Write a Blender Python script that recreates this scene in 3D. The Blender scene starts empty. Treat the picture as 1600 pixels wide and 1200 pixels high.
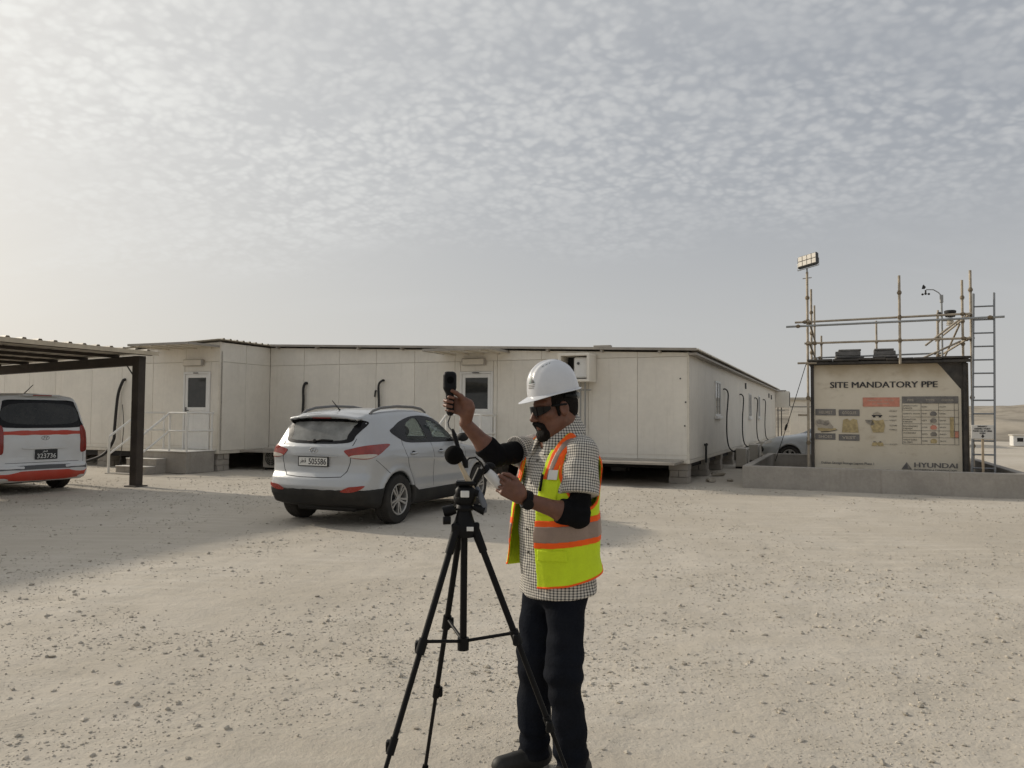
import bpy, bmesh, math, random
import numpy as np
from mathutils import Vector, Matrix, geometry

scene = bpy.context.scene
col = scene.collection
random.seed(7)
R = math.radians

# ------------------------------------------------------------------ camera
CAM_H = 1.55
cam_d = bpy.data.cameras.new('camera')
cam = bpy.data.objects.new('camera', cam_d)
col.objects.link(cam)
cam_d.sensor_width = 36.0
cam_d.lens = 27.0
cam_d.clip_start = 0.05
cam_d.clip_end = 6000.0
CAM_M = Matrix.Rotation(R(92.39), 4, 'X') @ Matrix.Rotation(R(0.4), 4, 'Z')
cam.matrix_world = Matrix.Translation((0, 0, CAM_H)) @ CAM_M
scene.camera = cam

# ------------------------------------------------------------------ sun and sky
SUN_AZ, SUN_EL = R(-62.0), R(23.3)
SUN = Vector((math.sin(SUN_AZ) * math.cos(SUN_EL), math.cos(SUN_AZ) * math.cos(SUN_EL), math.sin(SUN_EL)))
sun_d = bpy.data.lights.new('sun', 'SUN')
sun_d.energy = 2.9
sun_d.angle = R(2.2)
sun_d.color = (1.0, 0.90, 0.75)
sun = bpy.data.objects.new('sun', sun_d)
sun.rotation_euler = SUN.to_track_quat('Z', 'Y').to_euler()
sun.location = (-20, 30, 20)
col.objects.link(sun)

world = bpy.data.worlds.new('World')
scene.world = world
world.use_nodes = True
nt = world.node_tree
nt.nodes.clear()


class NG:
    """tiny node-graph writer"""
    def __init__(s, tree):
        s.t = tree

    def n(s, kind, **kw):
        nd = s.t.nodes.new(kind)
        for k, v in kw.items():
            setattr(nd, k, v)
        return nd

    def lk(s, a, b):
        s.t.links.new(a, b)

    def put(s, v, sock):
        if isinstance(v, bpy.types.NodeSocket):
            s.lk(v, sock)
        elif v is not None:
            if hasattr(sock.default_value, '__len__') and not hasattr(v, '__len__'):
                v = [v] * len(sock.default_value)
            if hasattr(v, '__len__') and len(sock.default_value) == 4 and len(v) == 3:
                v = (*v, 1.0)
            sock.default_value = v

    def math(s, op, a, b=None, c=None, clamp=False):
        nd = s.n('ShaderNodeMath', operation=op, use_clamp=clamp)
        for i, q in enumerate((a, b, c)):
            if q is not None:
                s.put(q, nd.inputs[i])
        return nd.outputs[0]

    def vmath(s, op, a, b=None):
        nd = s.n('ShaderNodeVectorMath', operation=op)
        s.put(a, nd.inputs[0])
        if b is not None:
            s.put(b, nd.inputs[1])
        return nd.outputs['Value'] if op in ('DOT_PRODUCT', 'LENGTH') else nd.outputs[0]

    def mix(s, f, a, b, blend='MIX'):
        nd = s.n('ShaderNodeMix', data_type='RGBA', blend_type=blend)
        s.put(f, nd.inputs[0]); s.put(a, nd.inputs[6]); s.put(b, nd.inputs[7])
        return nd.outputs[2]

    def ramp(s, f, lo, hi, a=0.0, b=1.0):
        nd = s.n('ShaderNodeMapRange', clamp=True, interpolation_type='SMOOTHSTEP')
        s.put(f, nd.inputs[0])
        for i, q in enumerate((lo, hi, a, b)):
            nd.inputs[i + 1].default_value = q
        return nd.outputs[0]

    def noise(s, vec, scale, detail=3, rough=0.5, dist=0.0, dim='3D'):
        nd = s.n('ShaderNodeTexNoise', noise_dimensions=dim)
        if vec is not None:
            s.lk(vec, nd.inputs['Vector'])
        nd.inputs['Scale'].default_value = scale
        nd.inputs['Detail'].default_value = detail
        nd.inputs['Roughness'].default_value = rough
        nd.inputs['Distortion'].default_value = dist
        return nd.outputs[0]

    def voro(s, vec, scale, feature='F1', out=0, rnd=1.0):
        nd = s.n('ShaderNodeTexVoronoi', feature=feature)
        if vec is not None:
            s.lk(vec, nd.inputs['Vector'])
        nd.inputs['Scale'].default_value = scale
        nd.inputs['Randomness'].default_value = rnd
        return nd.outputs[out]

    def scalev(s, vec, sc, rot=(0, 0, 0), loc=(0, 0, 0)):
        nd = s.n('ShaderNodeMapping')
        s.lk(vec, nd.inputs[0])
        nd.inputs['Scale'].default_value = sc
        nd.inputs['Rotation'].default_value = rot
        nd.inputs['Location'].default_value = loc
        return nd.outputs[0]


def build_sky():
    g = NG(nt)
    out = g.n('ShaderNodeOutputWorld')
    bg = g.n('ShaderNodeBackground')
    bg.inputs['Strength'].default_value = 0.10
    sky = g.n('ShaderNodeTexSky', sky_type='NISHITA', sun_disc=False)
    sky.sun_elevation = SUN_EL
    sky.sun_rotation = SUN_AZ
    sky.air_density = 1.0
    sky.dust_density = 4.0
    sky.ozone_density = 2.0
    tc = g.n('ShaderNodeTexCoord')
    d = tc.outputs['Generated']
    sep = g.n('ShaderNodeSeparateXYZ')
    g.lk(d, sep.inputs[0])
    z = g.math('MAXIMUM', sep.outputs[2], 0.0)
    den = g.math('ADD', z, 0.34)
    comb = g.n('ShaderNodeCombineXYZ')
    g.lk(g.math('DIVIDE', sep.outputs[0], den), comb.inputs[0])
    g.lk(g.math('DIVIDE', sep.outputs[1], den), comb.inputs[1])
    p = comb.outputs[0]
    ca = max(0.0, 0.0)
    cosa = g.math('MAXIMUM', g.vmath('DOT_PRODUCT', d, tuple(SUN)), 0.0)
    glow = g.math('POWER', cosa, 2.6)
    core = g.math('POWER', cosa, 40.0)
    # dusty veil that covers the blue: brighter round the hidden sun
    veil = g.mix(glow, (3.6, 3.78, 4.05), (8.2, 8.0, 7.5))
    veil = g.mix(core, veil, (9.5, 9.4, 9.0))
    hor = g.ramp(z, 0.02, 0.36, 1.0, 0.0)
    warm = g.mix(glow, (5.6, 5.55, 5.38), (8.0, 7.6, 6.9))
    veil = g.mix(g.math('MULTIPLY', hor, 0.8), veil, warm)
    base = g.mix(0.90, sky.outputs[0], veil)
    # altocumulus sheet
    wn = g.n('ShaderNodeTexNoise'); wn.inputs['Scale'].default_value = 9.0; wn.inputs['Detail'].default_value = 3.0
    g.lk(p, wn.inputs['Vector'])
    warp = g.vmath('ADD', p, g.vmath('MULTIPLY', g.vmath('SUBTRACT', wn.outputs['Color'], (0.5, 0.5, 0.5)), (0.045, 0.045, 0.0)))
    def puffs(sc, sm):
        vd = g.n('ShaderNodeTexVoronoi', feature='SMOOTH_F1', voronoi_dimensions='2D')
        vd.inputs['Scale'].default_value = sc; vd.inputs['Smoothness'].default_value = sm
        g.lk(g.scalev(warp, (1.0, 1.15, 1.0), rot=(0, 0, R(24))), vd.inputs['Vector'])
        return g.ramp(vd.outputs['Distance'], 0.10, 0.68, 1.0, 0.0)
    cells = puffs(29.0, 0.6)
    cells2 = puffs(60.0, 0.55)
    fz = g.noise(p, 31.0, 5, 0.66)
    big = g.noise(g.scalev(p, (1.0, 1.6, 1.0), rot=(0, 0, R(-14)), loc=(3.1, 0.4, 0)), 1.7, 3, 0.5, 0.3)
    mid = g.noise(g.scalev(p, (1.0, 1.5, 1.0), rot=(0, 0, R(10))), 5.0, 3, 0.55, 0.4)
    cm = g.math('ADD', g.math('ADD', g.math('MULTIPLY', cells, 0.30), g.math('MULTIPLY', cells2, 0.20)), g.math('MULTIPLY', fz, 0.52))
    cm = g.ramp(g.math('ADD', cm, g.math('MULTIPLY', g.math('SUBTRACT', mid, 0.5), 0.85)), 0.18, 0.90)
    # the sheet ends a good way above the horizon, its rim uneven
    rim = g.math('ADD', z, g.math('MULTIPLY', g.math('SUBTRACT', big, 0.5), 0.26))
    sheet = g.ramp(rim, 0.155, 0.315)
    patch = g.ramp(big, 0.28, 0.50, 0.45, 1.0)
    cm = g.math('MULTIPLY', g.math('MULTIPLY', cm, sheet), patch)
    cloud_col = g.mix(glow, (5.0, 5.12, 5.25), (9.6, 9.5, 9.0))
    base = g.mix(g.math('MULTIPLY', cm, 0.85), base, cloud_col)
    # thin streaks of cirrus below the sheet
    st = g.noise(g.scalev(p, (0.5, 2.6, 1.0), rot=(0, 0, R(12))), 1.5, 4, 0.55, 0.4)
    stm = g.math('MULTIPLY', g.ramp(st, 0.5, 0.72), g.ramp(z, 0.05, 0.2))
    base = g.mix(g.math('MULTIPLY', stm, 0.25), base, cloud_col)
    g.lk(base, bg.inputs['Color'])
    g.lk(bg.outputs[0], out.inputs[0])


build_sky()
vs = scene.view_settings
vs.view_transform = 'Standard'
vs.look = 'None'
vs.exposure = 0.08
vs.gamma = 1.0
vs.use_curve_mapping = False
scene.render.engine = 'CYCLES'
scene.cycles.use_denoising = True
scene.cycles.max_bounces = 5
scene.cycles.use_adaptive_sampling = True
scene.cycles.adaptive_threshold = 0.025
scene.cycles.transparent_max_bounces = 12

# ------------------------------------------------------------------ site frame
PSI = R(23)
U = Vector((math.cos(PSI), -math.sin(PSI), 0))
V = Vector((math.sin(PSI), math.cos(PSI), 0))
C0 = Vector((4.11, 17.81, 0))


def S(a, b, z=0.0):
    """site grid (a along the office front, b away from the yard) to world"""
    return C0 + U * a + V * b + Vector((0, 0, z))


def at(x, y, Y):
    """world point seen at photograph pixel x, y when it stands Y metres into the yard"""
    r = CAM_M.to_3x3() @ Vector(((x - 800) / 1200.0, -(y - 600) / 1200.0, -1.0))
    return Vector((0, 0, CAM_H)) + r * (Y / r.y)


# ------------------------------------------------------------------ materials
def new_mat(name):
    m = bpy.data.materials.new(name)
    m.use_nodes = True
    t = m.node_tree
    bs = t.nodes['Principled BSDF']
    return m, NG(t), bs


def pmat(name, c, rough=0.6, metal=0.0, var=0.06, scale=3.0, bump=0.0, bscale=60.0, dust=0.0, dust_h=0.0,
         dust_c=(0.42, 0.36, 0.28), streak=0.0, spec=0.5, per_obj=0.0, coat=0.0):
    """paint / metal / concrete: colour with uneven wear, optional dust and fine relief"""
    m, g, bs = new_mat(name)
    tc = g.n('ShaderNodeTexCoord')
    info = g.n('ShaderNodeObjectInfo')
    off = g.vmath('SCALE', tc.outputs['Object'])
    off = g.vmath('ADD', tc.outputs['Object'], g.vmath('MULTIPLY', info.outputs['Random'], (37.0, 19.0, 53.0)))
    n1 = g.noise(off, scale, 5, 0.6)
    n2 = g.noise(off, scale * 9, 3, 0.6)
    f = g.math('ADD', g.math('MULTIPLY', n1, 0.7), g.math('MULTIPLY', n2, 0.3))
    f = g.ramp(f, 0.3, 0.7)
    lo = tuple(max(0, q * (1 - var)) for q in c)
    hi = tuple(min(1, q * (1 + var)) for q in c)
    base = g.mix(f, lo, hi)
    if per_obj:
        base = g.mix(g.math('MULTIPLY', info.outputs['Random'], per_obj), base, tuple(q * 0.72 for q in c))
    if streak:
        sv = g.scalev(off, (5.0, 5.0, 0.35))
        s1 = g.ramp(g.noise(sv, 2.2, 4, 0.65), 0.52, 0.80)
        base = g.mix(g.math('MULTIPLY', s1, streak), base, tuple(q * 0.55 for q in (c[0], c[1] * 0.93, c[2] * 0.82)))
    if dust:
        dn = g.ramp(g.noise(off, 2.3, 5, 0.65), 0.3, 0.75)
        fac = g.math('MULTIPLY', dn, dust)
        if dust_h:
            geo = g.n('ShaderNodeNewGeometry')
            sp = g.n('ShaderNodeSeparateXYZ')
            g.lk(geo.outputs['Position'], sp.inputs[0])
            low = g.ramp(g.math('ADD', sp.outputs[2], g.math('MULTIPLY', n1, 0.25)), 0.12, dust_h + 0.12, 1.0, 0.0)
            fac = g.math('MAXIMUM', fac, g.math('MULTIPLY', low, min(1.0, dust * 2.2)))
        base = g.mix(fac, base, dust_c)
        g.lk(g.math('ADD', g.math('MULTIPLY', fac, 0.5), rough, clamp=True), bs.inputs['Roughness'])
    else:
        g.lk(g.math('ADD', g.math('MULTIPLY', g.math('SUBTRACT', n1, 0.5), 0.2), rough, clamp=True), bs.inputs['Roughness'])
    g.lk(base, bs.inputs['Base Color'])
    bs.inputs['Metallic'].default_value = metal
    bs.inputs['Specular IOR Level'].default_value = spec
    bs.inputs['Coat Weight'].default_value = coat
    if bump:
        b = g.n('ShaderNodeBump')
        b.inputs['Strength'].default_value = bump
        b.inputs['Distance'].default_value = 0.01
        g.lk(g.noise(off, bscale, 5, 0.65), b.inputs['Height'])
        g.lk(b.outputs[0], bs.inputs['Normal'])
    return m


def flat(name, c, rough=0.5, metal=0.0, emit=0.0, spec=0.5):
    return pmat(name, c, rough, metal, var=0.03, scale=8, spec=spec)


def glass(name, tint=(0.5, 0.55, 0.55), alpha=0.35, dust=0.0, dust_c=(0.5, 0.47, 0.42), rough=0.03):
    """thin pane: part see-through, part mirror, with dust on it"""
    m, g, bs = new_mat(name)
    t = m.node_tree
    out = t.nodes['Material Output']
    tr = g.n('ShaderNodeBsdfTransparent'); tr.inputs[0].default_value = (*tint, 1)
    bs.inputs['Base Color'].default_value = (0.012, 0.015, 0.016, 1)
    bs.inputs['Roughness'].default_value = rough
    mx = g.n('ShaderNodeMixShader'); mx.inputs[0].default_value = alpha
    geo = g.n('ShaderNodeNewGeometry')
    fc = g.math('ABSOLUTE', g.vmath('DOT_PRODUCT', geo.outputs['Normal'], geo.outputs['Incoming']))
    fr = g.math('ADD', g.math('MULTIPLY', g.math('POWER', g.math('SUBTRACT', 1.0, fc, clamp=True), 5.0), 0.96), 0.04)
    g.lk(g.math('SUBTRACT', alpha, g.math('MULTIPLY', fr, alpha), clamp=True), mx.inputs[0])
    g.lk(bs.outputs[0], mx.inputs[1]); g.lk(tr.outputs[0], mx.inputs[2])
    last = mx.outputs[0]
    if dust:
        tc = g.n('ShaderNodeTexCoord')
        df = g.n('ShaderNodeBsdfDiffuse'); df.inputs[0].default_value = (*dust_c, 1)
        m2 = g.n('ShaderNodeMixShader')
        f = g.ramp(g.noise(tc.outputs['Object'], 3.5, 5, 0.6), 0.25, 0.8, dust * 0.55, dust * 1.25)
        g.lk(f, m2.inputs[0]); g.lk(last, m2.inputs[1]); g.lk(df.outputs[0], m2.inputs[2])
        last = m2.outputs[0]
    g.lk(last, out.inputs[0])
    return m


# ------------------------------------------------------------------ objects
def tag(o, label=None, cat=None, group=None, kind=None):
    if label: o['label'] = label
    if cat: o['category'] = cat
    if group: o['group'] = group
    if kind: o['kind'] = kind
    return o


def thing(name, label, cat, loc=(0, 0, 0), rz=0.0, group=None):
    o = bpy.data.objects.new(name, None)
    col.objects.link(o)
    o.location = loc
    o.rotation_euler = (0, 0, rz)
    o.empty_display_size = 0.2
    return tag(o, label, cat, group)


def site_thing(name, label, cat, a, b, group=None, turn=0.0):
    return thing(name, label, cat, S(a, b), -PSI + turn, group)


def link(name, me, mat, parent=None, smooth=False):
    if mat is not None and not me.materials:
        me.materials.append(mat)
    o = bpy.data.objects.new(name, me)
    col.objects.link(o)
    if parent is not None:
        o.parent = parent
    if smooth:
        me.polygons.foreach_set('use_smooth', [True] * len(me.polygons))
    return o


def inst(o, parent, loc=None, rot=None, scale=None):
    """a copy of one part that shares its mesh"""
    c = o.copy()
    col.objects.link(c)
    c.parent = parent
    if loc is not None: c.location = loc
    if rot is not None: c.rotation_euler = rot
    if scale is not None: c.scale = scale
    return c


def copy_tree(o, parent=None):
    c = o.copy()
    col.objects.link(c)
    c.parent = parent
    for ch in list(o.children):
        copy_tree(ch, c)
    return c


class MB:
    """collects simple solids into one mesh"""
    def __init__(s):
        s.v = []; s.f = []

    def add(s, vs, fs):
        k = len(s.v)
        s.v += [tuple(q) for q in vs]
        s.f += [tuple(i + k for i in f) for f in fs]
        return s

    def box(s, lo, hi, c=0.0, m=None):
        """box, its edges chamfered by c"""
        (x0, y0, z0), (x1, y1, z1) = lo, hi
        if c <= 0:
            vs = [(x, y, z) for z in (z0, z1) for y in (y0, y1) for x in (x0, x1)]
            fs = [(0, 2, 3, 1), (4, 5, 7, 6), (0, 1, 5, 4), (2, 6, 7, 3), (0, 4, 6, 2), (1, 3, 7, 5)]
        else:
            bm = bmesh.new()
            r = bmesh.ops.create_cube(bm, size=1.0)
            for q in bm.verts:
                q.co = ((x0 + x1) / 2 + q.co.x * (x1 - x0), (y0 + y1) / 2 + q.co.y * (y1 - y0), (z0 + z1) / 2 + q.co.z * (z1 - z0))
            c = min(c, 0.45 * min(x1 - x0, y1 - y0, z1 - z0))
            bmesh.ops.bevel(bm, geom=list(bm.edges), offset=c, segments=1, affect='EDGES')
            bm.verts.index_update()
            vs = [tuple(q.co) for q in bm.verts]
            fs = [tuple(q.index for q in f.verts) for f in bm.faces]
            bm.free()
        if m is not None:
            vs = [tuple(m @ Vector(q)) for q in vs]
        return s.add(vs, fs)

    def cyl(s, p0, p1, r0, r1=None, n=12, caps=True):
        p0, p1 = Vector(p0), Vector(p1)
        r1 = r0 if r1 is None else r1
        d = (p1 - p0).normalized()
        x = d.orthogonal().normalized(); y = d.cross(x)
        vs = []
        for p, r in ((p0, r0), (p1, r1)):
            for i in range(n):
                t = 2 * math.pi * i / n
                vs.append(p + x * (r * math.cos(t)) + y * (r * math.sin(t)))
        fs = [(i, (i + 1) % n, n + (i + 1) % n, n + i) for i in range(n)]
        if caps:
            fs += [tuple(range(n))[::-1], tuple(range(n, 2 * n))]
        return s.add(vs, fs)

    def tube(s, pts, r, n=8, taper=None):
        pts = [Vector(p) for p in pts]
        vs, fs = [], []
        prev = None
        for i, p in enumerate(pts):
            d = (pts[min(i + 1, len(pts) - 1)] - pts[max(i - 1, 0)]).normalized()
            x = d.orthogonal().normalized() if prev is None else (prev - d * prev.dot(d)).normalized()
            prev = x
            y = d.cross(x)
            rr = r if taper is None else r * taper[i]
            for k in range(n):
                t = 2 * math.pi * k / n
                vs.append(p + x * (rr * math.cos(t)) + y * (rr * math.sin(t)))
        for i in range(len(pts) - 1):
            for k in range(n):
                fs.append((i * n + k, i * n + (k + 1) % n, (i + 1) * n + (k + 1) % n, (i + 1) * n + k))
        fs += [tuple(range(n))[::-1], tuple(range((len(pts) - 1) * n, len(pts) * n))]
        return s.add(vs, fs)

    def lathe(s, prof, n=24, axis='Z', origin=(0, 0, 0), closed=False):
        """prof: (radius, height) pairs"""
        vs, fs = [], []
        o = Vector(origin)
        m = len(prof)
        for i in range(n):
            t = 2 * math.pi * i / n
            for r, h in prof:
                c, q = r * math.cos(t), r * math.sin(t)
                vs.append(o + Vector({'Z': (c, q, h), 'Y': (c, h, q), 'X': (h, c, q)}[axis]))
        for i in range(n):
            j = (i + 1) % n
            for k in range(m if closed else m - 1):
                k2 = (k + 1) % m
                fs.append((i * m + k, j * m + k, j * m + k2, i * m + k2))
        return s.add(vs, fs)

    def prism(s, poly, d0, d1, axis='Y'):
        """polygon in the other two axes, pushed from d0 to d1 along axis"""
        n = len(poly)
        def P(q, d): return {'Y': (q[0], d, q[1]), 'X': (d, q[0], q[1]), 'Z': (q[0], q[1], d)}[axis]
        vs = [P(q, d0) for q in poly] + [P(q, d1) for q in poly]
        fs = [tuple(range(n)), tuple(range(n, 2 * n))[::-1]]
        fs += [(i, n + i, n + (i + 1) % n, (i + 1) % n) for i in range(n)]
        return s.add(vs, fs)

    def ball(s, c, r, n=16, m=10, sc=(1, 1, 1)):
        c = Vector(c)
        prof = [(r * math.sin(math.pi * i / m), -r * math.cos(math.pi * i / m)) for i in range(m + 1)]
        k = MB().lathe(prof, n)
        return s.add([(c.x + q[0] * sc[0], c.y + q[1] * sc[1], c.z + q[2] * sc[2]) for q in k.v], k.f)

    def mesh(s, name, fix=True):
        me = bpy.data.meshes.new(name)
        me.from_pydata(s.v, [], s.f)
        if fix:
            bm = bmesh.new(); bm.from_mesh(me)
            bmesh.ops.remove_doubles(bm, verts=bm.verts, dist=1e-6)
            bmesh.ops.recalc_face_normals(bm, faces=bm.faces)
            bm.to_mesh(me); bm.free()
        me.update()
        return me

    def build(s, name, mat, parent=None, smooth=False, auto=None, fix=True):
        o = link(name, s.mesh(name, fix), mat, parent)
        if smooth:
            o.data.polygons.foreach_set('use_smooth', [True] * len(o.data.polygons))
            if auto is not None:
                o.data.set_sharp_from_angle(angle=R(auto))
        return o


def text_mesh(name, body, size, mat, parent, loc, rot, align='LEFT', bold=0.0, xs=1.0, extrude=0.001, width=None):
    """flat lettering as a mesh part"""
    cu = bpy.data.curves.new(name, 'FONT')
    cu.body = body
    cu.size = size
    cu.align_x = align
    cu.align_y = 'BOTTOM_BASELINE'
    cu.offset = bold
    cu.extrude = extrude
    cu.resolution_u = 3
    to = bpy.data.objects.new('tmp', cu)
    col.objects.link(to)
    dg = bpy.context.evaluated_depsgraph_get()
    me = bpy.data.meshes.new_from_object(to.evaluated_get(dg))
    bpy.data.objects.remove(to)
    me.materials.clear()
    if width is not None and len(me.vertices):
        x = [q.co.x for q in me.vertices]
        xs = width / max(1e-6, max(x) - min(x))
    o = link(name, me, mat, parent)
    o.location = loc
    o.rotation_euler = rot
    o.scale = (xs, 1, 1)
    return o


# ------------------------------------------------------------------ numpy noise
def _h(i, j, k):
    n = (i * 374761393 + j * 668265263 + k * 2147483647 * 3 + 1013904223) & 0x7fffffff
    n = ((n ^ (n >> 13)) * 1274126177) & 0x7fffffff
    return ((n ^ (n >> 16)) & 0xffff) / 32768.0 - 1.0


def vnoise(x, y, z=None):
    x = np.asarray(x, float); y = np.asarray(y, float)
    z = np.zeros_like(x) if z is None else np.asarray(z, float)
    i, j, k = np.floor(x).astype(np.int64), np.floor(y).astype(np.int64), np.floor(z).astype(np.int64)
    fx, fy, fz = x - i, y - j, z - k
    fx, fy, fz = (q * q * (3 - 2 * q) for q in (fx, fy, fz))
    r = 0.0
    for a in (0, 1):
        for b in (0, 1):
            for c in (0, 1):
                w = (fx if a else 1 - fx) * (fy if b else 1 - fy) * (fz if c else 1 - fz)
                r = r + w * _h(i + a, j + b, k + c)
    return r


# ------------------------------------------------------------------ implicit surfaces (smooth unions, meshed by surface nets)
def smin(a, b, k):
    h = np.clip(0.5 + 0.5 * (b - a) / k, 0, 1)
    return b * (1 - h) + a * h - k * h * (1 - h)


def smax(a, b, k):
    return -smin(-a, -b, k)


def s_ell(p, c, r):
    q = (p - np.asarray(c)) / np.asarray(r)
    k0 = np.sqrt((q * q).sum(1))
    q2 = q / np.asarray(r)
    k1 = np.sqrt((q2 * q2).sum(1)) + 1e-9
    return k0 * (k0 - 1.0) / k1


def s_cap(p, a, b, ra, rb=None):
    """round cone"""
    rb = ra if rb is None else rb
    a = np.asarray(a, float); b = np.asarray(b, float)
    ba = b - a
    h = np.clip(((p - a) @ ba) / (ba @ ba), 0, 1)
    d = p - a - h[:, None] * ba
    return np.sqrt((d * d).sum(1)) - (ra + (rb - ra) * h)


def s_box(p, c, half, r=0.0):
    q = np.abs(p - np.asarray(c)) - (np.asarray(half) - r)
    return np.sqrt((np.maximum(q, 0) ** 2).sum(1)) + np.minimum(q.max(1), 0) - r


def s_poly(x, y, poly):
    """signed distance to a 2D polygon"""
    poly = np.asarray(poly, float)
    n = len(poly)
    d = np.full(x.shape, 1e9)
    inside = np.zeros(x.shape, bool)
    for i in range(n):
        ax, ay = poly[i]; bx, by = poly[(i + 1) % n]
        ex, ey = bx - ax, by - ay
        wx, wy = x - ax, y - ay
        t = np.clip((wx * ex + wy * ey) / (ex * ex + ey * ey + 1e-12), 0, 1)
        dx, dy = wx - ex * t, wy - ey * t
        d = np.minimum(d, dx * dx + dy * dy)
        c1 = (ay > y) != (by > y)
        with np.errstate(divide='ignore', invalid='ignore'):
            c2 = x < (bx - ax) * (y - ay) / (by - ay if by != ay else 1e-12) + ax
        inside ^= (c1 & c2)
    d = np.sqrt(d)
    return np.where(inside, -d, d)


def poly_field(poly, res=0.01, pad=0.6):
    """table of the signed distance to a 2D polygon, read back bilinearly"""
    P = np.asarray(poly, float)
    lo, hi = P.min(0) - pad, P.max(0) + pad
    xs, ys = np.arange(lo[0], hi[0] + res, res), np.arange(lo[1], hi[1] + res, res)
    A, B = np.meshgrid(xs, ys, indexing='ij')
    T = s_poly(A.ravel(), B.ravel(), poly).reshape(A.shape)

    def f(x, y):
        u = np.clip((x - lo[0]) / res, 0, len(xs) - 1.001); v = np.clip((y - lo[1]) / res, 0, len(ys) - 1.001)
        i = u.astype(np.int32); j = v.astype(np.int32)
        a, b = u - i, v - j
        return (T[i, j] * (1 - a) + T[i + 1, j] * a) * (1 - b) + (T[i, j + 1] * (1 - a) + T[i + 1, j + 1] * a) * b
    return f


def wave(x, y, z):
    """cheap smooth unevenness in about -1..1"""
    return 0.5 * (np.sin(x * 1.9 + 1.3 * np.sin(z * 1.1 + y)) * np.cos(y * 1.6 + 0.9 * np.sin(x * 0.8)) + np.sin(z * 2.1 + 1.7 * np.sin(y * 0.9 + 0.5) + x))


def surf(f, lo, hi, h, slack=1.6):
    """mesh of f = 0 in the box lo..hi, grid step h; only cells near the surface are sampled finely"""
    lo = np.asarray(lo, float); hi = np.asarray(hi, float)
    blk, sub = 16, 4
    nb = np.ceil((hi - lo) / (h * blk)).astype(int)
    n = nb * blk + 1
    F = np.ones(n, np.float32)
    ci = np.stack(np.meshgrid(*[np.arange(q) for q in nb], indexing='ij'), -1).reshape(-1, 3)
    dv = f(lo + (ci + 0.5) * blk * h)
    rad = 0.87 * blk * h * slack
    for c in ci[dv < -rad]:
        s = c * blk
        F[s[0]:s[0] + blk + 1, s[1]:s[1] + blk + 1, s[2]:s[2] + blk + 1] = -1
    act = ci[np.abs(dv) <= rad]
    o4 = np.stack(np.meshgrid(*[np.arange(blk // sub)] * 3, indexing='ij'), -1).reshape(-1, 3)
    ci = (act[:, None, :] * (blk // sub) + o4[None]).reshape(-1, 3)
    dv = f(lo + (ci + 0.5) * sub * h)
    rad = 0.87 * sub * h * slack
    g = np.stack(np.meshgrid(*[np.arange(sub + 1)] * 3, indexing='ij'), -1).reshape(-1, 3)
    ins = ci[dv < -rad]
    if len(ins):
        idx = (ins[:, None, :] * sub + g[None]).reshape(-1, 3)
        F[idx[:, 0], idx[:, 1], idx[:, 2]] = -1
    act = ci[np.abs(dv) <= rad]
    step = max(1, 300000 // len(g))
    for k in range(0, len(act), step):
        idx = (act[k:k + step, None, :] * sub + g[None]).reshape(-1, 3)
        F[idx[:, 0], idx[:, 1], idx[:, 2]] = f(lo + idx * h)
    neg = F < 0
    c8 = [(i, j, k) for i in (0, 1) for j in (0, 1) for k in (0, 1)]
    m = n - 1
    cnt = np.zeros(m, np.uint8)
    for i, j, k in c8:
        cnt += neg[i:i + m[0], j:j + m[1], k:k + m[2]]
    cells = np.argwhere((cnt > 0) & (cnt < 8))
    if not len(cells):
        return np.zeros((0, 3)), np.zeros((0, 4), int)
    vid = np.full(m, -1, np.int32)
    vid[tuple(cells.T)] = np.arange(len(cells))
    acc = np.zeros((len(cells), 3)); num = np.zeros(len(cells))
    cv = {c: F[cells[:, 0] + c[0], cells[:, 1] + c[1], cells[:, 2] + c[2]].astype(float) for c in c8}
    for a in c8:
        for ax in range(3):
            if a[ax] == 0:
                b = tuple(1 if q == ax else a[q] for q in range(3))
                fa, fb = cv[a], cv[b]
                ok = (fa < 0) != (fb < 0)
                t = np.where(ok, fa / np.where(ok, fa - fb, 1), 0)
                pt = np.tile(np.array(a, float), (len(cells), 1)); pt[:, ax] += t
                acc += pt * ok[:, None]; num += ok
    verts = lo + (cells + acc / num[:, None]) * h
    quads = []
    for ax in range(3):
        o1, o2 = [(1, 2), (2, 0), (0, 1)][ax]
        sl0 = [slice(None)] * 3; sl1 = [slice(None)] * 3
        sl0[ax] = slice(0, -1); sl1[ax] = slice(1, None)
        e = np.argwhere(neg[tuple(sl0)] != neg[tuple(sl1)])
        e = e[(e[:, o1] > 0) & (e[:, o2] > 0) & (e[:, o1] < n[o1] - 1) & (e[:, o2] < n[o2] - 1)]
        if not len(e):
            continue
        def V_(d1, d2):
            q = e.copy(); q[:, o1] -= d1; q[:, o2] -= d2
            return vid[q[:, 0], q[:, 1], q[:, 2]]
        q = np.stack([V_(1, 1), V_(0, 1), V_(0, 0), V_(1, 0)], 1)
        fl = ~neg[e[:, 0], e[:, 1], e[:, 2]]
        q[fl] = q[fl][:, ::-1]
        quads.append(q)
    q = np.concatenate(quads)
    return verts, q[(q >= 0).all(1)]


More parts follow.
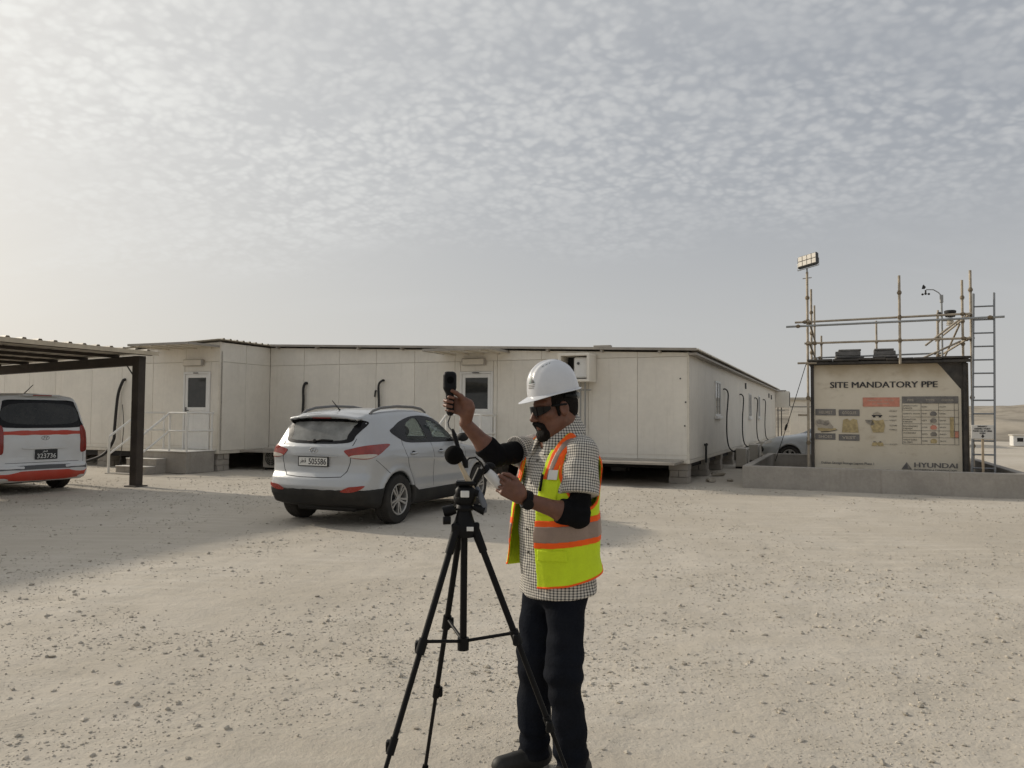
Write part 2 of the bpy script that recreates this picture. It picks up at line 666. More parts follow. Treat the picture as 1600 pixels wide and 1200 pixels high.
def np_mesh(name, verts, faces, mat, parent=None, smooth=True):
    me = bpy.data.meshes.new(name)
    verts = np.asarray(verts, np.float32); faces = np.asarray(faces, np.int32)
    k = faces.shape[1]
    me.vertices.add(len(verts)); me.vertices.foreach_set('co', verts.ravel())
    me.loops.add(faces.size); me.loops.foreach_set('vertex_index', faces.ravel())
    me.polygons.add(len(faces))
    me.polygons.foreach_set('loop_start', np.arange(0, faces.size, k, dtype=np.int32))
    me.polygons.foreach_set('loop_total', np.full(len(faces), k, np.int32))
    me.polygons.foreach_set('use_smooth', np.full(len(faces), smooth))
    me.update(calc_edges=True)
    me.validate()
    return link(name, me, mat, parent)
# ================================================================== ground
def ground_z(x, y):
    far = np.clip(1.0 - (np.hypot(x, y) - 14) / 30, 0, 1)
    z = 0.016 * vnoise(x * 0.7 + 5, y * 0.7) + 0.008 * vnoise(x * 2.3, y * 2.3 + 9) + 0.0045 * vnoise(x * 6.1, y * 6.1) \
        + 0.0028 * vnoise(x * 13.7 + 3, y * 13.7)
    return z * far


def ground_mat():
    m, g, bs = new_mat('dusty_gravel_ground')
    geo = g.n('ShaderNodeNewGeometry')
    p = geo.outputs['Position']
    big = g.noise(p, 0.16, 4, 0.6)
    mid = g.noise(p, 1.7, 5, 0.62)
    fine = g.noise(p, 34.0, 5, 0.7)
    tracks = g.noise(g.scalev(p, (0.5, 4.2, 1.0), rot=(0, 0, R(18))), 1.3, 5, 0.6)
    c = g.mix(g.ramp(big, 0.32, 0.68), (0.46, 0.413, 0.345), (0.55, 0.503, 0.435))
    c = g.mix(g.math('MULTIPLY', g.ramp(mid, 0.35, 0.7), 0.5), c, (0.43, 0.385, 0.315))
    # wheel ruts: bundles of long shallow lines curving across the yard
    wv_ = g.n('ShaderNodeTexWave', wave_type='BANDS', bands_direction='Y')
    wv_.inputs['Scale'].default_value = 1.15; wv_.inputs['Distortion'].default_value = 5.0
    wv_.inputs['Detail'].default_value = 2.0; wv_.inputs['Detail Scale'].default_value = 0.35
    g.lk(g.scalev(p, (0.22, 1.0, 1.0), rot=(0, 0, R(23))), wv_.inputs['Vector'])
    rut = g.math('MULTIPLY', g.ramp(wv_.outputs['Fac'], 0.62, 0.95), g.ramp(g.noise(p, 0.33, 2), 0.45, 0.62))
    c = g.mix(g.math('MULTIPLY', rut, 0.22), c, (0.60, 0.56, 0.49))
    c = g.mix(g.math('MULTIPLY', g.ramp(tracks, 0.48, 0.72), 0.28), c, (0.60, 0.555, 0.48))
    c = g.mix(g.math('MULTIPLY', g.ramp(fine, 0.56, 0.75), 0.35), c, (0.34, 0.305, 0.255))
    c = g.mix(g.math('MULTIPLY', g.ramp(fine, 0.44, 0.25), 0.30), c, (0.56, 0.51, 0.42))
    sp = g.voro(p, 46.0)
    speck = g.ramp(sp, 0.05, 0.13, 1.0, 0.0)
    rv = g.voro(p, 46.0, out=1)
    srn = g.n('ShaderNodeSeparateColor'); g.lk(rv, srn.inputs[0])
    speck = g.math('MULTIPLY', speck, g.ramp(srn.outputs[0], 0.62, 0.7))
    c = g.mix(g.math('MULTIPLY', speck, 0.6), c, (0.29, 0.265, 0.23))
    g.lk(c, bs.inputs['Base Color'])
    bs.inputs['Roughness'].default_value = 0.95
    bs.inputs['Specular IOR Level'].default_value = 0.15
    b1 = g.n('ShaderNodeBump'); b1.inputs['Strength'].default_value = 1.0; b1.inputs['Distance'].default_value = 0.012
    hh = g.math('ADD', g.math('MULTIPLY', g.noise(p, 22.0, 6, 0.7), 0.8), g.math('MULTIPLY', speck, 0.25))
    hh = g.math('ADD', hh, g.math('MULTIPLY', g.noise(p, 5.0, 4, 0.6), 1.2))
    hh = g.math('SUBTRACT', hh, g.math('MULTIPLY', rut, 0.2))
    g.lk(hh, b1.inputs['Height'])
    g.lk(b1.outputs[0], bs.inputs['Normal'])
    return m


def spaced(lo, hi, d0, grow, c0, c1):
    """even step d0 between c0 and c1, growing outside"""
    mid = list(np.arange(c0, c1 + 1e-6, d0))
    up = [mid[-1]]; d = d0
    while up[-1] < hi:
        d *= grow; up.append(up[-1] + d)
    dn = [mid[0]]; d = d0
    while dn[-1] > lo:
        d *= grow; dn.append(dn[-1] - d)
    return np.array(dn[:0:-1] + mid + up[1:])


gx = spaced(-2600, 2600, 0.055, 1.055, -4.2, 4.2)
gy = spaced(-400, 2600, 0.05, 1.05, 2.2, 8.2)
X, Y = np.meshgrid(gx, gy, indexing='ij')
Zg = ground_z(X.ravel(), Y.ravel())
gv = np.stack([X.ravel(), Y.ravel(), Zg], 1)
ni, nj = len(gx), len(gy)
ii, jj = np.meshgrid(np.arange(ni - 1), np.arange(nj - 1), indexing='ij')
i0 = (ii * nj + jj).ravel()
gf = np.stack([i0, i0 + nj, i0 + nj + 1, i0 + 1], 1)
M_ground = ground_mat()
tag(np_mesh('ground', gv, gf, M_ground), 'pale dusty gravel yard with small stones', 'ground', kind='structure')

# loose stones: uncountable
def stone_mat():
    m, g, bs = new_mat('loose_stone')
    at_ = g.n('ShaderNodeAttribute', attribute_name='tone')
    c = g.mix(at_.outputs['Fac'], (0.27, 0.245, 0.205), (0.57, 0.52, 0.44))
    geo = g.n('ShaderNodeNewGeometry')
    c = g.mix(g.math('MULTIPLY', g.noise(geo.outputs['Position'], 90, 3), 0.5), c, (0.40, 0.36, 0.30))
    g.lk(c, bs.inputs['Base Color'])
    bs.inputs['Roughness'].default_value = 0.92
    bs.inputs['Specular IOR Level'].default_value = 0.2
    return m


def make_stones(n=42000):
    rs = np.random.RandomState(3)
    ico = bmesh.new(); bmesh.ops.create_icosphere(ico, subdivisions=1, radius=1.0)
    ico.verts.index_update()
    bv = np.array([q.co[:] for q in ico.verts]); bf = np.array([[q.index for q in f.verts] for f in ico.faces])
    ico.free()
    y = np.exp(rs.uniform(math.log(1.9), math.log(26.0), n * 3))
    x = rs.uniform(-1, 1, n * 3) * (0.74 * y + 0.6)
    dens = vnoise(x * 0.42 + 11, y * 0.42) * 0.65 + vnoise(x * 1.7, y * 1.7 + 4) * 0.6 - 0.08
    keep = rs.uniform(-0.6, 0.7, n * 3) < dens
    x, y = x[keep][:n], y[keep][:n]
    # keep clear of the tyres, buildings and the bund
    k = len(x)
    size = 0.0027 * (rs.pareto(2.7, k) + 1.0)
    size = np.minimum(size, 0.0145) * (0.75 + 0.09 * y)
    size = np.minimum(size, 0.020)
    rel = np.stack([x - C0.x, y - C0.y], 1)
    b = rel @ np.array([V.x, V.y])
    ok = b < -0.45
    x, y, size = x[ok], y[ok], size[ok]
    k = len(x)
    sc = np.stack([size * rs.uniform(0.8, 1.5, k), size * rs.uniform(0.7, 1.2, k), size * rs.uniform(0.45, 0.85, k)], 1)
    rot = rs.uniform(0, 6.28, k)
    jit = 1.0 + rs.uniform(-0.30, 0.30, (k, len(bv), 1))
    v = bv[None] * jit * sc[:, None, :]
    c, s = np.cos(rot)[:, None], np.sin(rot)[:, None]
    vx = v[..., 0] * c - v[..., 1] * s; vy = v[..., 0] * s + v[..., 1] * c
    v = np.stack([vx + x[:, None], vy + y[:, None], v[..., 2] + (ground_z(x, y) + sc[:, 2] * rs.uniform(-0.15, 0.55, k))[:, None]], -1)
    f = bf[None] + (np.arange(k) * len(bv))[:, None, None]
    o = np_mesh('gravel', v.reshape(-1, 3), f.reshape(-1, 3), stone_mat(), smooth=False)
    tone = np.repeat(np.clip(rs.beta(2.2, 1.6, k), 0, 1), len(bv)).astype(np.float32)
    a = o.data.attributes.new('tone', 'FLOAT', 'POINT')
    a.data.foreach_set('value', tone)
    tag(o, 'loose grey and tan stones scattered over the yard', 'gravel', kind='stuff')


make_stones()

# ------------------------------------------------------------------ far terrain
M_hill = pmat('sandy_spoil', (0.31, 0.275, 0.225), 0.95, var=0.35, scale=0.12, bump=0.6, bscale=0.7, spec=0.1)
def make_hills():
    az = np.radians(np.linspace(8, 62, 220))
    ds = np.concatenate([np.linspace(52, 110, 46), np.linspace(116, 420, 40)])
    A_, D_ = np.meshgrid(az, ds, indexing='ij')
    x, y = np.sin(A_) * D_, np.cos(A_) * D_
    berm = np.exp(-((D_ - 78 - 6 * vnoise(x * 0.03, y * 0.03)) / 9.0) ** 2)
    h = berm * (1.55 + 0.55 * vnoise(x * 0.07 + 2, y * 0.07) + 0.25 * vnoise(x * 0.3, y * 0.3))
    far = np.clip((D_ - 150) / 130, 0, 1) * (5.2 + 2.4 * vnoise(x * 0.018, y * 0.018) + 0.8 * vnoise(x * 0.07, y * 0.07))
    heap = np.clip(vnoise(x * 0.16 + 7, y * 0.16) - 0.25, 0, 1) * np.exp(-((D_ - 62) / 5) ** 2) * 1.1
    z = h + far + heap - 0.12
    edge = np.minimum(1, (D_ - 52) / 6)
    z = z * edge - (1 - edge) * 0.1
    n1, n2 = len(az), len(ds)
    i, j = np.meshgrid(np.arange(n1 - 1), np.arange(n2 - 1), indexing='ij')
    q = (i * n2 + j).ravel()
    f = np.stack([q, q + 1, q + n2 + 1, q + n2], 1)
    tag(np_mesh('hills', np.stack([x.ravel(), y.ravel(), z.ravel()], 1), f, M_hill), 'low sandy spoil banks and hills on the horizon', 'hills', kind='structure')


make_hills()

# ================================================================== site office
CREAM = (0.765, 0.72, 0.635)
M_panel = pmat('cream_wall_panel', CREAM, 0.55, var=0.07, scale=0.9, streak=0.22, per_obj=0.12, bump=0.12, bscale=7)
M_seam = pmat('panel_seam', (0.56, 0.51, 0.43), 0.7)
M_trim = pmat('cream_trim', (0.66, 0.61, 0.52), 0.5, var=0.1, streak=0.3)
M_roof = pmat('roof_sheet', (0.50, 0.47, 0.41), 0.5, 0.1, var=0.15, scale=1.5, dust=0.35)
M_roofedge = pmat('roof_edge', (0.33, 0.30, 0.26), 0.6, var=0.15)
M_white = pmat('white_door_paint', (0.74, 0.73, 0.70), 0.4, var=0.05, streak=0.15)
M_dark = flat('dark_rubber_and_shade', (0.018, 0.017, 0.016), 0.7)
M_black = flat('black_pipe', (0.02, 0.019, 0.018), 0.65)
M_pane = glass('window_glass', (0.10, 0.12, 0.12), 0.10, dust=0.06)
M_conc = pmat('concrete', (0.36, 0.33, 0.29), 0.9, var=0.16, scale=1.8, streak=0.35, bump=0.35, bscale=45)
M_block = pmat('concrete_block', (0.38, 0.345, 0.30), 0.92, var=0.15, scale=5, bump=0.5, bscale=70, per_obj=0.5)
M_handle = flat('handle_metal', (0.10, 0.10, 0.10), 0.4, 0.6)
M_fixture = pmat('light_fitting', (0.36, 0.33, 0.29), 0.5)
M_steel = flat('grey_steel', (0.32, 0.32, 0.31), 0.45, 0.7)

WB, WJ = 0.56, 2.97            # panel foot and upper joint


def roof_z(a):
    return 3.10 + 0.037 * -a if a > -12.2 else 3.55 - 0.040 * (-12.2 - a)


office = site_thing('site_office', 'long cream prefabricated office raised on block piers, with two white doors', 'building', 0, 0)


def panel(parent, axis, s0, s1, z0, z1, at_, out, z1b=None):
    """one wall panel; axis 'a' runs along the front, 'b' along the side; out: outward sign"""
    g_ = 0.004
    t = 0.05
    lo, hi = at_ - (t if out > 0 else 0), at_ + (0 if out > 0 else t)
    c = 0.005
    z1b = z1 if z1b is None else z1b
    face = at_
    back = at_ - out * t
    s0 += g_; s1 -= g_; z0 += g_; z1 -= g_; z1b -= g_
    ring = [(s0, z0), (s1, z0), (s1, z1b), (s0, z1)]
    ins = [(s0 + c, z0 + c), (s1 - c, z0 + c), (s1 - c, z1b - c), (s0 + c, z1 - c)]
    P = (lambda q, d: (q[0], d, q[1])) if axis == 'a' else (lambda q, d: (d, q[0], q[1]))
    vs = [P(q, face) for q in ins] + [P(q, face - out * c) for q in ring] + [P(q, back) for q in ring]
    fs = [(0, 1, 2, 3), (8, 9, 10, 11)]
    for i in range(4):
        j = (i + 1) % 4
        fs += [(i, j, 4 + j, 4 + i), (4 + i, 4 + j, 8 + j, 8 + i)]
    MB().add(vs, fs).build('wall_panel', M_panel, parent)


def front_wall(a0, a1, b, skip=()):
    """panels between a0 and a1 on the plane b; skip: spans of door openings (a0, a1, z1)"""
    n = round((a1 - a0) / 1.22)
    w = (a1 - a0) / n
    for k in range(n):
        s0, s1 = a0 + k * w, a0 + (k + 1) * w
        cut = [q for q in skip if q[0] < s1 - 0.02 and q[1] > s0 + 0.02]
        if cut:
            q = cut[0]
            d0, d1 = max(s0, q[0]), min(s1, q[1])
            if d0 - s0 > 0.04: panel(office, 'a', s0, d0, WB, WJ, b, -1)
            if s1 - d1 > 0.04: panel(office, 'a', d1, s1, WB, WJ, b, -1)
            panel(office, 'a', d0, d1, q[2], WJ, b, -1)
        else:
            panel(office, 'a', s0, s1, WB, WJ, b, -1)
        panel(office, 'a', s0, s1, WJ, roof_z(s0) - 0.04, b, -1, roof_z(s1) - 0.04)
    MB().box((a0, b + 0.03, WB - 0.05), (a1, b + 0.10, min(roof_z(a0), roof_z(a1)) - 0.05)).build('wall_core', M_seam, office)
    MB().box((a0 - 0.01, b - 0.012, WB - 0.085), (a1 + 0.01, b + 0.09, WB - 0.004), 0.004).build('base_rail', M_trim, office)
    MB().box((a0 - 0.01, b - 0.007, WB + 0.10), (a1 + 0.01, b - 0.001, WB + 0.115)).build('seam_strip', M_trim, office)


D1 = (-13.47, -12.52, 2.70)
D2 = (-5.94, -4.99, 2.70)
front_wall(-12.2, 0.0, 0.0, [D2])
front_wall(-18.3, -12.2, -2.0, [D1])
front_wall(-25.62, -18.3, -1.35)
# side walls
SIDE_WIN = [(4.05, 5.05, 1.60, 2.58), (12.85, 13.75, 1.56, 2.50), (16.6, 17.4, 1.56, 2.50)]
for k in range(22):
    s0, s1 = k * 1.225, (k + 1) * 1.225
    panel(office, 'b', s0, s1, WB, roof_z(0) - 0.03, 0.0, 1)
MB().box((-0.12, 0.06, WB - 0.05), (-0.03, 26.95, 3.0)).build('wall_core', M_seam, office)
MB().box((-0.09, 0.0, WB - 0.085), (0.012, 26.95, WB - 0.004), 0.004).build('base_rail', M_trim, office)
for s0, s1 in ((-2.0, -1.0), (-1.0, 0.0)):
    panel(office, 'b', s0, s1, WB, WJ, -12.2, 1)
    panel(office, 'b', s0, s1, WJ, 3.50, -12.2, 1)
MB().box((-12.32, -1.94, WB - 0.05), (-12.23, 0.05, 3.45)).build('wall_core', M_seam, office)
MB().box((-12.29, -2.0, WB - 0.085), (-12.188, 0.0, WB - 0.004), 0.004).build('base_rail', M_trim, office)
# corner angles
for a, b, t in ((0.006, -0.006, 3.05), (-12.194, -2.006, 3.48)):
    MB().box((a - 0.055, b, WB - 0.08), (a, b + 0.055, t), 0.004).build('corner_angle', M_trim, office)
# far and hidden walls so that light does not leak
MB().box((-25.6, 26.85, 0.48), (0.0, 26.95, 3.0)).build('rear_wall', M_panel, office)
MB().box((-25.62, -1.3, 0.48), (-25.55, 26.9, 3.0)).build('end_wall', M_panel, office)
MB().box((-25.5, -1.2, 0.50), (-0.12, 26.8, 0.545)).build('floor_deck', M_roofedge, office)


def corrugated(a0, a1, b0, b1, zf, name, mat, parent, pitch=0.25, rise=0.035, thick=0.006):
    """sheet whose ribs run along a"""
    prof = []
    b = b0
    while b < b1:
        prof += [(b, 0.0), (b + pitch * 0.62, 0.0), (b + pitch * 0.72, rise), (b + pitch * 0.90, rise)]
        b += pitch
    prof = [(min(q, b1), h) for q, h in prof] + [(b1, 0.0)]
    n = len(prof)
    vs = []
    for a in (a0, a1):
        for dz in (0.0, -thick):
            vs += [(a, q, zf(a) + h + dz) for q, h in prof]
    fs = []
    for i in range(n - 1):
        fs += [(i, i + 1, 2 * n + i + 1, 2 * n + i), (n + i, 3 * n + i, 3 * n + i + 1, n + i + 1),
               (i, n + i, n + i + 1, i + 1), (2 * n + i, 2 * n + i + 1, 3 * n + i + 1, 3 * n + i)]
    fs += [(0, 2 * n, 3 * n, n), (n - 1, 2 * n - 1, 4 * n - 1, 3 * n - 1)]
    return MB().add(vs, fs).build(name, mat, parent)


corrugated(-12.24, 0.22, -0.16, 27.1, lambda a: roof_z(min(a, 0)) - 0.037 * max(a, 0) + 0.02, 'roof_sheet', M_roof, office)
corrugated(-18.5, -12.06, -2.22, 27.1, lambda a: 3.57 - 0.040 * (-12.2 - a) if a < -12.2 else 3.565, 'roof_sheet', M_roof, office)
corrugated(-25.7, -18.55, -1.5, 27.1, lambda a: 3.28 - 0.02 * (-18.3 - a), 'roof_sheet', M_roof, office)
# eaves trims and purlin ends
MB().add([(-12.1, -0.175, 3.535), (0.2, -0.175, 3.085), (0.2, -0.155, 3.085), (-12.1, -0.155, 3.535),
          (-12.1, -0.175, 3.595), (0.2, -0.175, 3.145), (0.2, -0.155, 3.145), (-12.1, -0.155, 3.595)],
         [(0, 1, 5, 4), (3, 7, 6, 2), (0, 4, 7, 3), (1, 2, 6, 5), (4, 5, 6, 7), (0, 3, 2, 1)]).build('verge_trim', M_roofedge, office)
for k in range(9):
    a = -0.7 - k * 1.4
    MB().box((a, -0.15, roof_z(a) - 0.07), (a + 0.06, 0.0, roof_z(a) - 0.012), 0.004).build('purlin_end', M_roofedge, office)
MB().box((0.0, -0.1, 2.99), (0.19, 27.0, 3.045), 0.004).build('eave_batten', M_roofedge, office)


def door(parent, a0, a1, b, z0, z1):
    """white door: frame, leaf, glazed upper half, lower panel, handle"""
    fr = MB()
    fr.box((a0, b - 0.03, z0), (a0 + 0.055, b + 0.05, z1), 0.005)
    fr.box((a1 - 0.055, b - 0.03, z0), (a1, b + 0.05, z1), 0.005)
    fr.box((a0 + 0.055, b - 0.03, z1 - 0.055), (a1 - 0.055, b + 0.05, z1), 0.005)
    d = MB()
    l0, l1 = a0 + 0.06, a1 - 0.06
    zm = z0 + 1.05
    for q in ((l0, z0 + 0.01, l0 + 0.09, z1 - 0.06), (l1 - 0.09, z0 + 0.01, l1, z1 - 0.06)):
        d.box((q[0], b - 0.012, q[1]), (q[2], b + 0.03, q[3]), 0.004)
    for q in ((z0 + 0.01, z0 + 0.13), (zm, zm + 0.10), (z1 - 0.16, z1 - 0.06)):
        d.box((l0 + 0.09, b - 0.012, q[0]), (l1 - 0.09, b + 0.03, q[1]), 0.004)
    leaf = d.build('door', M_white, parent)
    leaf['label'] = 'white door with tinted upper glass'
    fr.build('door_frame', M_white, leaf)
    MB().box((l0 + 0.085, b + 0.0, z0 + 0.12), (l1 - 0.085, b + 0.02, zm + 0.005)).build('door_panel', M_white, leaf)
    MB().box((l0 + 0.085, b + 0.004, zm + 0.095), (l1 - 0.085, b + 0.014, z1 - 0.155)).build('pane', M_pane, leaf)
    MB().box((l0 + 0.08, b + 0.05, z0), (l1 - 0.08, b + 0.06, z1 - 0.1)).build('blind', M_dark, leaf)
    h = MB()
    h.box((l0 + 0.02, b - 0.03, zm - 0.08), (l0 + 0.06, b - 0.01, zm + 0.10), 0.004)
    h.cyl((l0 + 0.04, b - 0.05, zm + 0.01), (l0 + 0.17, b - 0.05, zm + 0.01), 0.011, n=8)
    h.build('handle', M_handle, leaf)
    MB().cyl((l0 + 0.3, b - 0.03, z1 - 0.03), (l0 + 0.52, b - 0.09, z1 - 0.035), 0.012, n=6).build('door_closer', M_handle, leaf)


def canopy(parent, a0, a1, b, z, depth=1.15):
    m = MB().box((a0, b - depth, z), (a1, b - 0.005, z + 0.03), 0.004)
    c = m.build('door_canopy', M_trim, parent)
    e = MB()
    e.box((a0 - 0.015, b - depth - 0.02, z - 0.012), (a1 + 0.015, b - depth - 0.001, z + 0.05), 0.004)
    e.box((a0 - 0.017, b - depth, z - 0.010), (a0 - 0.001, b - 0.01, z + 0.048), 0.003)
    e.box((a1 + 0.001, b - depth, z - 0.010), (a1 + 0.017, b - 0.01, z + 0.048), 0.003)
    e.build('canopy_edge', M_roofedge, c)
    for k in range(4):
        a = a0 + 0.3 + k * (a1 - a0 - 0.6) / 3
        MB().box((a - 0.02, b - depth + 0.02, z - 0.035), (a + 0.02, b - 0.02, z - 0.001)).build('canopy_rib', M_trim, c)


door(office, D1[0], D1[1], -2.0, WB + 0.02, D1[2])
door(office, D2[0], D2[1], 0.0, WB + 0.02, D2[2])
canopy(office, -14.35, -12.22, -2.0, 3.36, 1.1)
canopy(office, -6.42, -4.55, 0.0, 3.17)
for a0, a1, b in ((-13.44, -12.74, -2.0), (-5.86, -5.19, 0.0)):
    f = MB().box((a0, b - 0.11, 2.86), (a1, b - 0.002, 3.04), 0.02).build('light_fitting', M_fixture, office)
    MB().box((a0 + 0.03, b - 0.125, 2.875), (a1 - 0.03, b - 0.105, 3.025), 0.008).build('diffuser', M_trim, f)


def pipe_run(parent, pts, r=0.028, name='refrigerant_pipe', mat=None):
    """thick lagged pipe with kinks"""
    P = [Vector(p) for p in pts]
    out = []
    for i in range(len(P) - 1):
        for k in range(5):
            t = k / 5
            q0, q1, q2, q3 = P[max(i - 1, 0)], P[i], P[i + 1], P[min(i + 2, len(P) - 1)]
            out.append(0.5 * ((2 * q1) + (q2 - q0) * t + (2 * q0 - 5 * q1 + 4 * q2 - q3) * t * t + (3 * q1 - q0 - 3 * q2 + q3) * t ** 3))
    out.append(P[-1])
    return MB().tube(out, r, 8).build(name, mat or M_black, parent, smooth=True, auto=60)


# lagged pipes on the yard front
pipe_run(office, [(-10.86, 0.0, 2.45), (-10.88, -0.07, 2.44), (-10.93, -0.08, 2.28), (-10.93, -0.07, 1.9), (-10.95, -0.08, 1.3), (-10.93, -0.10, 0.75), (-11.0, -0.2, 0.5)], 0.038)
pipe_run(office, [(-8.28, 0.0, 2.50), (-8.3, -0.07, 2.49), (-8.40, -0.08, 2.36), (-8.39, -0.07, 1.9), (-8.38, -0.08, 1.3), (-8.4, -0.10, 0.8), (-8.5, -0.2, 0.5)], 0.030)
pipe_run(office, [(-8.52, -0.01, 2.22), (-8.52, -0.05, 2.2), (-8.54, -0.05, 2.05)], 0.022)
pipe_run(office, [(-15.72, -2.0, 2.52), (-15.72, -2.08, 2.48), (-15.86, -2.1, 2.15), (-15.93, -2.1, 1.7), (-15.98, -2.1, 1.1), (-16.0, -2.12, 0.75), (-16.3, -2.2, 0.35), (-16.9, -2.4, 0.12)], 0.040)
pipe_run(office, [(-15.75, -2.05, 1.8), (-15.62, -2.1, 1.2), (-15.55, -2.2, 0.6), (-15.5, -2.3, 0.1)], 0.010)
# pipes down the long side
for b0, zt, sag in ((6.0, 2.40, 0.25), (10.15, 2.36, 0.12), (15.3, 2.36, 0.35), (19.2, 2.38, 0.3)):
    pipe_run(office, [(0.0, b0 - 0.25, zt), (0.07, b0 - 0.2, zt), (0.09, b0 + 0.18, zt - 0.12), (0.08, b0 + 0.12, zt - 0.5), (0.08, b0 - 0.05, 1.6), (0.08, b0 - 0.05, 1.0), (0.12, b0 + 0.3, 0.6), (0.3, b0 + 0.6 + sag, 0.45)], 0.021)
pipe_run(office, [(0.0, 2.15, 0.85), (0.07, 2.15, 0.85), (0.07, 2.02, 0.83), (0.07, 2.0, 0.4)], 0.03)
# side windows with bars of frame, sill and pane
for (b0, b1, z0, z1) in SIDE_WIN:
    w = MB()
    w.box((0.0, b0, z0), (0.03, b0 + 0.05, z1), 0.004); w.box((0.0, b1 - 0.05, z0), (0.03, b1, z1), 0.004)
    w.box((0.0, b0 + 0.05, z1 - 0.05), (0.03, b1 - 0.05, z1), 0.004); w.box((0.0, b0 + 0.05, z0), (0.03, b1 - 0.05, z0 + 0.05), 0.004)
    w.box((0.0, (b0 + b1) / 2 - 0.02, z0 + 0.05), (0.028, (b0 + b1) / 2 + 0.02, z1 - 0.05), 0.003)
    wo = w.build('window', M_white, office)
    MB().box((0.003, b0 + 0.04, z0 + 0.04), (0.012, b1 - 0.04, z1 - 0.04)).build('pane', M_pane, wo)
    MB().box((0.0, b0 - 0.05, z0 - 0.09), (0.09, b1 + 0.05, z0 - 0.002), 0.01).build('sill', M_white, wo)
for b0, z0 in ((11.65, 2.62), (22.1, 2.55), (23.6, 2.5)):
    MB().box((0.0, b0, z0), (0.05, b0 + 0.12, z0 + 0.22), 0.006).build('wall_vent', M_handle, office)
for q in ((0.2, 1.9), (0.5, 2.45), (0.25, 1.35)):
    MB().cyl((-q[0] * 0.4, 0.0, q[1]), (-q[0] * 0.4, -0.015, q[1]), 0.02, n=8).build('bolt_head', M_handle, office)
# boxed water heater on the front, and the boxed unit at the far end of the side
hb = MB()
hb.box((-3.010, -0.62, 2.38), (-2.220, -0.03, 2.44), 0.005)
hb.box((-3.010, -0.62, 3.00), (-2.220, -0.03, 3.06), 0.005)
hb.box((-2.290, -0.615, 2.44), (-2.225, -0.03, 3.00), 0.004)
hb.box((-3.005, -0.615, 2.44), (-2.940, -0.03, 3.00), 0.004)
hb.box((-2.940, -0.06, 2.44), (-2.290, -0.03, 3.00))
hbo = hb.build('water_heater_box', M_panel, office)
MB().box((-2.650, -0.50, 2.47), (-2.300, -0.10, 2.97), 0.03).build('water_heater', M_white, hbo)
MB().box((-2.935, -0.075, 2.445), (-2.295, -0.062, 2.995)).build('box_back_shade', M_dark, hbo)  # extra dark sheet that paints the shade inside the open box
MB().cyl((-2.530, -0.525, 2.82), (-2.530, -0.495, 2.82), 0.033, n=14).build('dial', M_handle, hbo)
for k, a in enumerate((-2.70, -2.58, -2.46)):
    MB().cyl((a, -0.18, 0.1), (a, -0.18, 2.38), 0.022, n=8).build('conduit', M_steel, office)
MB().box((-2.80, -0.2, 2.18), (-2.32, -0.12, 2.21), 0.004).build('pipe_bracket', M_steel, office)
fb = MB().box((0.02, 26.7, 2.12), (0.72, 27.4, 3.02), 0.01).build('water_heater_box', M_panel, office)
MB().box((0.05, 26.68, 3.03), (0.55, 27.3, 3.08), 0.004).build('box_lid', M_roofedge, fb)
MB().box((0.722, 26.75, 2.2), (0.735, 27.35, 2.95)).build('box_opening', M_dark, fb)
for a in (0.12, 0.3):
    MB().cyl((a, 26.9, 0.0), (a, 26.9, 2.12), 0.025, n=8).build('conduit', M_black, fb)
MB().box((0.05, 26.86, 1.95), (0.5, 26.9, 2.0)).build('pipe_bracket', M_steel, fb)
# foot beams and block piers under the office
MB().box((-12.1, 0.42, 0.32), (-0.5, 0.54, 0.478), 0.004).build('floor_beam', M_dark, office)  # all floor beams near-black: the deep shade under the office is painted on
MB().box((-0.30, 0.3, 0.32), (-0.18, 26.6, 0.478), 0.004).build('floor_beam', M_dark, office)
MB().box((-18.2, -1.86, 0.32), (-12.35, -1.75, 0.478), 0.004).build('floor_beam', M_dark, office)
blk = MB().box((-0.225, -0.10, 0.0), (0.225, 0.10, 0.152), 0.008).mesh('block')
blk.materials.append(M_block)


def pier(a, b, turn=False, n=3):
    for k in range(n):
        for s in (-1, 1):
            o = link('block', blk, None, office)
            t = turn ^ (k % 2 == 1)
            o.location = (a + (0 if not t else s * 0.108), b + (s * 0.108 if not t else 0), 0.002 + k * 0.157)
            o.rotation_euler = (0, 0, (math.pi / 2 if t else 0) + random.uniform(-.03, .03))


for k in range(6):
    pier(-0.26 - k * 2.35, 0.26)
for b in (3.0, 5.6, 8.4, 11.2, 14.0, 17.0, 20.0, 23.0):
    pier(-0.25, b)
for a in (-12.47, -14.7, -16.6, -18.0):
    pier(a, -1.74)
for a, b in ((-4.9, 3.6), (-9.6, 3.6), (-7.3, 3.6), (-2.6, 3.6)):
    pier(a, b)

# small lamp on the roof
rl = thing('roof_lamp', 'tiny flat floodlight on a stub on the office roof ridge line', 'lamp', S(-2.95, 3.0), -PSI)
MB().cyl((0, 0, 3.2), (0, 0, 3.50), 0.02, n=8).build('stub', M_steel, rl)
MB().box((-0.25, -0.1, 3.50), (0.25, 0.1, 3.57), 0.01).build('lamp_head', M_fixture, rl)

# ------------------------------------------------------------------ entrance steps with rails
M_rail = pmat('white_rail_paint', (0.78, 0.76, 0.71), 0.45, var=0.05)


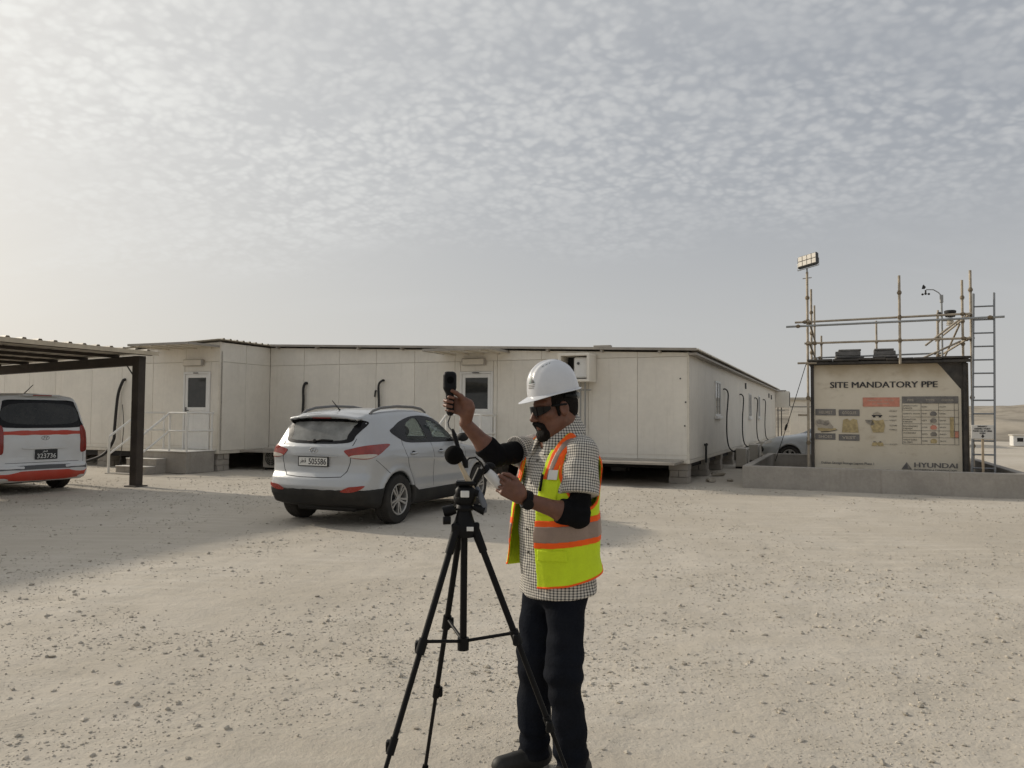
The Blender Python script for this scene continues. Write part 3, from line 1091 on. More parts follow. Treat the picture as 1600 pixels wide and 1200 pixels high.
def steps(label, a_off, b_off, group=None, land=(-14.1, -12.3), run=(-14.05, -12.98)):
    t = site_thing('entrance_steps', label, 'steps', a_off, b_off)
    la, lb = land[0], land[1]
    MB().box((la, -1.0, 0.0), (lb, -0.02, 0.555), 0.012).build('landing', M_conc, t)
    MB().box((la - 0.02, -1.03, 0.557), (lb + 0.02, -0.01, 0.580), 0.006).build('landing_slab', M_rail, t)
    for k, (b0, z) in enumerate(((-1.32, 0.37), (-1.64, 0.185))):
        MB().box((run[0], b0, 0.0), (run[1], b0 + 0.318, z), 0.01).build('step', M_conc, t)
        MB().box((run[0], b0 - 0.02, z + 0.002), (run[1], b0 + 0.30, z + 0.014), 0.004).build('tread', M_rail, t)
    MB().box((run[0], -1.96, 0.0), (run[1], -1.645, 0.03), 0.006).build('tread', M_conc, t)
    r = 0.030
    for a in (run[0], run[1]):
        h = MB()
        h.cyl((a, -1.85, 0.0), (a, -1.85, 0.95), r, n=8)
        h.tube([(a, -1.85, 0.95), (a, -0.95, 1.55), (a, -0.90, 1.57)], r, 8)
        h.tube([(a, -1.85, 0.50), (a, -0.95, 1.08), (a, -0.90, 1.10)], r * 0.9, 8)
        h.cyl((a, -0.92, 0.56), (a, -0.92, 1.57), r, n=8)
        h.build('stair_rail', M_rail, t, smooth=True, auto=50)
    for a in (la + 0.03, lb - 0.04):
        h = MB()
        h.cyl((a, -0.95, 0.57), (a, -0.95, 1.57), r, n=8)
        h.cyl((a, -0.1, 0.57), (a, -0.1, 1.57), r, n=8)
        for z in (1.57, 1.10):
            h.cyl((a, -0.95, z), (a, -0.05, z), r * 0.95, n=8)
        h.build('guard_rail', M_rail, t, smooth=True, auto=50)
    h = MB()
    for z in (1.57, 1.10):
        h.cyl((run[1], -0.95, z), (lb - 0.04, -0.95, z), r * 0.95, n=8)
    h.build('guard_rail', M_rail, t, smooth=True, auto=50)
    return t


steps('concrete steps with white tube rails at the left door, beside the van', 0, -2.0)
steps('concrete steps with white rails at the door behind the silver car', 7.9, 0.0, land=(-14.9, -12.75), run=(-14.85, -13.75))

# ------------------------------------------------------------------ outdoor units
M_ac = pmat('condenser_case', (0.46, 0.43, 0.38), 0.5, var=0.08, dust=0.4)


def condenser(label, a, b, turn=0.0, group=None):
    t = site_thing('outdoor_unit', label, 'air conditioner', a, b, group, turn)
    MB().box((-0.42, -0.16, 0.06), (0.42, 0.16, 0.62), 0.02).build('casing', M_ac, t)
    g = MB()
    for r_ in (0.06, 0.11, 0.16, 0.21):
        pts = [(-0.12 + r_ * math.cos(q * math.pi / 10), -0.172, 0.34 + r_ * math.sin(q * math.pi / 10)) for q in range(21)]
        g.tube(pts, 0.005, 5)
    g.box((-0.34, -0.175, 0.335), (0.1, -0.168, 0.345)); g.box((-0.125, -0.1755, 0.12), (-0.115, -0.1685, 0.56))
    g.build('fan_grille', M_ac, t)
    MB().cyl((-0.12, -0.164, 0.34), (-0.12, -0.1615, 0.34), 0.225, n=24).build('fan_opening', M_dark, t)
    MB().box((0.18, -0.166, 0.54), (0.34, -0.1615, 0.57)).build('name_plate', M_dark, t)
    for s in (-0.3, 0.3):
        MB().box((s - 0.03, -0.17, 0.0), (s + 0.03, 0.17, 0.058)).build('foot', M_dark, t)
    return t


condenser('cream outdoor unit left of the silver car, by the inner corner of the office', -11.25, -0.7)
condenser('outdoor unit under the office front behind the car bonnet', -7.2, -0.6)
condenser('nearest outdoor unit on the ground along the office side', 0.45, 6.7, math.pi / 2)
condenser('outdoor unit along the office side, second from the concrete bund corner', 0.45, 10.4, math.pi / 2)
condenser('outdoor unit along the office side, beside the nose of the sedan', 0.45, 14.0, math.pi / 2)

# rubble under the edge of the office
M_rub = pmat('rubble', (0.36, 0.32, 0.26), 0.95, var=0.2, bump=0.5)
def rubble(label, a, b, sz):
    m = MB().ball((0, 0, sz * 0.3), sz, 8, 5, (1.3, 0.8, 0.5))
    rr = random.Random(label)
    m.v = [(q[0] * rr.uniform(.8, 1.2), q[1] * rr.uniform(.8, 1.2), max(0.0, q[2])) for q in m.v]
    o = m.build('rubble_lump', M_rub)
    o.location = S(a, b); o.rotation_euler = (0, 0, rr.uniform(0, 3))
    tag(o, label, 'rubble')
rubble('broken concrete lump on the ground by the corner pier', 0.35, 0.9, 0.14)
rubble('small broken lump between the corner pier and the bund', 0.75, 1.3, 0.10)
rubble('flat broken lump further under the office side', 0.25, 2.9, 0.18)

# ------------------------------------------------------------------ block behind, seen between office and shelter
fb2 = site_thing('rear_cabin', 'pale flat-roofed cabin far behind, between the office end and the sign shelter', 'building', 0.3, 31.0)
for k in range(4):
    MB().box((0.2 + k * 1.22, 0, 0.3), (0.2 + (k + 1) * 1.22 - 0.012, 0.06, 1.9), 0.004).build('wall_panel', M_panel, fb2)
    MB().box((0.2 + k * 1.22, 0, 1.912), (0.2 + (k + 1) * 1.22 - 0.012, 0.06, 2.62), 0.004).build('wall_panel', M_panel, fb2)
MB().box((0.2, 0.05, 0.28), (5.0, 6.0, 2.6)).build('wall_core', M_seam, fb2)
MB().box((0.0, -0.2, 2.63), (5.2, 6.2, 2.78), 0.01).build('roof', M_roof, fb2)
MB().box((0.0, -0.02, 2.2), (5.1, 0.0, 2.24)).build('cable_tray', M_handle, fb2)
MB().box((0.2, 0.0, 0.0), (5.0, 5.8, 0.28)).build('plinth', M_conc, fb2)

# distant white cabin and mast near the hills
fc = thing('distant_cabin', 'tiny white cabin far off below the sandy bank at the right edge', 'cabin', (29.6, 44.6, 0.0), R(-20))
MB().box((-0.55, -0.4, 0.02), (0.55, 0.4, 0.62), 0.02).build('wall', M_white, fc)
MB().box((-0.6, -0.45, 0.622), (0.6, 0.45, 0.67), 0.01).build('roof', M_trim, fc)
MB().box((-0.35, -0.412, 0.28), (-0.05, -0.401, 0.5)).build('window', M_dark, fc)
# ================================================================== carport
M_cpost = pmat('dark_brown_steel', (0.030, 0.021, 0.015), 0.6, 0.0, var=0.2, scale=4, dust=0.05)
M_csheet = pmat('carport_sheet', (0.46, 0.42, 0.36), 0.55, 0.1, var=0.1, scale=2, streak=0.2)
M_cedge = pmat('carport_edge', (0.52, 0.45, 0.34), 0.6, var=0.15, scale=5, streak=0.3)
carport = site_thing('carport', 'open carport with dark steel posts and corrugated roof over the white van', 'carport', -10.58, -6.02)


def cz(a):                       # roof falls away from the yard
    return 2.78 + 0.030 * a


def cpost(a, b):
    h = cz(a) - 0.005
    p = MB().box((a - 0.10, b - 0.09, 0.0), (a + 0.10, b + 0.09, h), 0.008).build('post', M_cpost, carport)
    MB().box((a - 0.17, b - 0.16, 0.0), (a + 0.17, b + 0.16, 0.025), 0.006).build('base_plate', M_cpost, p)


for b in (0.0, -6.2):
    cpost(0.0, b)
    cpost(-5.4, b)
    # main beam
    y0, y1 = b - 0.075, b + 0.075
    v = []
    for a in (-6.0, -0.102):
        v += [(a, y0, cz(a) - 0.20), (a, y1, cz(a) - 0.20), (a, y1, cz(a) - 0.006), (a, y0, cz(a) - 0.006)]
    MB().add(v, [(0, 1, 2, 3), (7, 6, 5, 4), (0, 4, 5, 1), (1, 5, 6, 2), (2, 6, 7, 3), (3, 7, 4, 0)]).build('beam', M_cpost, carport)
    MB().cyl((-0.1, b, 2.30), (-0.35, b, 2.57), 0.014, n=6).build('brace', M_cpost, carport)
for k in range(7):
    a = 0.20 - k * 0.98
    MB().box((a - 0.03, -8.6, cz(a) + 0.001), (a + 0.03, 0.14, cz(a) + 0.065), 0.004).build('purlin', M_cpost, carport)
corrugated(-6.2, 0.33, -8.7, 0.20, lambda a: cz(a) + 0.072, 'roof_sheet', M_csheet, carport, pitch=0.30, rise=0.045)
fa = MB().box((0.335, -8.7, cz(0.33) - 0.002), (0.347, 0.20, cz(0.33) + 0.085), 0.003).build('fascia', M_cedge, carport)
# ================================================================== concrete bund, sign shelter and scaffold
bund = site_thing('concrete_bund', 'low rectangular concrete bund wall round the sign shelter', 'wall', 1.21, -0.265)
BW, BD, BH, BT = 5.42, 6.75, 0.49, 0.18
MB().box((0, 0, -0.05), (BW, BT, BH), 0.015).build('front_wall', M_conc, bund)
MB().box((0, BD - BT, -0.05), (BW, BD, BH - 0.004), 0.015).build('back_wall', M_conc, bund)
MB().box((0.002, BT + 0.001, -0.05), (BT, BD - BT - 0.001, BH - 0.002), 0.012).build('end_wall', M_conc, bund)
MB().box((BW - BT, BT + 0.001, -0.05), (BW - 0.002, BD - BT - 0.001, BH - 0.002), 0.012).build('end_wall', M_conc, bund)
MB().box((BT, BT, 0.022), (BW - BT, BD - BT, 0.05)).build('floor_slab', M_conc, bund)

M_tarp = pmat('dark_tarp', (0.035, 0.033, 0.032), 0.75, var=0.3, scale=6, bump=0.4, bscale=18, dust=0.15)
M_ply = pmat('weathered_ply', (0.14, 0.115, 0.085), 0.85, var=0.3, scale=3)
M_print = {}


def banner_mat():
    m, g, bs = new_mat('faded_banner')
    tc = g.n('ShaderNodeTexCoord')
    p = tc.outputs['Object']
    c = g.mix(g.ramp(g.noise(p, 1.3, 5, 0.6), 0.3, 0.7), (0.60, 0.535, 0.42), (0.67, 0.605, 0.49))
    # brown water stain along the head of the sheet and blotches
    sp = g.n('ShaderNodeSeparateXYZ'); g.lk(p, sp.inputs[0])
    top = g.ramp(g.math('ADD', sp.outputs[2], g.math('MULTIPLY', g.noise(p, 2.2, 4), 0.5)), 2.62, 3.0)
    c = g.mix(g.math('MULTIPLY', top, 0.8), c, (0.36, 0.28, 0.17))
    bl = g.ramp(g.noise(g.scalev(p, (1.0, 1.0, 2.2), loc=(4, 2, 1)), 1.9, 5, 0.65), 0.57, 0.75)
    c = g.mix(g.math('MULTIPLY', bl, 0.55), c, (0.38, 0.31, 0.22))
    cr = g.ramp(g.noise(g.scalev(p, (2.5, 1.0, 7.0), loc=(1, 7, 3)), 2.4, 5, 0.7), 0.66, 0.74)
    c = g.mix(g.math('MULTIPLY', cr, 0.5), c, (0.30, 0.26, 0.21))
    g.lk(c, bs.inputs['Base Color'])
    bs.inputs['Roughness'].default_value = 0.6
    b = g.n('ShaderNodeBump'); b.inputs['Strength'].default_value = 0.25; b.inputs['Distance'].default_value = 0.03
    g.lk(g.noise(g.scalev(p, (1.0, 1.0, 0.5)), 3.0, 4), b.inputs['Height']); g.lk(b.outputs[0], bs.inputs['Normal'])
    return m


shelter = site_thing('sign_shelter', 'boxy shelter inside the bund with a faded safety banner across its front', 'shelter', 2.62, 0.5)
SW, SD, ST = 3.04, 5.3, 2.80
MB().box((0.02, 0.03, 0.05), (SW - 0.02, 0.09, ST), 0.004).build('front_board', M_tarp, shelter)
MB().box((0.02, 0.092, 0.05), (0.08, SD, ST), 0.004).build('side_board', M_tarp, shelter)
MB().box((SW - 0.08, 0.092, 0.05), (SW - 0.02, SD, ST), 0.004).build('side_board', M_tarp, shelter)
MB().box((0.082, SD - 0.06, 0.05), (SW - 0.082, SD, ST), 0.004).build('rear_board', M_tarp, shelter)
for a in (-0.005, SW - 0.062):
    MB().box((a, -0.03, 0.05), (a + 0.065, 0.028, ST - 0.02), 0.006).build('corner_post', M_tarp, shelter)
MB().box((SW + 0.01, 0.25, 0.05), (SW + 0.07, 0.32, ST - 0.05), 0.006).build('corner_post', M_ply, shelter)
# roof boards, a little uneven
rng = random.Random(4)
for k in range(6):
    a0 = -0.07 + k * 0.53
    dz = rng.uniform(-0.004, 0.018)
    o = MB().box((0, -0.16, 0), (0.525, SD + 0.1, 0.045), 0.006).build('roof_board', M_tarp, shelter)
    o.location = (a0, rng.uniform(-0.03, 0.03), ST + 0.012 + dz)
    o.rotation_euler = (0, rng.uniform(-0.012, 0.012), 0)
MB().box((-0.10, -0.12, ST - 0.055), (SW + 0.08, -0.035, ST + 0.006), 0.01).build('roof_edge', M_tarp, shelter)

# the banner: a sheet with one cut corner, slightly slack
BX0, BX1, BZ0, BZ1 = 0.065, SW - 0.10, 0.42, 2.735
def banner_sheet():
    nx, nz = 40, 32
    vs, fs = [], []
    for i in range(nx + 1):
        for j in range(nz + 1):
            x = BX0 + (BX1 - BX0) * i / nx
            ztop = BZ1 if x < 2.52 else BZ1 - (x - 2.52) * (0.56 / (BX1 - 2.52))
            z = BZ0 + (ztop - BZ0) * j / nz
            y = 0.018 - 0.006 * math.sin(3.1 * x) * math.sin(2.2 * z)
            vs.append((x, y, z))
    for i in range(nx):
        for j in range(nz):
            q = i * (nz + 1) + j
            fs.append((q, q + nz + 1, q + nz + 2, q + 1))
    n = len(vs)
    vs += [(x, y + 0.004, z) for x, y, z in vs]
    fs += [tuple(i + n for i in f[::-1]) for f in fs]
    return MB().add(vs, fs).build('banner', banner_mat(), shelter, smooth=True, fix=False)


banner = banner_sheet()
banner['label'] = 'faded printed banner with a folded upper right corner'
M_ink = flat('black_ink', (0.035, 0.033, 0.035), 0.6)
M_grey = pmat('grey_print', (0.16, 0.15, 0.14), 0.6, var=0.25, scale=9)
M_red = pmat('faded_red_print', (0.55, 0.23, 0.16), 0.6, var=0.2, scale=8)
M_pale = pmat('pale_print', (0.42, 0.37, 0.30), 0.6, var=0.15, scale=9)
M_tan = pmat('tan_print', (0.42, 0.33, 0.17), 0.6, var=0.35, scale=12)
M_smoke = pmat('smoky_print', (0.24, 0.215, 0.18), 0.6, var=0.45, scale=14)
FY = 0.008                                   # print lies just in front of the sheet
RT = (math.pi / 2, 0, 0)


def bar(x0, x1, z0, z1, mat, name='print_bar', y=FY, c=0.0):
    return MB().box((x0, y - 0.0015, z0), (x1, y, z1), c).build(name, mat, banner)


def txt(s, x, z, h, w, mat, bold=0.0, align='LEFT', y=FY - 0.002):
    return text_mesh('lettering', s, h / 0.72, mat, banner, (x, y, z), RT, align, bold, width=w, extrude=0.0008)


for k_ in (-0.0055, 0.0, 0.0055):
    txt('SITE MANDATORY PPE', 0.395 + k_, 2.225, 0.135, 2.10, M_ink, y=FY - 0.002 - k_ * 0.05)
bar(1.06, 1.78, 1.81, 2.01, M_red, 'red_panel')
txt('MANDATORY PPE FOR', 1.15, 1.93, 0.035, 0.52, M_pale)
txt('ALL PERSONNEL', 1.25, 1.86, 0.035, 0.34, M_pale)
for s, x0, z0 in (('HELMET', 0.09, 1.615), ('GOGGLES', 0.57, 1.605), ('SHOES', 0.08, 1.075), ('VEST', 0.565, 1.06)):
    bar(x0, x0 + 0.42, z0, z0 + 0.14, M_grey, 'caption_panel')
    txt(s, x0 + 0.07, z0 + 0.04, 0.062, 0.28, M_pale, 0.001)


def blob(pts, mat, name='picture', y=FY):
    MB().prism(pts, y - 0.0015, y, 'Y').build(name, mat, banner)


# boot picture with its sole, vest picture
blob([(0.10, 1.50), (0.17, 1.53), (0.28, 1.50), (0.36, 1.51), (0.40, 1.44), (0.46, 1.36), (0.44, 1.31), (0.30, 1.34), (0.14, 1.36), (0.09, 1.42)], M_pale)
blob([(0.11, 1.48), (0.18, 1.51), (0.26, 1.48), (0.35, 1.49), (0.38, 1.43), (0.32, 1.38), (0.20, 1.42), (0.12, 1.43)], M_smoke, y=FY - 0.002)
blob([(0.14, 1.34), (0.30, 1.325), (0.50, 1.33), (0.53, 1.305), (0.38, 1.27), (0.22, 1.255), (0.13, 1.29)], M_tan)
blob([(0.20, 1.255), (0.38, 1.262), (0.54, 1.30), (0.54, 1.29), (0.36, 1.245), (0.20, 1.238)], M_ink, y=FY - 0.002)
blob([(0.66, 1.52), (0.74, 1.545), (0.80, 1.50), (0.86, 1.545), (0.94, 1.52), (0.97, 1.24), (0.63, 1.24)], M_tan)
# man-shaped diagram: helmet, glasses, vest, boots, each with its pointer
blob([(1.26, 1.66), (1.34, 1.70), (1.42, 1.66), (1.42, 1.64), (1.26, 1.64)], M_pale)
bar(1.235, 1.44, 1.605, 1.628, M_ink, 'goggles_picture')
bar(1.255, 1.305, 1.575, 1.604, M_ink, 'goggles_picture'); bar(1.37, 1.42, 1.575, 1.604, M_ink, 'goggles_picture')
blob([(1.24, 1.53), (1.31, 1.51), (1.37, 1.51), (1.46, 1.53), (1.49, 1.40), (1.46, 1.25), (1.25, 1.25), (1.21, 1.40)], M_tan)
blob([(1.10, 1.52), (1.24, 1.52), (1.29, 1.42), (1.22, 1.40), (1.12, 1.46)], M_smoke)
blob([(1.24, 1.02), (1.30, 1.06), (1.335, 1.02), (1.39, 1.06), (1.45, 1.02), (1.46, 0.96), (1.36, 0.955), (1.335, 0.99), (1.31, 0.955), (1.23, 0.96)], M_tan)
bar(1.26, 1.30, 1.03, 1.062, M_smoke, y=FY - 0.002); bar(1.375, 1.415, 1.03, 1.062, M_smoke, y=FY - 0.002)
for z, s in ((1.70, 'HELMET'), (1.59, 'GOGGLES'), (1.50, 'VEST'), (1.39, 'GLOVES'), (1.30, 'COVERALL'), (0.985, 'SHOES')):
    txt(s, 1.575, z, 0.028, 0.15, M_smoke, 0.0006)
for z in (1.505, 0.995):
    bar(1.48, 1.56, z, z + 0.005, M_smoke, 'pointer_line')
# table: head row, rules, text, little pictures
TX0, TX1, TZ0, TZ1 = 1.825, 2.885, 1.01, 2.03
bar(TX0, TX1, TZ1 - 0.15, TZ1, M_grey, 'table_head')
txt('PPE', TX0 + 0.10, TZ1 - 0.10, 0.045, 0.12, M_pale); txt('TYPE', TX0 + 0.45, TZ1 - 0.10, 0.045, 0.17, M_pale)
txt('COLOUR', TX0 + 0.75, TZ1 - 0.10, 0.045, 0.22, M_pale)
rows = [TZ1 - 0.15 - k * (TZ1 - 0.15 - TZ0) / 6 for k in range(7)]
for z in rows[1:]:
    bar(TX0, TX1, z - 0.003, z + 0.003, M_ink, 'table_rule')
for x in (TX0, TX0 + 0.36, TX0 + 0.69, TX0 + 0.98, TX1 - 0.006):
    bar(x, x + 0.006, TZ0, TZ1 - 0.151, M_ink, 'table_rule', y=FY - 0.0018)
tw = [('OPERATORS', 'HELMET', 'YELLOW'), ('SAFETY TEAM', 'HELMET', 'GREEN'), ('FOREMAN', 'VEST', 'ORANGE'), ('ENGINEERS', 'GLOVES', 'WHITE'), ('WORKERS', 'BOOTS', 'RED'), ('VISITORS', 'GOGGLES', 'YELLOW')]
for k, (a_, b_, c_) in enumerate(tw):
    zc = (rows[k] + rows[k + 1]) / 2
    txt(a_, TX0 + 0.015, zc + (0.008 if k != 1 else -0.015), 0.026, 0.10 + 0.02 * len(a_), M_ink)
    if k in (0, 2, 3, 5):
        txt('SUPERVISOR' if k != 5 else 'ALL AREAS', TX0 + 0.015, zc - 0.042, 0.026, 0.18, M_ink)
    txt(b_, TX0 + 0.375, zc - 0.012, 0.026, 0.10, M_ink); txt(c_, TX0 + 0.705, zc - 0.012, 0.026, 0.12, M_ink)
    if k:
        blob([(TX0 + 0.54, zc - 0.045), (TX0 + 0.53, zc + 0.01), (TX0 + 0.57, zc + 0.05), (TX0 + 0.63, zc + 0.045), (TX0 + 0.66, zc), (TX0 + 0.64, zc - 0.045)],
             [M_smoke, M_grey, M_smoke, M_red, M_smoke, M_tan][k], 'table_picture')
bar(TX1 - 0.07, TX1 - 0.008, rows[5] + 0.008, rows[4] - 0.008, M_red, 'table_cell')
bar(TX0 + 0.90, TX0 + 0.97, rows[5] + 0.01, rows[2], M_tan, 'table_stain')
# foot line and maker's mark
txt('Dukhan Sewage Storage Lagoon Phase 1', 0.20, 0.545, 0.05, 1.06, M_grey, 0.001)
blob([(1.80, 0.47), (2.00, 0.47), (1.90, 0.625)], M_grey, 'emblem')
blob([(1.90, 0.625), (2.00, 0.47), (1.93, 0.47)], M_smoke, 'emblem', y=FY - 0.002)
for k_ in (-0.006, 0.0, 0.006):
    txt('HYUNDAI', 2.035 + k_, 0.52, 0.105, 0.80, M_grey, y=FY - 0.002 - k_ * 0.05)
txt('ENGINEERING & CONSTRUCTION', 2.035, 0.455, 0.034, 0.80, M_grey, 0.001)

# ------------------------------------------------------------------ scaffold
M_tube = pmat('scaffold_tube', (0.36, 0.31, 0.24), 0.6, 0.25, var=0.3, scale=9, dust=0.2)
M_galv = pmat('galvanised_tube', (0.30, 0.31, 0.31), 0.5, 0.6, var=0.15, scale=8)
M_coup = pmat('coupler', (0.20, 0.16, 0.11), 0.6, 0.5, var=0.3, scale=20)
sca = site_thing('scaffold', 'rusty tan tube scaffold rising round and above the sign shelter', 'scaffold', 0, 0)


def tube_(p0, p1, r=0.026, mat=None, name='tube', collars=()):
    o = MB().cyl(p0, p1, r, n=10).build(name, mat or M_tube, sca, smooth=True, auto=50)
    d = (Vector(p1) - Vector(p0))
    for t in collars:
        c = Vector(p0) + d * t
        u_ = d.normalized()
        k = MB().cyl(c - u_ * 0.022, c + u_ * 0.022, r * 1.75, n=10)
        k.cyl(c - u_ * 0.045, c + u_ * 0.045, r * 1.25, n=10)
        k.build('coupler', M_coup, o)
    return o


def standard(a, b, z0, z1, name='standard'):
    cs = [(z - z0) / (z1 - z0) for z in (1.0, 2.0, 3.22, 3.72, 4.25) if z0 + 0.1 < z < z1 - 0.1]
    tube_((a, b, z0), (a, b, z1), 0.027, name=name, collars=cs)


for a, b, z0, z1 in ((2.565, 0.40, 0.05, 4.84), (4.41, 0.30, 2.72, 4.62), (5.745, 0.40, 0.05, 4.66), (2.57, 3.0, 0.05, 4.85),
                     (2.57, 6.0, 0.05, 4.84), (2.75, 6.05, 2.9, 3.95), (5.74, 1.52, 0.05, 4.64), (5.74, 6.0, 0.05, 4.55), (4.2, 6.0, 2.9, 4.32), (5.62, 5.0, 2.9, 4.35)):
    standard(a, b, z0, z1)
for p0, p1, mt in (((2.30, 0.36, 3.70), (5.80, 0.34, 3.745), None), ((2.50, 0.34, 3.22), (5.80, 0.36, 3.235), None),
                   ((2.12, 0.27, 3.60), (6.32, 0.26, 3.645), M_galv), ((2.60, 0.30, 3.72), (2.60, 6.2, 3.72), None),
                   ((2.60, 0.30, 3.24), (2.60, 6.2, 3.24), None), ((5.70, 0.30, 3.72), (5.70, 6.2, 3.72), None),
                   ((5.70, 0.3, 3.24), (5.70, 6.2, 3.24), None), ((2.5, 5.96, 3.30), (5.85, 5.96, 3.36), M_galv),
                   ((2.35, 0.36, 2.78), (2.75, 0.36, 2.78), None), ((2.35, 0.44, 1.62), (2.55, 0.44, 1.62), None)):
    tube_(p0, p1, 0.024, mt, 'ledger', collars=(0.06, 0.94) if (Vector(p1) - Vector(p0)).length > 1 else ())
tube_((5.69, 1.6, 3.66), (5.72, 5.6, 2.92), 0.022, name='diagonal_brace')
tube_((4.95, 1.52, 2.92), (5.70, 1.50, 3.28), 0.022, name='diagonal_brace')
tube_((5.0, 1.50, 3.2), (5.70, 1.54, 3.78), 0.022, name='diagonal_brace')

# guy rope to the ground with its tensioner
gr = site_thing('guy_rope', 'thin dark guy rope with a tensioner slanting from the scaffold to the bund', 'rope', 0, 0)
p0, p1 = Vector((2.52, 0.45, 2.75)), Vector((1.75, 1.9, 0.49))
MB().tube([p0, p0.lerp(p1, 0.5) + Vector((0, 0, -0.03)), p1], 0.008, 6).build('rope', M_black, gr)
pm = p0.lerp(p1, 0.62)
MB().tube([pm + (p1 - p0) * -0.03, pm + (p1 - p0) * -0.01, pm + (p1 - p0) * 0.03, pm + (p1 - p0) * 0.045], 0.03, 7, (0.3, 1.0, 0.9, 0.3)).build('tensioner', M_black, gr)

# floodlight on the front left standard
fl = thing('floodlight', 'square floodlight of eight lens cells on the tallest scaffold pole', 'floodlight', S(2.565, 0.40), -PSI + R(-22))
MB().cyl((0, 0, 4.845), (0, 0, 4.93), 0.018, n=10).build('stem', M_steel, fl)
MB().cyl((-0.10, -0.0, 4.70), (0.10, 0.0, 4.70), 0.012, n=8).build('cross_bolt', M_steel, fl)
T = Matrix.Translation((0.03, -0.03, 5.09)) @ Matrix.Rotation(R(-9), 4, 'Y') @ Matrix.Rotation(R(-18), 4, 'X')
MB().box((-0.235, -0.035, -0.155), (0.235, 0.06, 0.155), 0.03, T).build('housing', flat('lamp_housing', (0.05, 0.05, 0.05), 0.5), fl)
M_lens = pmat('lamp_lens', (0.80, 0.74, 0.64), 0.25, var=0.05)
for i in range(4):
    for j in range(2):
        x0 = -0.205 + i * 0.105
        z0 = -0.125 + j * 0.132
        MB().box((x0, -0.045, z0), (x0 + 0.094, -0.034, z0 + 0.118), 0.008, T).build('lens', M_lens, fl)
yk = MB()
yk.tube([T @ Vector((-0.245, 0.02, 0.0)), T @ Vector((-0.245, 0.02, -0.18)), T @ Vector((0.245, 0.02, -0.18)), T @ Vector((0.245, 0.02, 0.0))], 0.010, 6)
yk.build('yoke', M_steel, fl)

# stacked crates on the deck
M_slab = pmat('grey_slab', (0.16, 0.155, 0.15), 0.8, var=0.25, scale=7)
def stack(label, a, b, w, tilt):
    t = site_thing('deck_slabs', label, 'slabs', a, b, None, tilt)
    rr = random.Random(label)
    z = 2.90
    for k, (dw, h) in enumerate(((1.12, 0.04), (1.0, 0.10), (0.9, 0.045))):
        o = MB().box((-w / 2 * dw, -0.25, 0), (w / 2 * dw, 0.25, h), 0.012).build('slab', M_slab, t)
        o.location = (rr.uniform(-.04, .04), rr.uniform(-.03, .03), z)
        o.rotation_euler = (0, rr.uniform(-0.01, 0.01), rr.uniform(-.05, .05))
        z += h + 0.004
    return t


stack('left stack of grey slabs lying on the shelter roof', 3.42, 0.9, 0.52, 0.03)
stack('right stack of grey slabs lying on the shelter roof by the middle pole', 4.12, 0.95, 0.44, -0.05)

# weather station
ws = site_thing('weather_station', 'weather station with cup anemometer on a bent arm above the shelter', 'weather station', 5.39, 2.0)
MB().cyl((0, 0, 2.86), (0, 0, 4.30), 0.022, n=10).build('mast', M_galv, ws)
MB().box((-0.035, -0.03, 4.22), (0.035, 0.03, 4.40), 0.008).build('bracket', M_steel, ws)
MB().tube([(0, 0, 4.38), (-0.06, 0, 4.46), (-0.16, 0, 4.53), (-0.30, 0, 4.54), (-0.33, 0, 4.50)], 0.012, 8).build('arm', M_steel, ws, smooth=True, auto=60)
cups = MB()
cups.cyl((-0.32, 0, 4.42), (-0.32, 0, 4.53), 0.018, n=8)
for k in range(3):
    t = k * 2.094 + 0.4
    e = Vector((-0.32 + 0.075 * math.cos(t), 0.075 * math.sin(t), 4.44))
    cups.cyl((-0.32, 0, 4.44), e, 0.005, n=6); cups.ball(e, 0.026, 8, 6)
cups.build('cup_rotor', M_dark, ws, smooth=True)
MB().prism([(-0.40, 4.56), (-0.34, 4.555), (-0.31, 4.60), (-0.36, 4.66), (-0.38, 4.64)], -0.004, 0.004, 'Y').build('wind_vane', M_dark, ws)
MB().ball((-0.05, 0, 3.96), 0.05, 10, 8).build('junction', M_dark, ws, smooth=True)
sh = MB()
for k in range(5):
    sh.lathe([(0.0, 3.70 + k * 0.035), (0.085 - 0.004 * k, 3.695 + k * 0.035), (0.09 - 0.004 * k, 3.705 + k * 0.035), (0.05, 3.725 + k * 0.035), (0.0, 3.728 + k * 0.035)], 16, origin=(0.17, 0.0, 0))
sh.build('radiation_shield', M_trim, ws, smooth=True, auto=30)
MB().lathe([(0.0, 3.88), (0.10, 3.885), (0.105, 3.91), (0.09, 3.925), (0.06, 3.94), (0.06, 3.96), (0.12, 3.97), (0.125, 4.02), (0.10, 4.035), (0, 4.04)], 18, origin=(0.17, 0, 0)).build('rain_gauge', M_dark, ws, smooth=True, auto=40)
MB().cyl((0.0, 0, 3.80), (0.17, 0, 3.80), 0.012, n=6).build('side_arm', M_steel, ws)

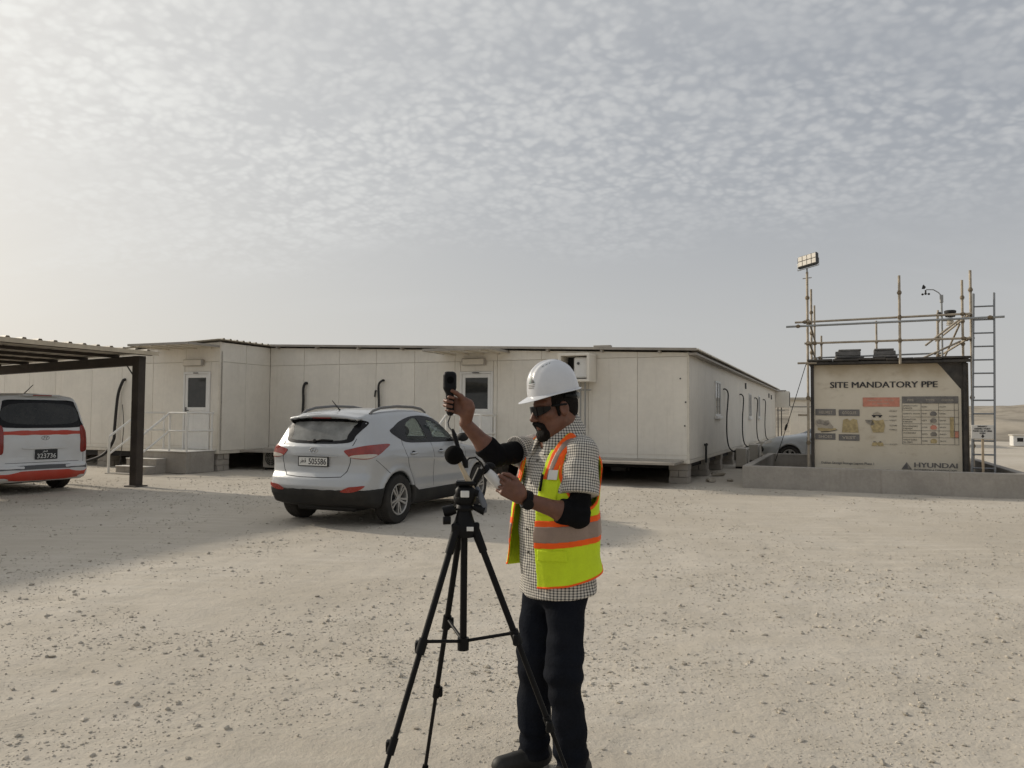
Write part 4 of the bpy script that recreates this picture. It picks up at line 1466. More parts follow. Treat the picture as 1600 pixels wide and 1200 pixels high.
# ladder
lad = site_thing('ladder', 'grey aluminium ladder leaning on the scaffold right of the shelter', 'ladder', 5.68, 0.18)
M_alu = pmat('aluminium', (0.22, 0.23, 0.24), 0.45, 0.7, var=0.1)
top, foot = Vector((0.11, 0.16, 4.16)), Vector((0.0, -0.02, 0.05))
for s in (0.0, 0.385):
    a_, b_ = foot + Vector((s * 1.04, 0, 0)), top + Vector((s * 0.96, 0, 0))
    d = (b_ - a_)
    mtx = Matrix.Translation(a_) @ d.to_track_quat('Z', 'Y').to_matrix().to_4x4()
    MB().box((-0.014, -0.03, 0), (0.014, 0.03, d.length), 0.004, mtx).build('stile', M_alu, lad)
for k in range(14):
    t = 0.055 + k * 0.0675
    a_ = foot.lerp(top, t)
    MB().cyl(a_ + Vector((0.012, 0, 0)), a_ + Vector((0.385 * (1.04 - 0.08 * t) - 0.012, 0, 0)), 0.016, n=8).build('rung', M_alu, lad)

# notice on a stake
sg = site_thing('assembly_sign', 'small white notice with an arrow on a wooden stake in front of the ladder', 'sign', 5.86, 0.0)
MB().box((-0.022, 0.012, 0.05), (0.022, 0.040, 1.30), 0.004).build('stake', pmat('raw_timber', (0.40, 0.32, 0.22), 0.8, var=0.2), sg)
bd = MB().box((-0.20, -0.004, 1.155), (0.19, 0.010, 1.435), 0.006).build('board', pmat('notice_white', (0.62, 0.60, 0.56), 0.5, var=0.06), sg)
for s, z, w in (('EMERGENCY', 1.392, 0.17), ('ASSEMBLY POINT', 1.345, 0.29), ('PLEASE CALL BY USING', 1.300, 0.33), ('HORN', 1.255, 0.10)):
    text_mesh('lettering', s, 0.042, M_ink, bd, (-w / 2 - 0.005, -0.0055, z), RT, 'LEFT', 0.0022, width=w)
MB().prism([(-0.012, 1.245), (0.012, 1.245), (0.016, 1.22), (0.034, 1.215), (0.0, 1.17), (-0.034, 1.215), (-0.016, 1.22)], -0.006, -0.0045, 'Y').build('arrow', M_ink, bd)
# ================================================================== vehicles
def closed_curve(pts, n=5):
    """closed Catmull-Rom through 2D points; a point given with a third value 1 stays sharp"""
    P = [tuple(q[:2]) for q in pts]
    sharp = [len(q) > 2 for q in pts]
    out = []
    m = len(P)
    for i in range(m):
        p1, p2 = P[i], P[(i + 1) % m]
        p0 = P[i - 1] if not sharp[i] else p1
        p3 = P[(i + 2) % m] if not sharp[(i + 1) % m] else p2
        for k in range(n):
            t = k / n
            out.append(tuple(0.5 * (2 * p1[c] + (p2[c] - p0[c]) * t + (2 * p0[c] - 5 * p1[c] + 4 * p2[c] - p3[c]) * t * t
                                    + (3 * p1[c] - p0[c] - 3 * p2[c] + p3[c]) * t ** 3) for c in (0, 1)))
    return out


def strip_outline(line, w):
    """thin closed outline round a polyline"""
    L = [Vector(q) for q in line]
    a, b = [], []
    for i, p in enumerate(L):
        d = (L[min(i + 1, len(L) - 1)] - L[max(i - 1, 0)]).normalized()
        n = Vector((-d.y, d.x)) * w / 2
        a.append(tuple(p + n)); b.append(tuple(p - n))
    return a + b[::-1]


def dense_line(line, step=0.04):
    out = []
    for i in range(len(line) - 1):
        p, q = Vector(line[i]), Vector(line[i + 1])
        n = max(1, int((q - p).length / step))
        out += [tuple(p.lerp(q, k / n)) for k in range(n)]
    return out + [tuple(line[-1])]


class Car:
    def __init__(s, cfg, root):
        s.c = cfg; s.root = root
        s.sil = poly_field(cfg['poly'])
        s.so = [poly_field(q) for q in cfg.get('side_open', ())]
        s.eo = [(poly_field(q), a, b) for q, a, b in cfg.get('end_open', ())]

    def solid(s, p):
        c = s.c
        x, y, z = p[:, 0], p[:, 1], p[:, 2]
        ay = np.abs(y)
        L = c['len']
        w = np.clip((x - L * 0.35) / (L * 0.3), 0, 1)
        q = (ay / c['hw']) ** 2.3
        xe = x - (1 - w) * c['bulge'][0] * q + w * c['bulge'][1] * q
        ze = z + c.get('crown', 0.03) * (ay / c['hw']) ** 2 * np.clip((z - 1.0) / 0.4, 0, 1)
        sil = s.sil(xe, ze) - 0.015
        W = np.interp(z, c['wz'][0], c['wz'][1])
        W = W - c['taper'][0] * np.clip((c['tlen'][0] - x) / c['tlen'][0], 0, 1) ** 2 - c['taper'][1] * np.clip((x - L + c['tlen'][1]) / c['tlen'][1], 0, 1) ** 2
        for wx in c['wheels']:
            r = np.hypot(x - wx, z - c['wr'])
            W = W + c.get('flare', 0.018) * np.exp(-((r - c['arch'] - 0.03) / 0.05) ** 2) * (z > 0.1)
        for (z0, amp, wd, x0, x1) in c.get('creases', ()):
            zz = z0[0] + (z0[1] - z0[0]) * np.clip((x - x0) / (x1 - x0), 0, 1)
            W = W + amp * np.exp(-((z - zz) / wd) ** 2) * np.clip((x - x0) / 0.3, 0, 1) * np.clip((x1 - x) / 0.3, 0, 1)
        d = smax(sil, (ay - W) * 0.93, c.get('soft', 0.07))
        for fn in c.get('extra', ()):
            d = fn(p, d)
        return d

    def body(s, p):
        c = s.c
        d0 = s.solid(p)
        x, y, z = p[:, 0], p[:, 1], p[:, 2]
        ay = np.abs(y)
        d = d0
        if c.get('cabin'):
            x0, x1, zf = c['cabin']
            cav = np.maximum(np.maximum(d0 + 0.045, zf - z), np.maximum(x0 - x, x - x1))
            d = np.maximum(d, -cav)
            for fld in s.so:
                d = np.maximum(d, -np.maximum(fld(x, z), 0.35 - ay))
            for fld, a, b in s.eo:
                d = np.maximum(d, -np.maximum(fld(y, z), np.maximum(a - x, x - b)))
        for wx in c['wheels']:
            r = np.hypot(x - wx, z - c['wr'])
            d = smax(d, -np.maximum(r - c['arch'], 0.52 - ay), 0.012)
        return d

    def mesh(s, name, mat, h, f=None, zmax=None, parent=None):
        c = s.c
        v, q = surf(f or s.body, (-0.25, -c['hw'] - 0.12, 0.08), (c['len'] + 0.2, c['hw'] + 0.12, zmax or c['top'] + 0.12), h, slack=1.9)
        return np_mesh(name, v, q, mat, parent or s.root)

    def project(s, S_, Z_, ang, start=3.0):
        """points on the body seen along a level direction; ang 0 = from behind, 90 = from the right side"""
        dx, dy = math.cos(R(ang)), math.sin(R(ang))
        sx, sy = dy, -dx
        cx = s.c['len'] * 0.5
        o = np.stack([S_ * sx + cx * dx * dx, S_ * sy + cx * dx * dy, Z_], 1)
        # s is measured from the rear centre line
        dvec = np.array([dx, dy, 0.0])
        p = np.stack([S_ * sx, S_ * sy, Z_], 1) - dvec * start
        t = np.zeros(len(p))
        for _ in range(42):
            t += np.clip(s.solid(p + t[:, None] * dvec), -0.2, 0.9) * 0.7
        return p + t[:, None] * dvec

    def normal(s, p):
        e = 0.006
        n = np.stack([s.solid(p + np.eye(3)[i] * e) - s.solid(p - np.eye(3)[i] * e) for i in range(3)], 1)
        return n / (np.linalg.norm(n, axis=1, keepdims=True) + 1e-9)

    def patch(s, name, outline, ang, mat, parent=None, off=0.004, thick=0.008, holes=(), res=0.05, mirror=False, start=3.0):
        """a piece that follows the body surface"""
        pts = [Vector(q[:2]) for q in outline]
        edges = [(i, (i + 1) % len(pts)) for i in range(len(pts))]
        for h in holes:
            k = len(pts)
            pts += [Vector(q[:2]) for q in h]
            edges += [(k + i, k + (i + 1) % len(h)) for i in range(len(h))]
        xs = [q.x for q in pts]; ys = [q.y for q in pts]
        gx_ = np.arange(min(xs) + res / 2, max(xs), res); gy_ = np.arange(min(ys) + res / 2, max(ys), res)
        if len(gx_) and len(gy_):
            A, B = (q.ravel() for q in np.meshgrid(gx_, gy_))
            dd = s_poly(A, B, [q[:2] for q in outline])
            ok = dd < -res * 0.3
            for h in holes:
                ok &= s_poly(A, B, [q[:2] for q in h]) > res * 0.3
            pts += [Vector((float(a), float(b))) for a, b in zip(A[ok], B[ok])]
        v2, _, f2, *_r = geometry.delaunay_2d_cdt(pts, edges, [], 0, 1e-5)
        v2 = np.array([q[:] for q in v2])
        cen = np.array([v2[list(f)].mean(0) for f in f2])
        ins = s_poly(cen[:, 0], cen[:, 1], [q[:2] for q in outline]) < 0
        for h in holes:
            ins &= s_poly(cen[:, 0], cen[:, 1], [q[:2] for q in h]) > 0
        f2 = [f for f, k in zip(f2, ins) if k]
        p = s.project(v2[:, 0], v2[:, 1], ang, start)
        n = s.normal(p)
        top, bot = p + n * off, p + n * (off - thick)
        m = len(p)
        cnt = {}
        for f in f2:
            for i in range(len(f)):
                e = (f[i], f[(i + 1) % len(f)])
                cnt[e] = cnt.get(e, 0) + 1
        rim = [e for e in cnt if (e[1], e[0]) not in cnt]
        fs = [tuple(f) for f in f2] + [tuple(m + i for i in f[::-1]) for f in f2] + [(b, a, m + a, m + b) for a, b in rim]
        out = []
        for sgn in ((1, -1) if mirror else (1,)):
            V_ = np.concatenate([top, bot]) * np.array([1, sgn, 1])
            me = bpy.data.meshes.new(name)
            me.from_pydata([tuple(q) for q in V_], [], fs)
            bm = bmesh.new(); bm.from_mesh(me)
            bmesh.ops.recalc_face_normals(bm, faces=bm.faces)
            bm.to_mesh(me); bm.free()
            me.polygons.foreach_set('use_smooth', [True] * len(me.polygons))
            me.set_sharp_from_angle(angle=R(40))
            out.append(link(name, me, mat, parent or s.root))
        return out if mirror else out[0]

    def seam(s, line, ang, mat, w=0.007, mirror=False, name='panel_gap', off=0.0012, parent=None):
        return s.patch(name, strip_outline(dense_line(line), w), ang, mat, parent, off=off, thick=0.004, res=1.0, mirror=mirror)


M_silver = pmat('silver_paint', (0.42, 0.435, 0.45), 0.34, 0.35, var=0.03, scale=2, dust=0.14, dust_h=0.75, dust_c=(0.42, 0.38, 0.32), coat=0.6)
M_vwhite = pmat('white_van_paint', (0.66, 0.67, 0.67), 0.35, 0.0, var=0.03, scale=2, dust=0.18, dust_h=0.7, coat=0.3)
M_greycar = pmat('grey_car_paint', (0.46, 0.48, 0.49), 0.35, 0.2, var=0.03, scale=2, dust=0.25, dust_h=0.6, coat=0.3)
M_clad = pmat('dusty_black_cladding', (0.016, 0.016, 0.016), 0.65, var=0.15, scale=4, dust=0.05, dust_h=0.2, spec=0.25)
M_gloss = flat('gloss_black', (0.008, 0.008, 0.009), 0.25, spec=0.2)
M_gap = flat('panel_gap_dark', (0.012, 0.012, 0.012), 0.8)
M_tyre = pmat('tyre_rubber', (0.025, 0.024, 0.023), 0.85, var=0.2, scale=6, dust=0.14, dust_c=(0.22, 0.19, 0.15), spec=0.2)
M_alloy = pmat('dusty_alloy', (0.42, 0.41, 0.39), 0.42, 0.6, var=0.1, scale=8, dust=0.3)
M_taill = pmat('tail_lamp_red', (0.24, 0.013, 0.008), 0.2, var=0.25, scale=14, dust=0.06, coat=0.4)
M_clear = pmat('clear_lens', (0.50, 0.46, 0.41), 0.2, var=0.12, scale=18, coat=0.4)
M_refl = pmat('red_reflector', (0.28, 0.02, 0.012), 0.25, var=0.12, scale=20, dust=0.15)
M_chrome = flat('chrome', (0.50, 0.50, 0.50), 0.2, 0.9)
M_plate = pmat('plate_white', (0.66, 0.65, 0.61), 0.4, var=0.04)
M_glassS = glass('side_glass', (0.88, 0.93, 0.92), 0.92, dust=0.05)
M_glassR = glass('dust_and_sky_rear_glass', (0.7, 0.73, 0.72), 0.6, dust=0.5, dust_c=(0.50, 0.50, 0.48))  # real dust film, thickened and brightened to paint in the reflected sky
M_glassD = glass('dark_van_glass', (0.20, 0.22, 0.23), 0.30, dust=0.05)
M_seat = pmat('dark_seat_cloth', (0.030, 0.030, 0.032), 0.85, var=0.1)
M_vred = pmat('red_van_tape', (0.50, 0.045, 0.022), 0.4, var=0.06, dust=0.12)


def make_wheel(r, w, rim_r, mat_rim=None, spokes=5):
    """wheel with outward face at -y, axle at the origin"""
    t = MB()
    hw = w / 2
    t.lathe([(rim_r, -hw * 0.86), (rim_r + 0.012, -hw * 0.95), (r - 0.045, -hw * 1.0), (r - 0.012, -hw * 0.90), (r, -hw * 0.62), (r, hw * 0.62), (r - 0.012, hw * 0.9), (r - 0.045, hw),
             (rim_r + 0.012, hw * 0.95), (rim_r, hw * 0.86)], 40, 'Y', closed=True)
    # tread blocks
    for k in range(48):
        a = 2 * math.pi * k / 48
        m = Matrix.Rotation(-a, 4, 'Y') @ Matrix.Translation((r - 0.002, 0, 0))
        t.box((-0.004, -hw * 0.62, -0.012), (0.006, -hw * 0.08, 0.012), 0, m)
        t.box((-0.004, hw * 0.08, -0.012), (0.006, hw * 0.62, 0.012), 0, m)
    tyre = t.mesh('tyre')
    tyre.materials.append(M_tyre)
    m = MB()
    m.lathe([(rim_r + 0.008, -hw * 0.90), (rim_r + 0.002, -hw * 0.96), (rim_r - 0.018, -hw * 0.90), (rim_r - 0.026, -hw * 0.5), (rim_r - 0.03, hw * 0.8), (rim_r + 0.005, hw * 0.85)], 40, 'Y')
    for k in range(spokes):
        for dt in (-0.24, 0.24):
            a = 2 * math.pi * k / spokes + dt
            a2 = 2 * math.pi * k / spokes + dt * 0.72
            p0 = Vector((0.05 * math.cos(a), -hw * 0.72, 0.05 * math.sin(a)))
            p1 = Vector(((rim_r - 0.012) * math.cos(a2), -hw * 0.86, (rim_r - 0.012) * math.sin(a2)))
            d = p1 - p0
            mt = Matrix.Translation(p0) @ d.to_track_quat('Z', 'Y').to_matrix().to_4x4()
            n = Vector((-math.sin(a2), 0, math.cos(a2)))
            ax = Vector((0, 1, 0))
            q = []
            for p, wd in ((p0, 0.012), (p1, 0.016)):
                q += [p + n * wd - ax * 0.012, p - n * wd - ax * 0.012, p - n * wd * 0.8 + ax * 0.02, p + n * wd * 0.8 + ax * 0.02]
            m.add(q, [(0, 1, 2, 3), (7, 6, 5, 4), (0, 4, 5, 1), (1, 5, 6, 2), (2, 6, 7, 3), (3, 7, 4, 0)])
    m.lathe([(0, -hw * 0.86), (0.035, -hw * 0.86), (0.06, -hw * 0.78), (0.065, -hw * 0.6), (0, -hw * 0.55)], 20, 'Y')
    for k in range(5):
        a = 2 * math.pi * (k + 0.5) / 5
        m.cyl((0.052 * math.cos(a), -hw * 0.82, 0.052 * math.sin(a)), (0.052 * math.cos(a), -hw * 0.6, 0.052 * math.sin(a)), 0.008, n=6)
    rim = m.mesh('rim')
    rim.materials.append(mat_rim or M_alloy)
    dk = MB().lathe([(0, hw * 0.1), (rim_r - 0.035, hw * 0.1), (rim_r - 0.035, hw * 0.3), (0, hw * 0.3)], 30, 'Y').mesh('brake_drum')
    dk.materials.append(M_dark)
    for me in (tyre, rim, dk):
        me.polygons.foreach_set('use_smooth', [True] * len(me.polygons))
        me.set_sharp_from_angle(angle=R(35))
    return tyre, rim, dk


def put_wheels(root, meshes, xs, track, r):
    for x in xs:
        for sgn in (-1, 1):
            ty = link('wheel', meshes[0], None, root)
            ty.location = (x, sgn * track / 2, r - 0.006)
            ty.rotation_euler = (0, 0.3 * x, math.pi if sgn > 0 else 0)
            link('rim', meshes[1], None, ty)
            link('brake_disc', meshes[2], None, ty)


def put_seat(root, x, y, w, back_top, head=True):
    m = MB()
    m.box((x - 0.02, y - w / 2, 0.55), (x + 0.46, y + w / 2, 0.74), 0.04)
    mt = Matrix.Translation((x, y, 0.66)) @ Matrix.Rotation(R(-16), 4, 'Y')
    m.box((-0.07, -w / 2, 0.0), (0.07, w / 2, back_top - 0.66), 0.05, mt)
    st = m.build('seat', M_seat, root)
    return st, mt


def headrest(st, mt, y, h):
    m = MB().ball((0, 0, 0), 0.1, 14, 10, (0.55, 1.35, 1.0))
    m.v = [tuple(mt @ (Vector(q) + Vector((0.0, y, h)))) for q in m.v]
    m.build('headrest', M_seat, st, smooth=True)


# ------------------------------------------------------------------ silver crossover
suv = thing('parked_car', 'dusty silver crossover car parked in the yard, seen from its rear right corner', 'car', S(-3.55, -9.27), math.pi / 2 - PSI)
def suv_extra(p, d):
    # roof spoiler lip over the rear glass
    q = p.copy()
    q[:, 2] -= 1.545 - 0.06 * (np.abs(p[:, 1]) / 0.6) ** 2 + (p[:, 0] - 0.3) * 0.12
    q[:, 0] += -0.05 * (np.abs(p[:, 1]) / 0.6) ** 2
    sp = s_box(q, (0.42, 0, 0), (0.21, 0.585, 0.026), 0.02)
    d = smin(d, sp, 0.025)
    # number plate recess in the tailgate
    q2 = s_box(p, (0.02, 0, 0.90), (0.045, 0.30, 0.085), 0.02)
    d = smax(d, -q2, 0.02)
    return d


SUVC = dict(len=4.41, hw=0.91, top=1.68, bulge=(0.17, 0.42), crown=0.055, soft=0.085,
            poly=[(0.10, 0.33), (0.03, 0.44), (0.0, 0.56), (0.02, 0.66), (0.075, 0.74), (0.085, 0.86), (0.075, 1.0), (0.085, 1.10), (0.13, 1.155), (0.25, 1.36), (0.375, 1.53), (0.46, 1.575),
                  (0.8, 1.615), (1.3, 1.645), (1.8, 1.640), (2.2, 1.595), (2.5, 1.47), (2.8, 1.30), (3.08, 1.135), (3.3, 1.085), (3.8, 1.01), (4.15, 0.92), (4.32, 0.80), (4.40, 0.62), (4.39, 0.42),
                  (4.28, 0.28), (3.9, 0.22), (0.7, 0.23), (0.3, 0.27)],
            wz=([0.2, 0.32, 0.48, 0.70, 0.90, 0.97, 1.06, 1.13, 1.35, 1.55, 1.66], [0.83, 0.875, 0.895, 0.895, 0.905, 0.905, 0.885, 0.855, 0.765, 0.665, 0.60]),
            taper=(0.115, 0.15), tlen=(1.05, 0.9), wheels=(0.87, 3.51), wr=0.35, arch=0.395, flare=0.020,
            creases=(((0.94, 0.84), 0.012, 0.035, 0.7, 3.6), ((0.62, 0.60), -0.010, 0.06, 1.25, 3.05)),
            cabin=(0.30, 3.0, 0.56),
            side_open=[closed_curve([(1.17, 1.19), (1.22, 1.40), (1.40, 1.485), (1.70, 1.51), (1.80, 1.19, 1), (1.5, 1.165)]), closed_curve([(1.97, 1.18, 1), (1.93, 1.50, 1), (2.22, 1.455), (2.50, 1.33), (2.78, 1.18, 1), (2.4, 1.16)])],
            end_open=[([(-0.50, 1.20), (0.50, 1.20), (0.56, 1.40), (0.46, 1.47), (-0.46, 1.47), (-0.56, 1.40)], -0.2, 0.75), ([(-0.66, 1.20), (0.66, 1.20), (0.54, 1.52), (-0.54, 1.52)], 2.1, 3.2)],
            extra=(suv_extra,))
sv = Car(SUVC, suv)
bodyo = sv.mesh('body', M_silver, 0.018)
def suv_clad(p):
    x, y, z = p[:, 0], p[:, 1], p[:, 2]
    d = sv.solid(p) - 0.007
    zc = np.interp(x, [-0.1, 0.45, 0.62, 1.3, 1.45, 2.95, 3.1, 3.9, 4.5], [0.525, 0.535, 0.56, 0.52, 0.44, 0.44, 0.50, 0.52, 0.46])
    d = np.maximum(d, z - zc)
    for wx in SUVC['wheels']:
        r = np.hypot(x - wx, z - 0.35)
        d = np.maximum(d, -np.maximum(r - 0.385, 0.50 - np.abs(y)))
    return d
sv.mesh('lower_cladding', M_clad, 0.02, suv_clad, 0.62)
RW = closed_curve([(-0.50, 1.165), (0, 1.145), (0.50, 1.165), (0.58, 1.27), (0.665, 1.41), (0.60, 1.47), (0.3, 1.495), (-0.3, 1.495), (-0.60, 1.47), (-0.665, 1.41), (-0.58, 1.27)])
RWi = closed_curve([(-0.44, 1.20), (0, 1.185), (0.42, 1.20), (0.46, 1.27), (0.50, 1.39), (0.45, 1.445), (-0.45, 1.445), (-0.52, 1.39), (-0.47, 1.27)])
sv.patch('rear_window_frame', RW, 0, M_gloss, off=0.004, holes=[RWi])
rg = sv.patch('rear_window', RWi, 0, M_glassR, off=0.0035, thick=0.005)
DLO = closed_curve([(0.80, 1.315), (1.0, 1.20), (1.15, 1.155), (1.5, 1.14), (2.4, 1.13), (2.93, 1.135, 1), (2.72, 1.265), (2.5, 1.385), (2.22, 1.495), (1.9, 1.545), (1.5, 1.53), (1.15, 1.46), (0.93, 1.38)])
h1 = closed_curve([(1.20, 1.205), (1.25, 1.38), (1.42, 1.47), (1.68, 1.492), (1.775, 1.20, 1), (1.5, 1.18)])
h2 = closed_curve([(1.99, 1.19, 1), (1.95, 1.485, 1), (2.22, 1.44), (2.48, 1.325), (2.74, 1.19, 1), (2.4, 1.175)])
sv.patch('window_surround', DLO, 90, M_gloss, off=0.004, holes=[h1, h2], mirror=True)
sv.patch('side_window', h1, 90, M_glassS, off=0.003, thick=0.005, mirror=True)
sv.patch('side_window', h2, 90, M_glassS, off=0.003, thick=0.005, mirror=True)
sv.patch('windscreen', closed_curve([(-0.70, 1.17), (0.70, 1.17), (0.57, 1.55), (-0.57, 1.55)]), 180, M_glassS, off=0.003, start=7)
# lamps wrap round the rear corners
TL = closed_curve([(0.415, 1.055), (0.50, 1.085), (0.70, 1.125), (0.90, 1.14), (1.08, 1.135), (0.98, 1.06), (0.86, 0.99), (0.70, 0.945), (0.52, 0.955), (0.45, 1.0)])
tl = sv.patch('tail_lamp', TL, 45, M_taill, off=0.010, thick=0.02, res=0.03, mirror=True)
for k, t_ in enumerate(tl):
    pc = sv.patch('lamp_lens', closed_curve([(0.50, 0.965), (0.70, 0.955), (0.85, 0.992), (0.78, 1.010), (0.62, 1.006), (0.50, 0.990)]), 45, M_clear, t_, off=0.0125, thick=0.004, res=0.03)
    if k:
        for q in pc.data.vertices: q.co.y *= -1
        pc.data.flip_normals()
sv.patch('reflector', closed_curve([(0.36, 0.505), (0.44, 0.56), (0.54, 0.575), (0.66, 0.585), (0.60, 0.535), (0.48, 0.495)]), 45, M_refl, off=0.011, thick=0.012, res=0.03, mirror=True)
# tailgate and door gaps
sv.seam([(0.60, 1.22), (0.575, 1.08), (0.57, 0.90), (0.53, 0.78), (0.46, 0.70), (0.2, 0.685), (-0.2, 0.685), (-0.46, 0.70), (-0.53, 0.78), (-0.57, 0.90), (-0.575, 1.08), (-0.60, 1.22)], 0, M_gap, 0.009)
sv.seam([(0.80, 0.93), (0.98, 0.80), (1.10, 0.70), (1.12, 0.62)], 50, M_gap, 0.006, mirror=True)
sv.seam([(1.02, 1.19), (1.015, 1.12), (1.05, 1.0), (1.15, 0.80), (1.27, 0.60), (1.33, 0.46)], 90, M_gap, 0.008, mirror=True)
sv.seam([(1.86, 1.135), (1.89, 0.95), (1.90, 0.46)], 90, M_gap, 0.007, mirror=True)
sv.seam([(2.92, 1.12), (2.98, 0.95), (2.98, 0.46)], 90, M_gap, 0.007, mirror=True)
sv.seam([(0.05, 1.150), (0.3, 1.158), (0.52, 1.175)], 0, M_gap, 0.004)
sv.patch('garnish_ledge', closed_curve([(-0.36, 0.985), (0, 0.990), (0.36, 0.985), (0.34, 0.970), (0, 0.972), (-0.34, 0.970)]), 0, M_silver, off=0.018, thick=0.02, res=0.05)
# badge
bdg = MB()
ring = [(0.0, 0.066 * math.cos(t * math.pi / 12), 0.038 * math.sin(t * math.pi / 12)) for t in range(25)]
bdg.tube(ring, 0.006, 6)
bdg.tube([(0, 0.034, -0.024), (0, 0.012, 0.026)], 0.006, 6); bdg.tube([(0, -0.012, -0.026), (0, -0.034, 0.024)], 0.006, 6); bdg.tube([(0, 0.022, -0.004), (0, -0.022, 0.004)], 0.005, 6)
bo = bdg.build('badge', M_chrome, suv, smooth=True)
pb = sv.project(np.array([0.0]), np.array([1.055]), 0)[0]
bo.location = (pb[0] - 0.004, 0, 1.055)
# number plate
px_ = sv.project(np.array([0.0]), np.array([0.90]), 0)[0][0]
pl = MB().box((px_ - 0.022, -0.245, 0.838), (px_ - 0.006, 0.245, 0.962), 0.006).build('number_plate', M_plate, suv)
fr = MB()
for q in ((-0.252, 0.832, 0.252, 0.842), (-0.252, 0.958, 0.252, 0.968)):
    fr.box((px_ - 0.026, q[0], q[1]), (px_ - 0.004, q[2], q[3]), 0.003)
for q in ((-0.252, -0.240), (0.240, 0.252)):
    fr.box((px_ - 0.026, q[0], 0.842), (px_ - 0.004, q[1], 0.958), 0.003)
fr.build('plate_frame', M_gap, pl)
RB = (math.pi / 2, 0, -math.pi / 2)
text_mesh('plate_number', '505586', 0.115, M_ink, pl, (px_ - 0.0235, 0.075, 0.862), RB, 'LEFT', 0.0015, width=0.295)
text_mesh('plate_number', '\ufeae\ufec4\ufed7', 0.075, M_ink, pl, (px_ - 0.0235, 0.215, 0.885), RB, 'LEFT', 0.0006, width=0.10)
# wiper, brake lamp strip, aerial, rails, handles, mirrors
wp = sv.project(np.array([-0.03, 0.10, 0.25]), np.array([1.185, 1.205, 1.195]), 0)
w_ = MB().tube([tuple(wp[0] + [-0.02, 0, 0]), tuple(wp[1] + [-0.025, 0, 0]), tuple(wp[2] + [-0.02, 0, 0])], 0.009, 6)
w_.ball(tuple(wp[0] + [-0.018, 0, 0]), 0.028, 10, 8)
w_.tube([tuple(wp[0] + [-0.02, 0.12, 0.0]), tuple(wp[2] + [-0.012, -0.02, 0.002])], 0.006, 6)
w_.build('rear_wiper', M_dark, suv, smooth=True)
MB().box((0.222, -0.16, 1.498), (0.245, 0.16, 1.515), 0.004).build('brake_lamp_strip', M_taill, suv)
MB().tube([(0.66, 0.0, 1.62), (0.63, 0.0, 1.64), (0.50, 0.02, 1.755)], 0.009, 6, (1.6, 1.0, 0.6)).build('aerial', M_dark, suv, smooth=True)
M_rrail = pmat('roof_rail', (0.16, 0.16, 0.16), 0.5, 0.3, dust=0.2)
for sgn in (-1, 1):
    pts = [(0.55, 0.585, 1.565), (0.64, 0.58, 1.61), (0.85, 0.575, 1.655), (1.3, 0.57, 1.685), (1.8, 0.56, 1.68), (2.05, 0.555, 1.655), (2.2, 0.555, 1.60)]
    MB().tube([(q[0], sgn * q[1], q[2]) for q in pts], 0.021, 8, (0.7, 1, 1, 1, 1, 1, 0.7)).build('roof_rail', M_rrail, suv, smooth=True, auto=60)
for xh in (1.27, 2.13):
    for sgn in (-1, 1):
        hp = sv.project(np.array([xh]), np.array([0.985]), 90)[0]
        y0 = abs(hp[1])
        h_ = MB().tube([(xh - 0.09, sgn * y0, 0.985), (xh - 0.06, sgn * (y0 + 0.03), 0.99), (xh + 0.06, sgn * (y0 + 0.032), 0.992), (xh + 0.09, sgn * y0, 0.99)], 0.015, 8)
        h_.build('door_handle', M_silver, suv, smooth=True)
        MB().ball((xh, sgn * (y0 - 0.006), 0.985), 0.045, 12, 8, (1.5, 0.25, 0.9)).build('handle_recess', M_clad, suv, smooth=True)
for sgn in (-1, 1):
    m_ = MB().ball((2.72, sgn * 0.985, 1.20), 0.1, 14, 10, (0.55, 1.05, 0.75))
    mo = m_.build('mirror', M_clad, suv, smooth=True)
    MB().tube([(2.74, sgn * 0.84, 1.15), (2.73, sgn * 0.93, 1.17)], 0.03, 8).build('mirror_stalk', M_clad, mo, smooth=True)
    mc = MB().ball((2.735, sgn * 0.985, 1.207), 0.1, 14, 10, (0.55, 1.02, 0.74)).build('mirror_cap', M_silver, mo, smooth=True)
for k, (x, zt) in enumerate(((0.98, 1.22),)):
    st, mt = put_seat(suv, 1.10, 0.0, 1.25, 1.17)
    for y in (-0.40, 0.0, 0.40):
        headrest(st, mt, y, 0.60)
for y in (-0.37, 0.37):
    st, mt = put_seat(suv, 1.98, y, 0.50, 1.22)
    headrest(st, mt, 0.0, 0.67)
MB().box((2.75, -0.68, 0.60), (3.0, 0.68, 1.03), 0.05).build('dashboard', M_seat, suv)
sw = MB(); sw.tube([(2.62 - 0.05 * math.sin(t * math.pi / 12), 0.37 + 0.18 * math.cos(t * math.pi / 12), 1.0 + 0.17 * math.sin(t * math.pi / 12)) for t in range(25)], 0.014, 6)
sw.build('steering_wheel', M_seat, suv, smooth=True)
SW_ = make_wheel(0.352, 0.225, 0.222)
put_wheels(suv, SW_, (0.87, 3.51), 1.60, 0.352)
MB().box((0.35, -0.50, 0.19), (4.0, 0.50, 0.30), 0.03).build('underbody', M_dark, suv)
for sgn in (-1, 1):
    MB().box((1.30, sgn * 0.78 - 0.02, 0.14), (1.318, sgn * 0.78 + 0.10 * (1 if sgn > 0 else 0.2), 0.36), 0.004).build('mud_flap', M_dark, suv)

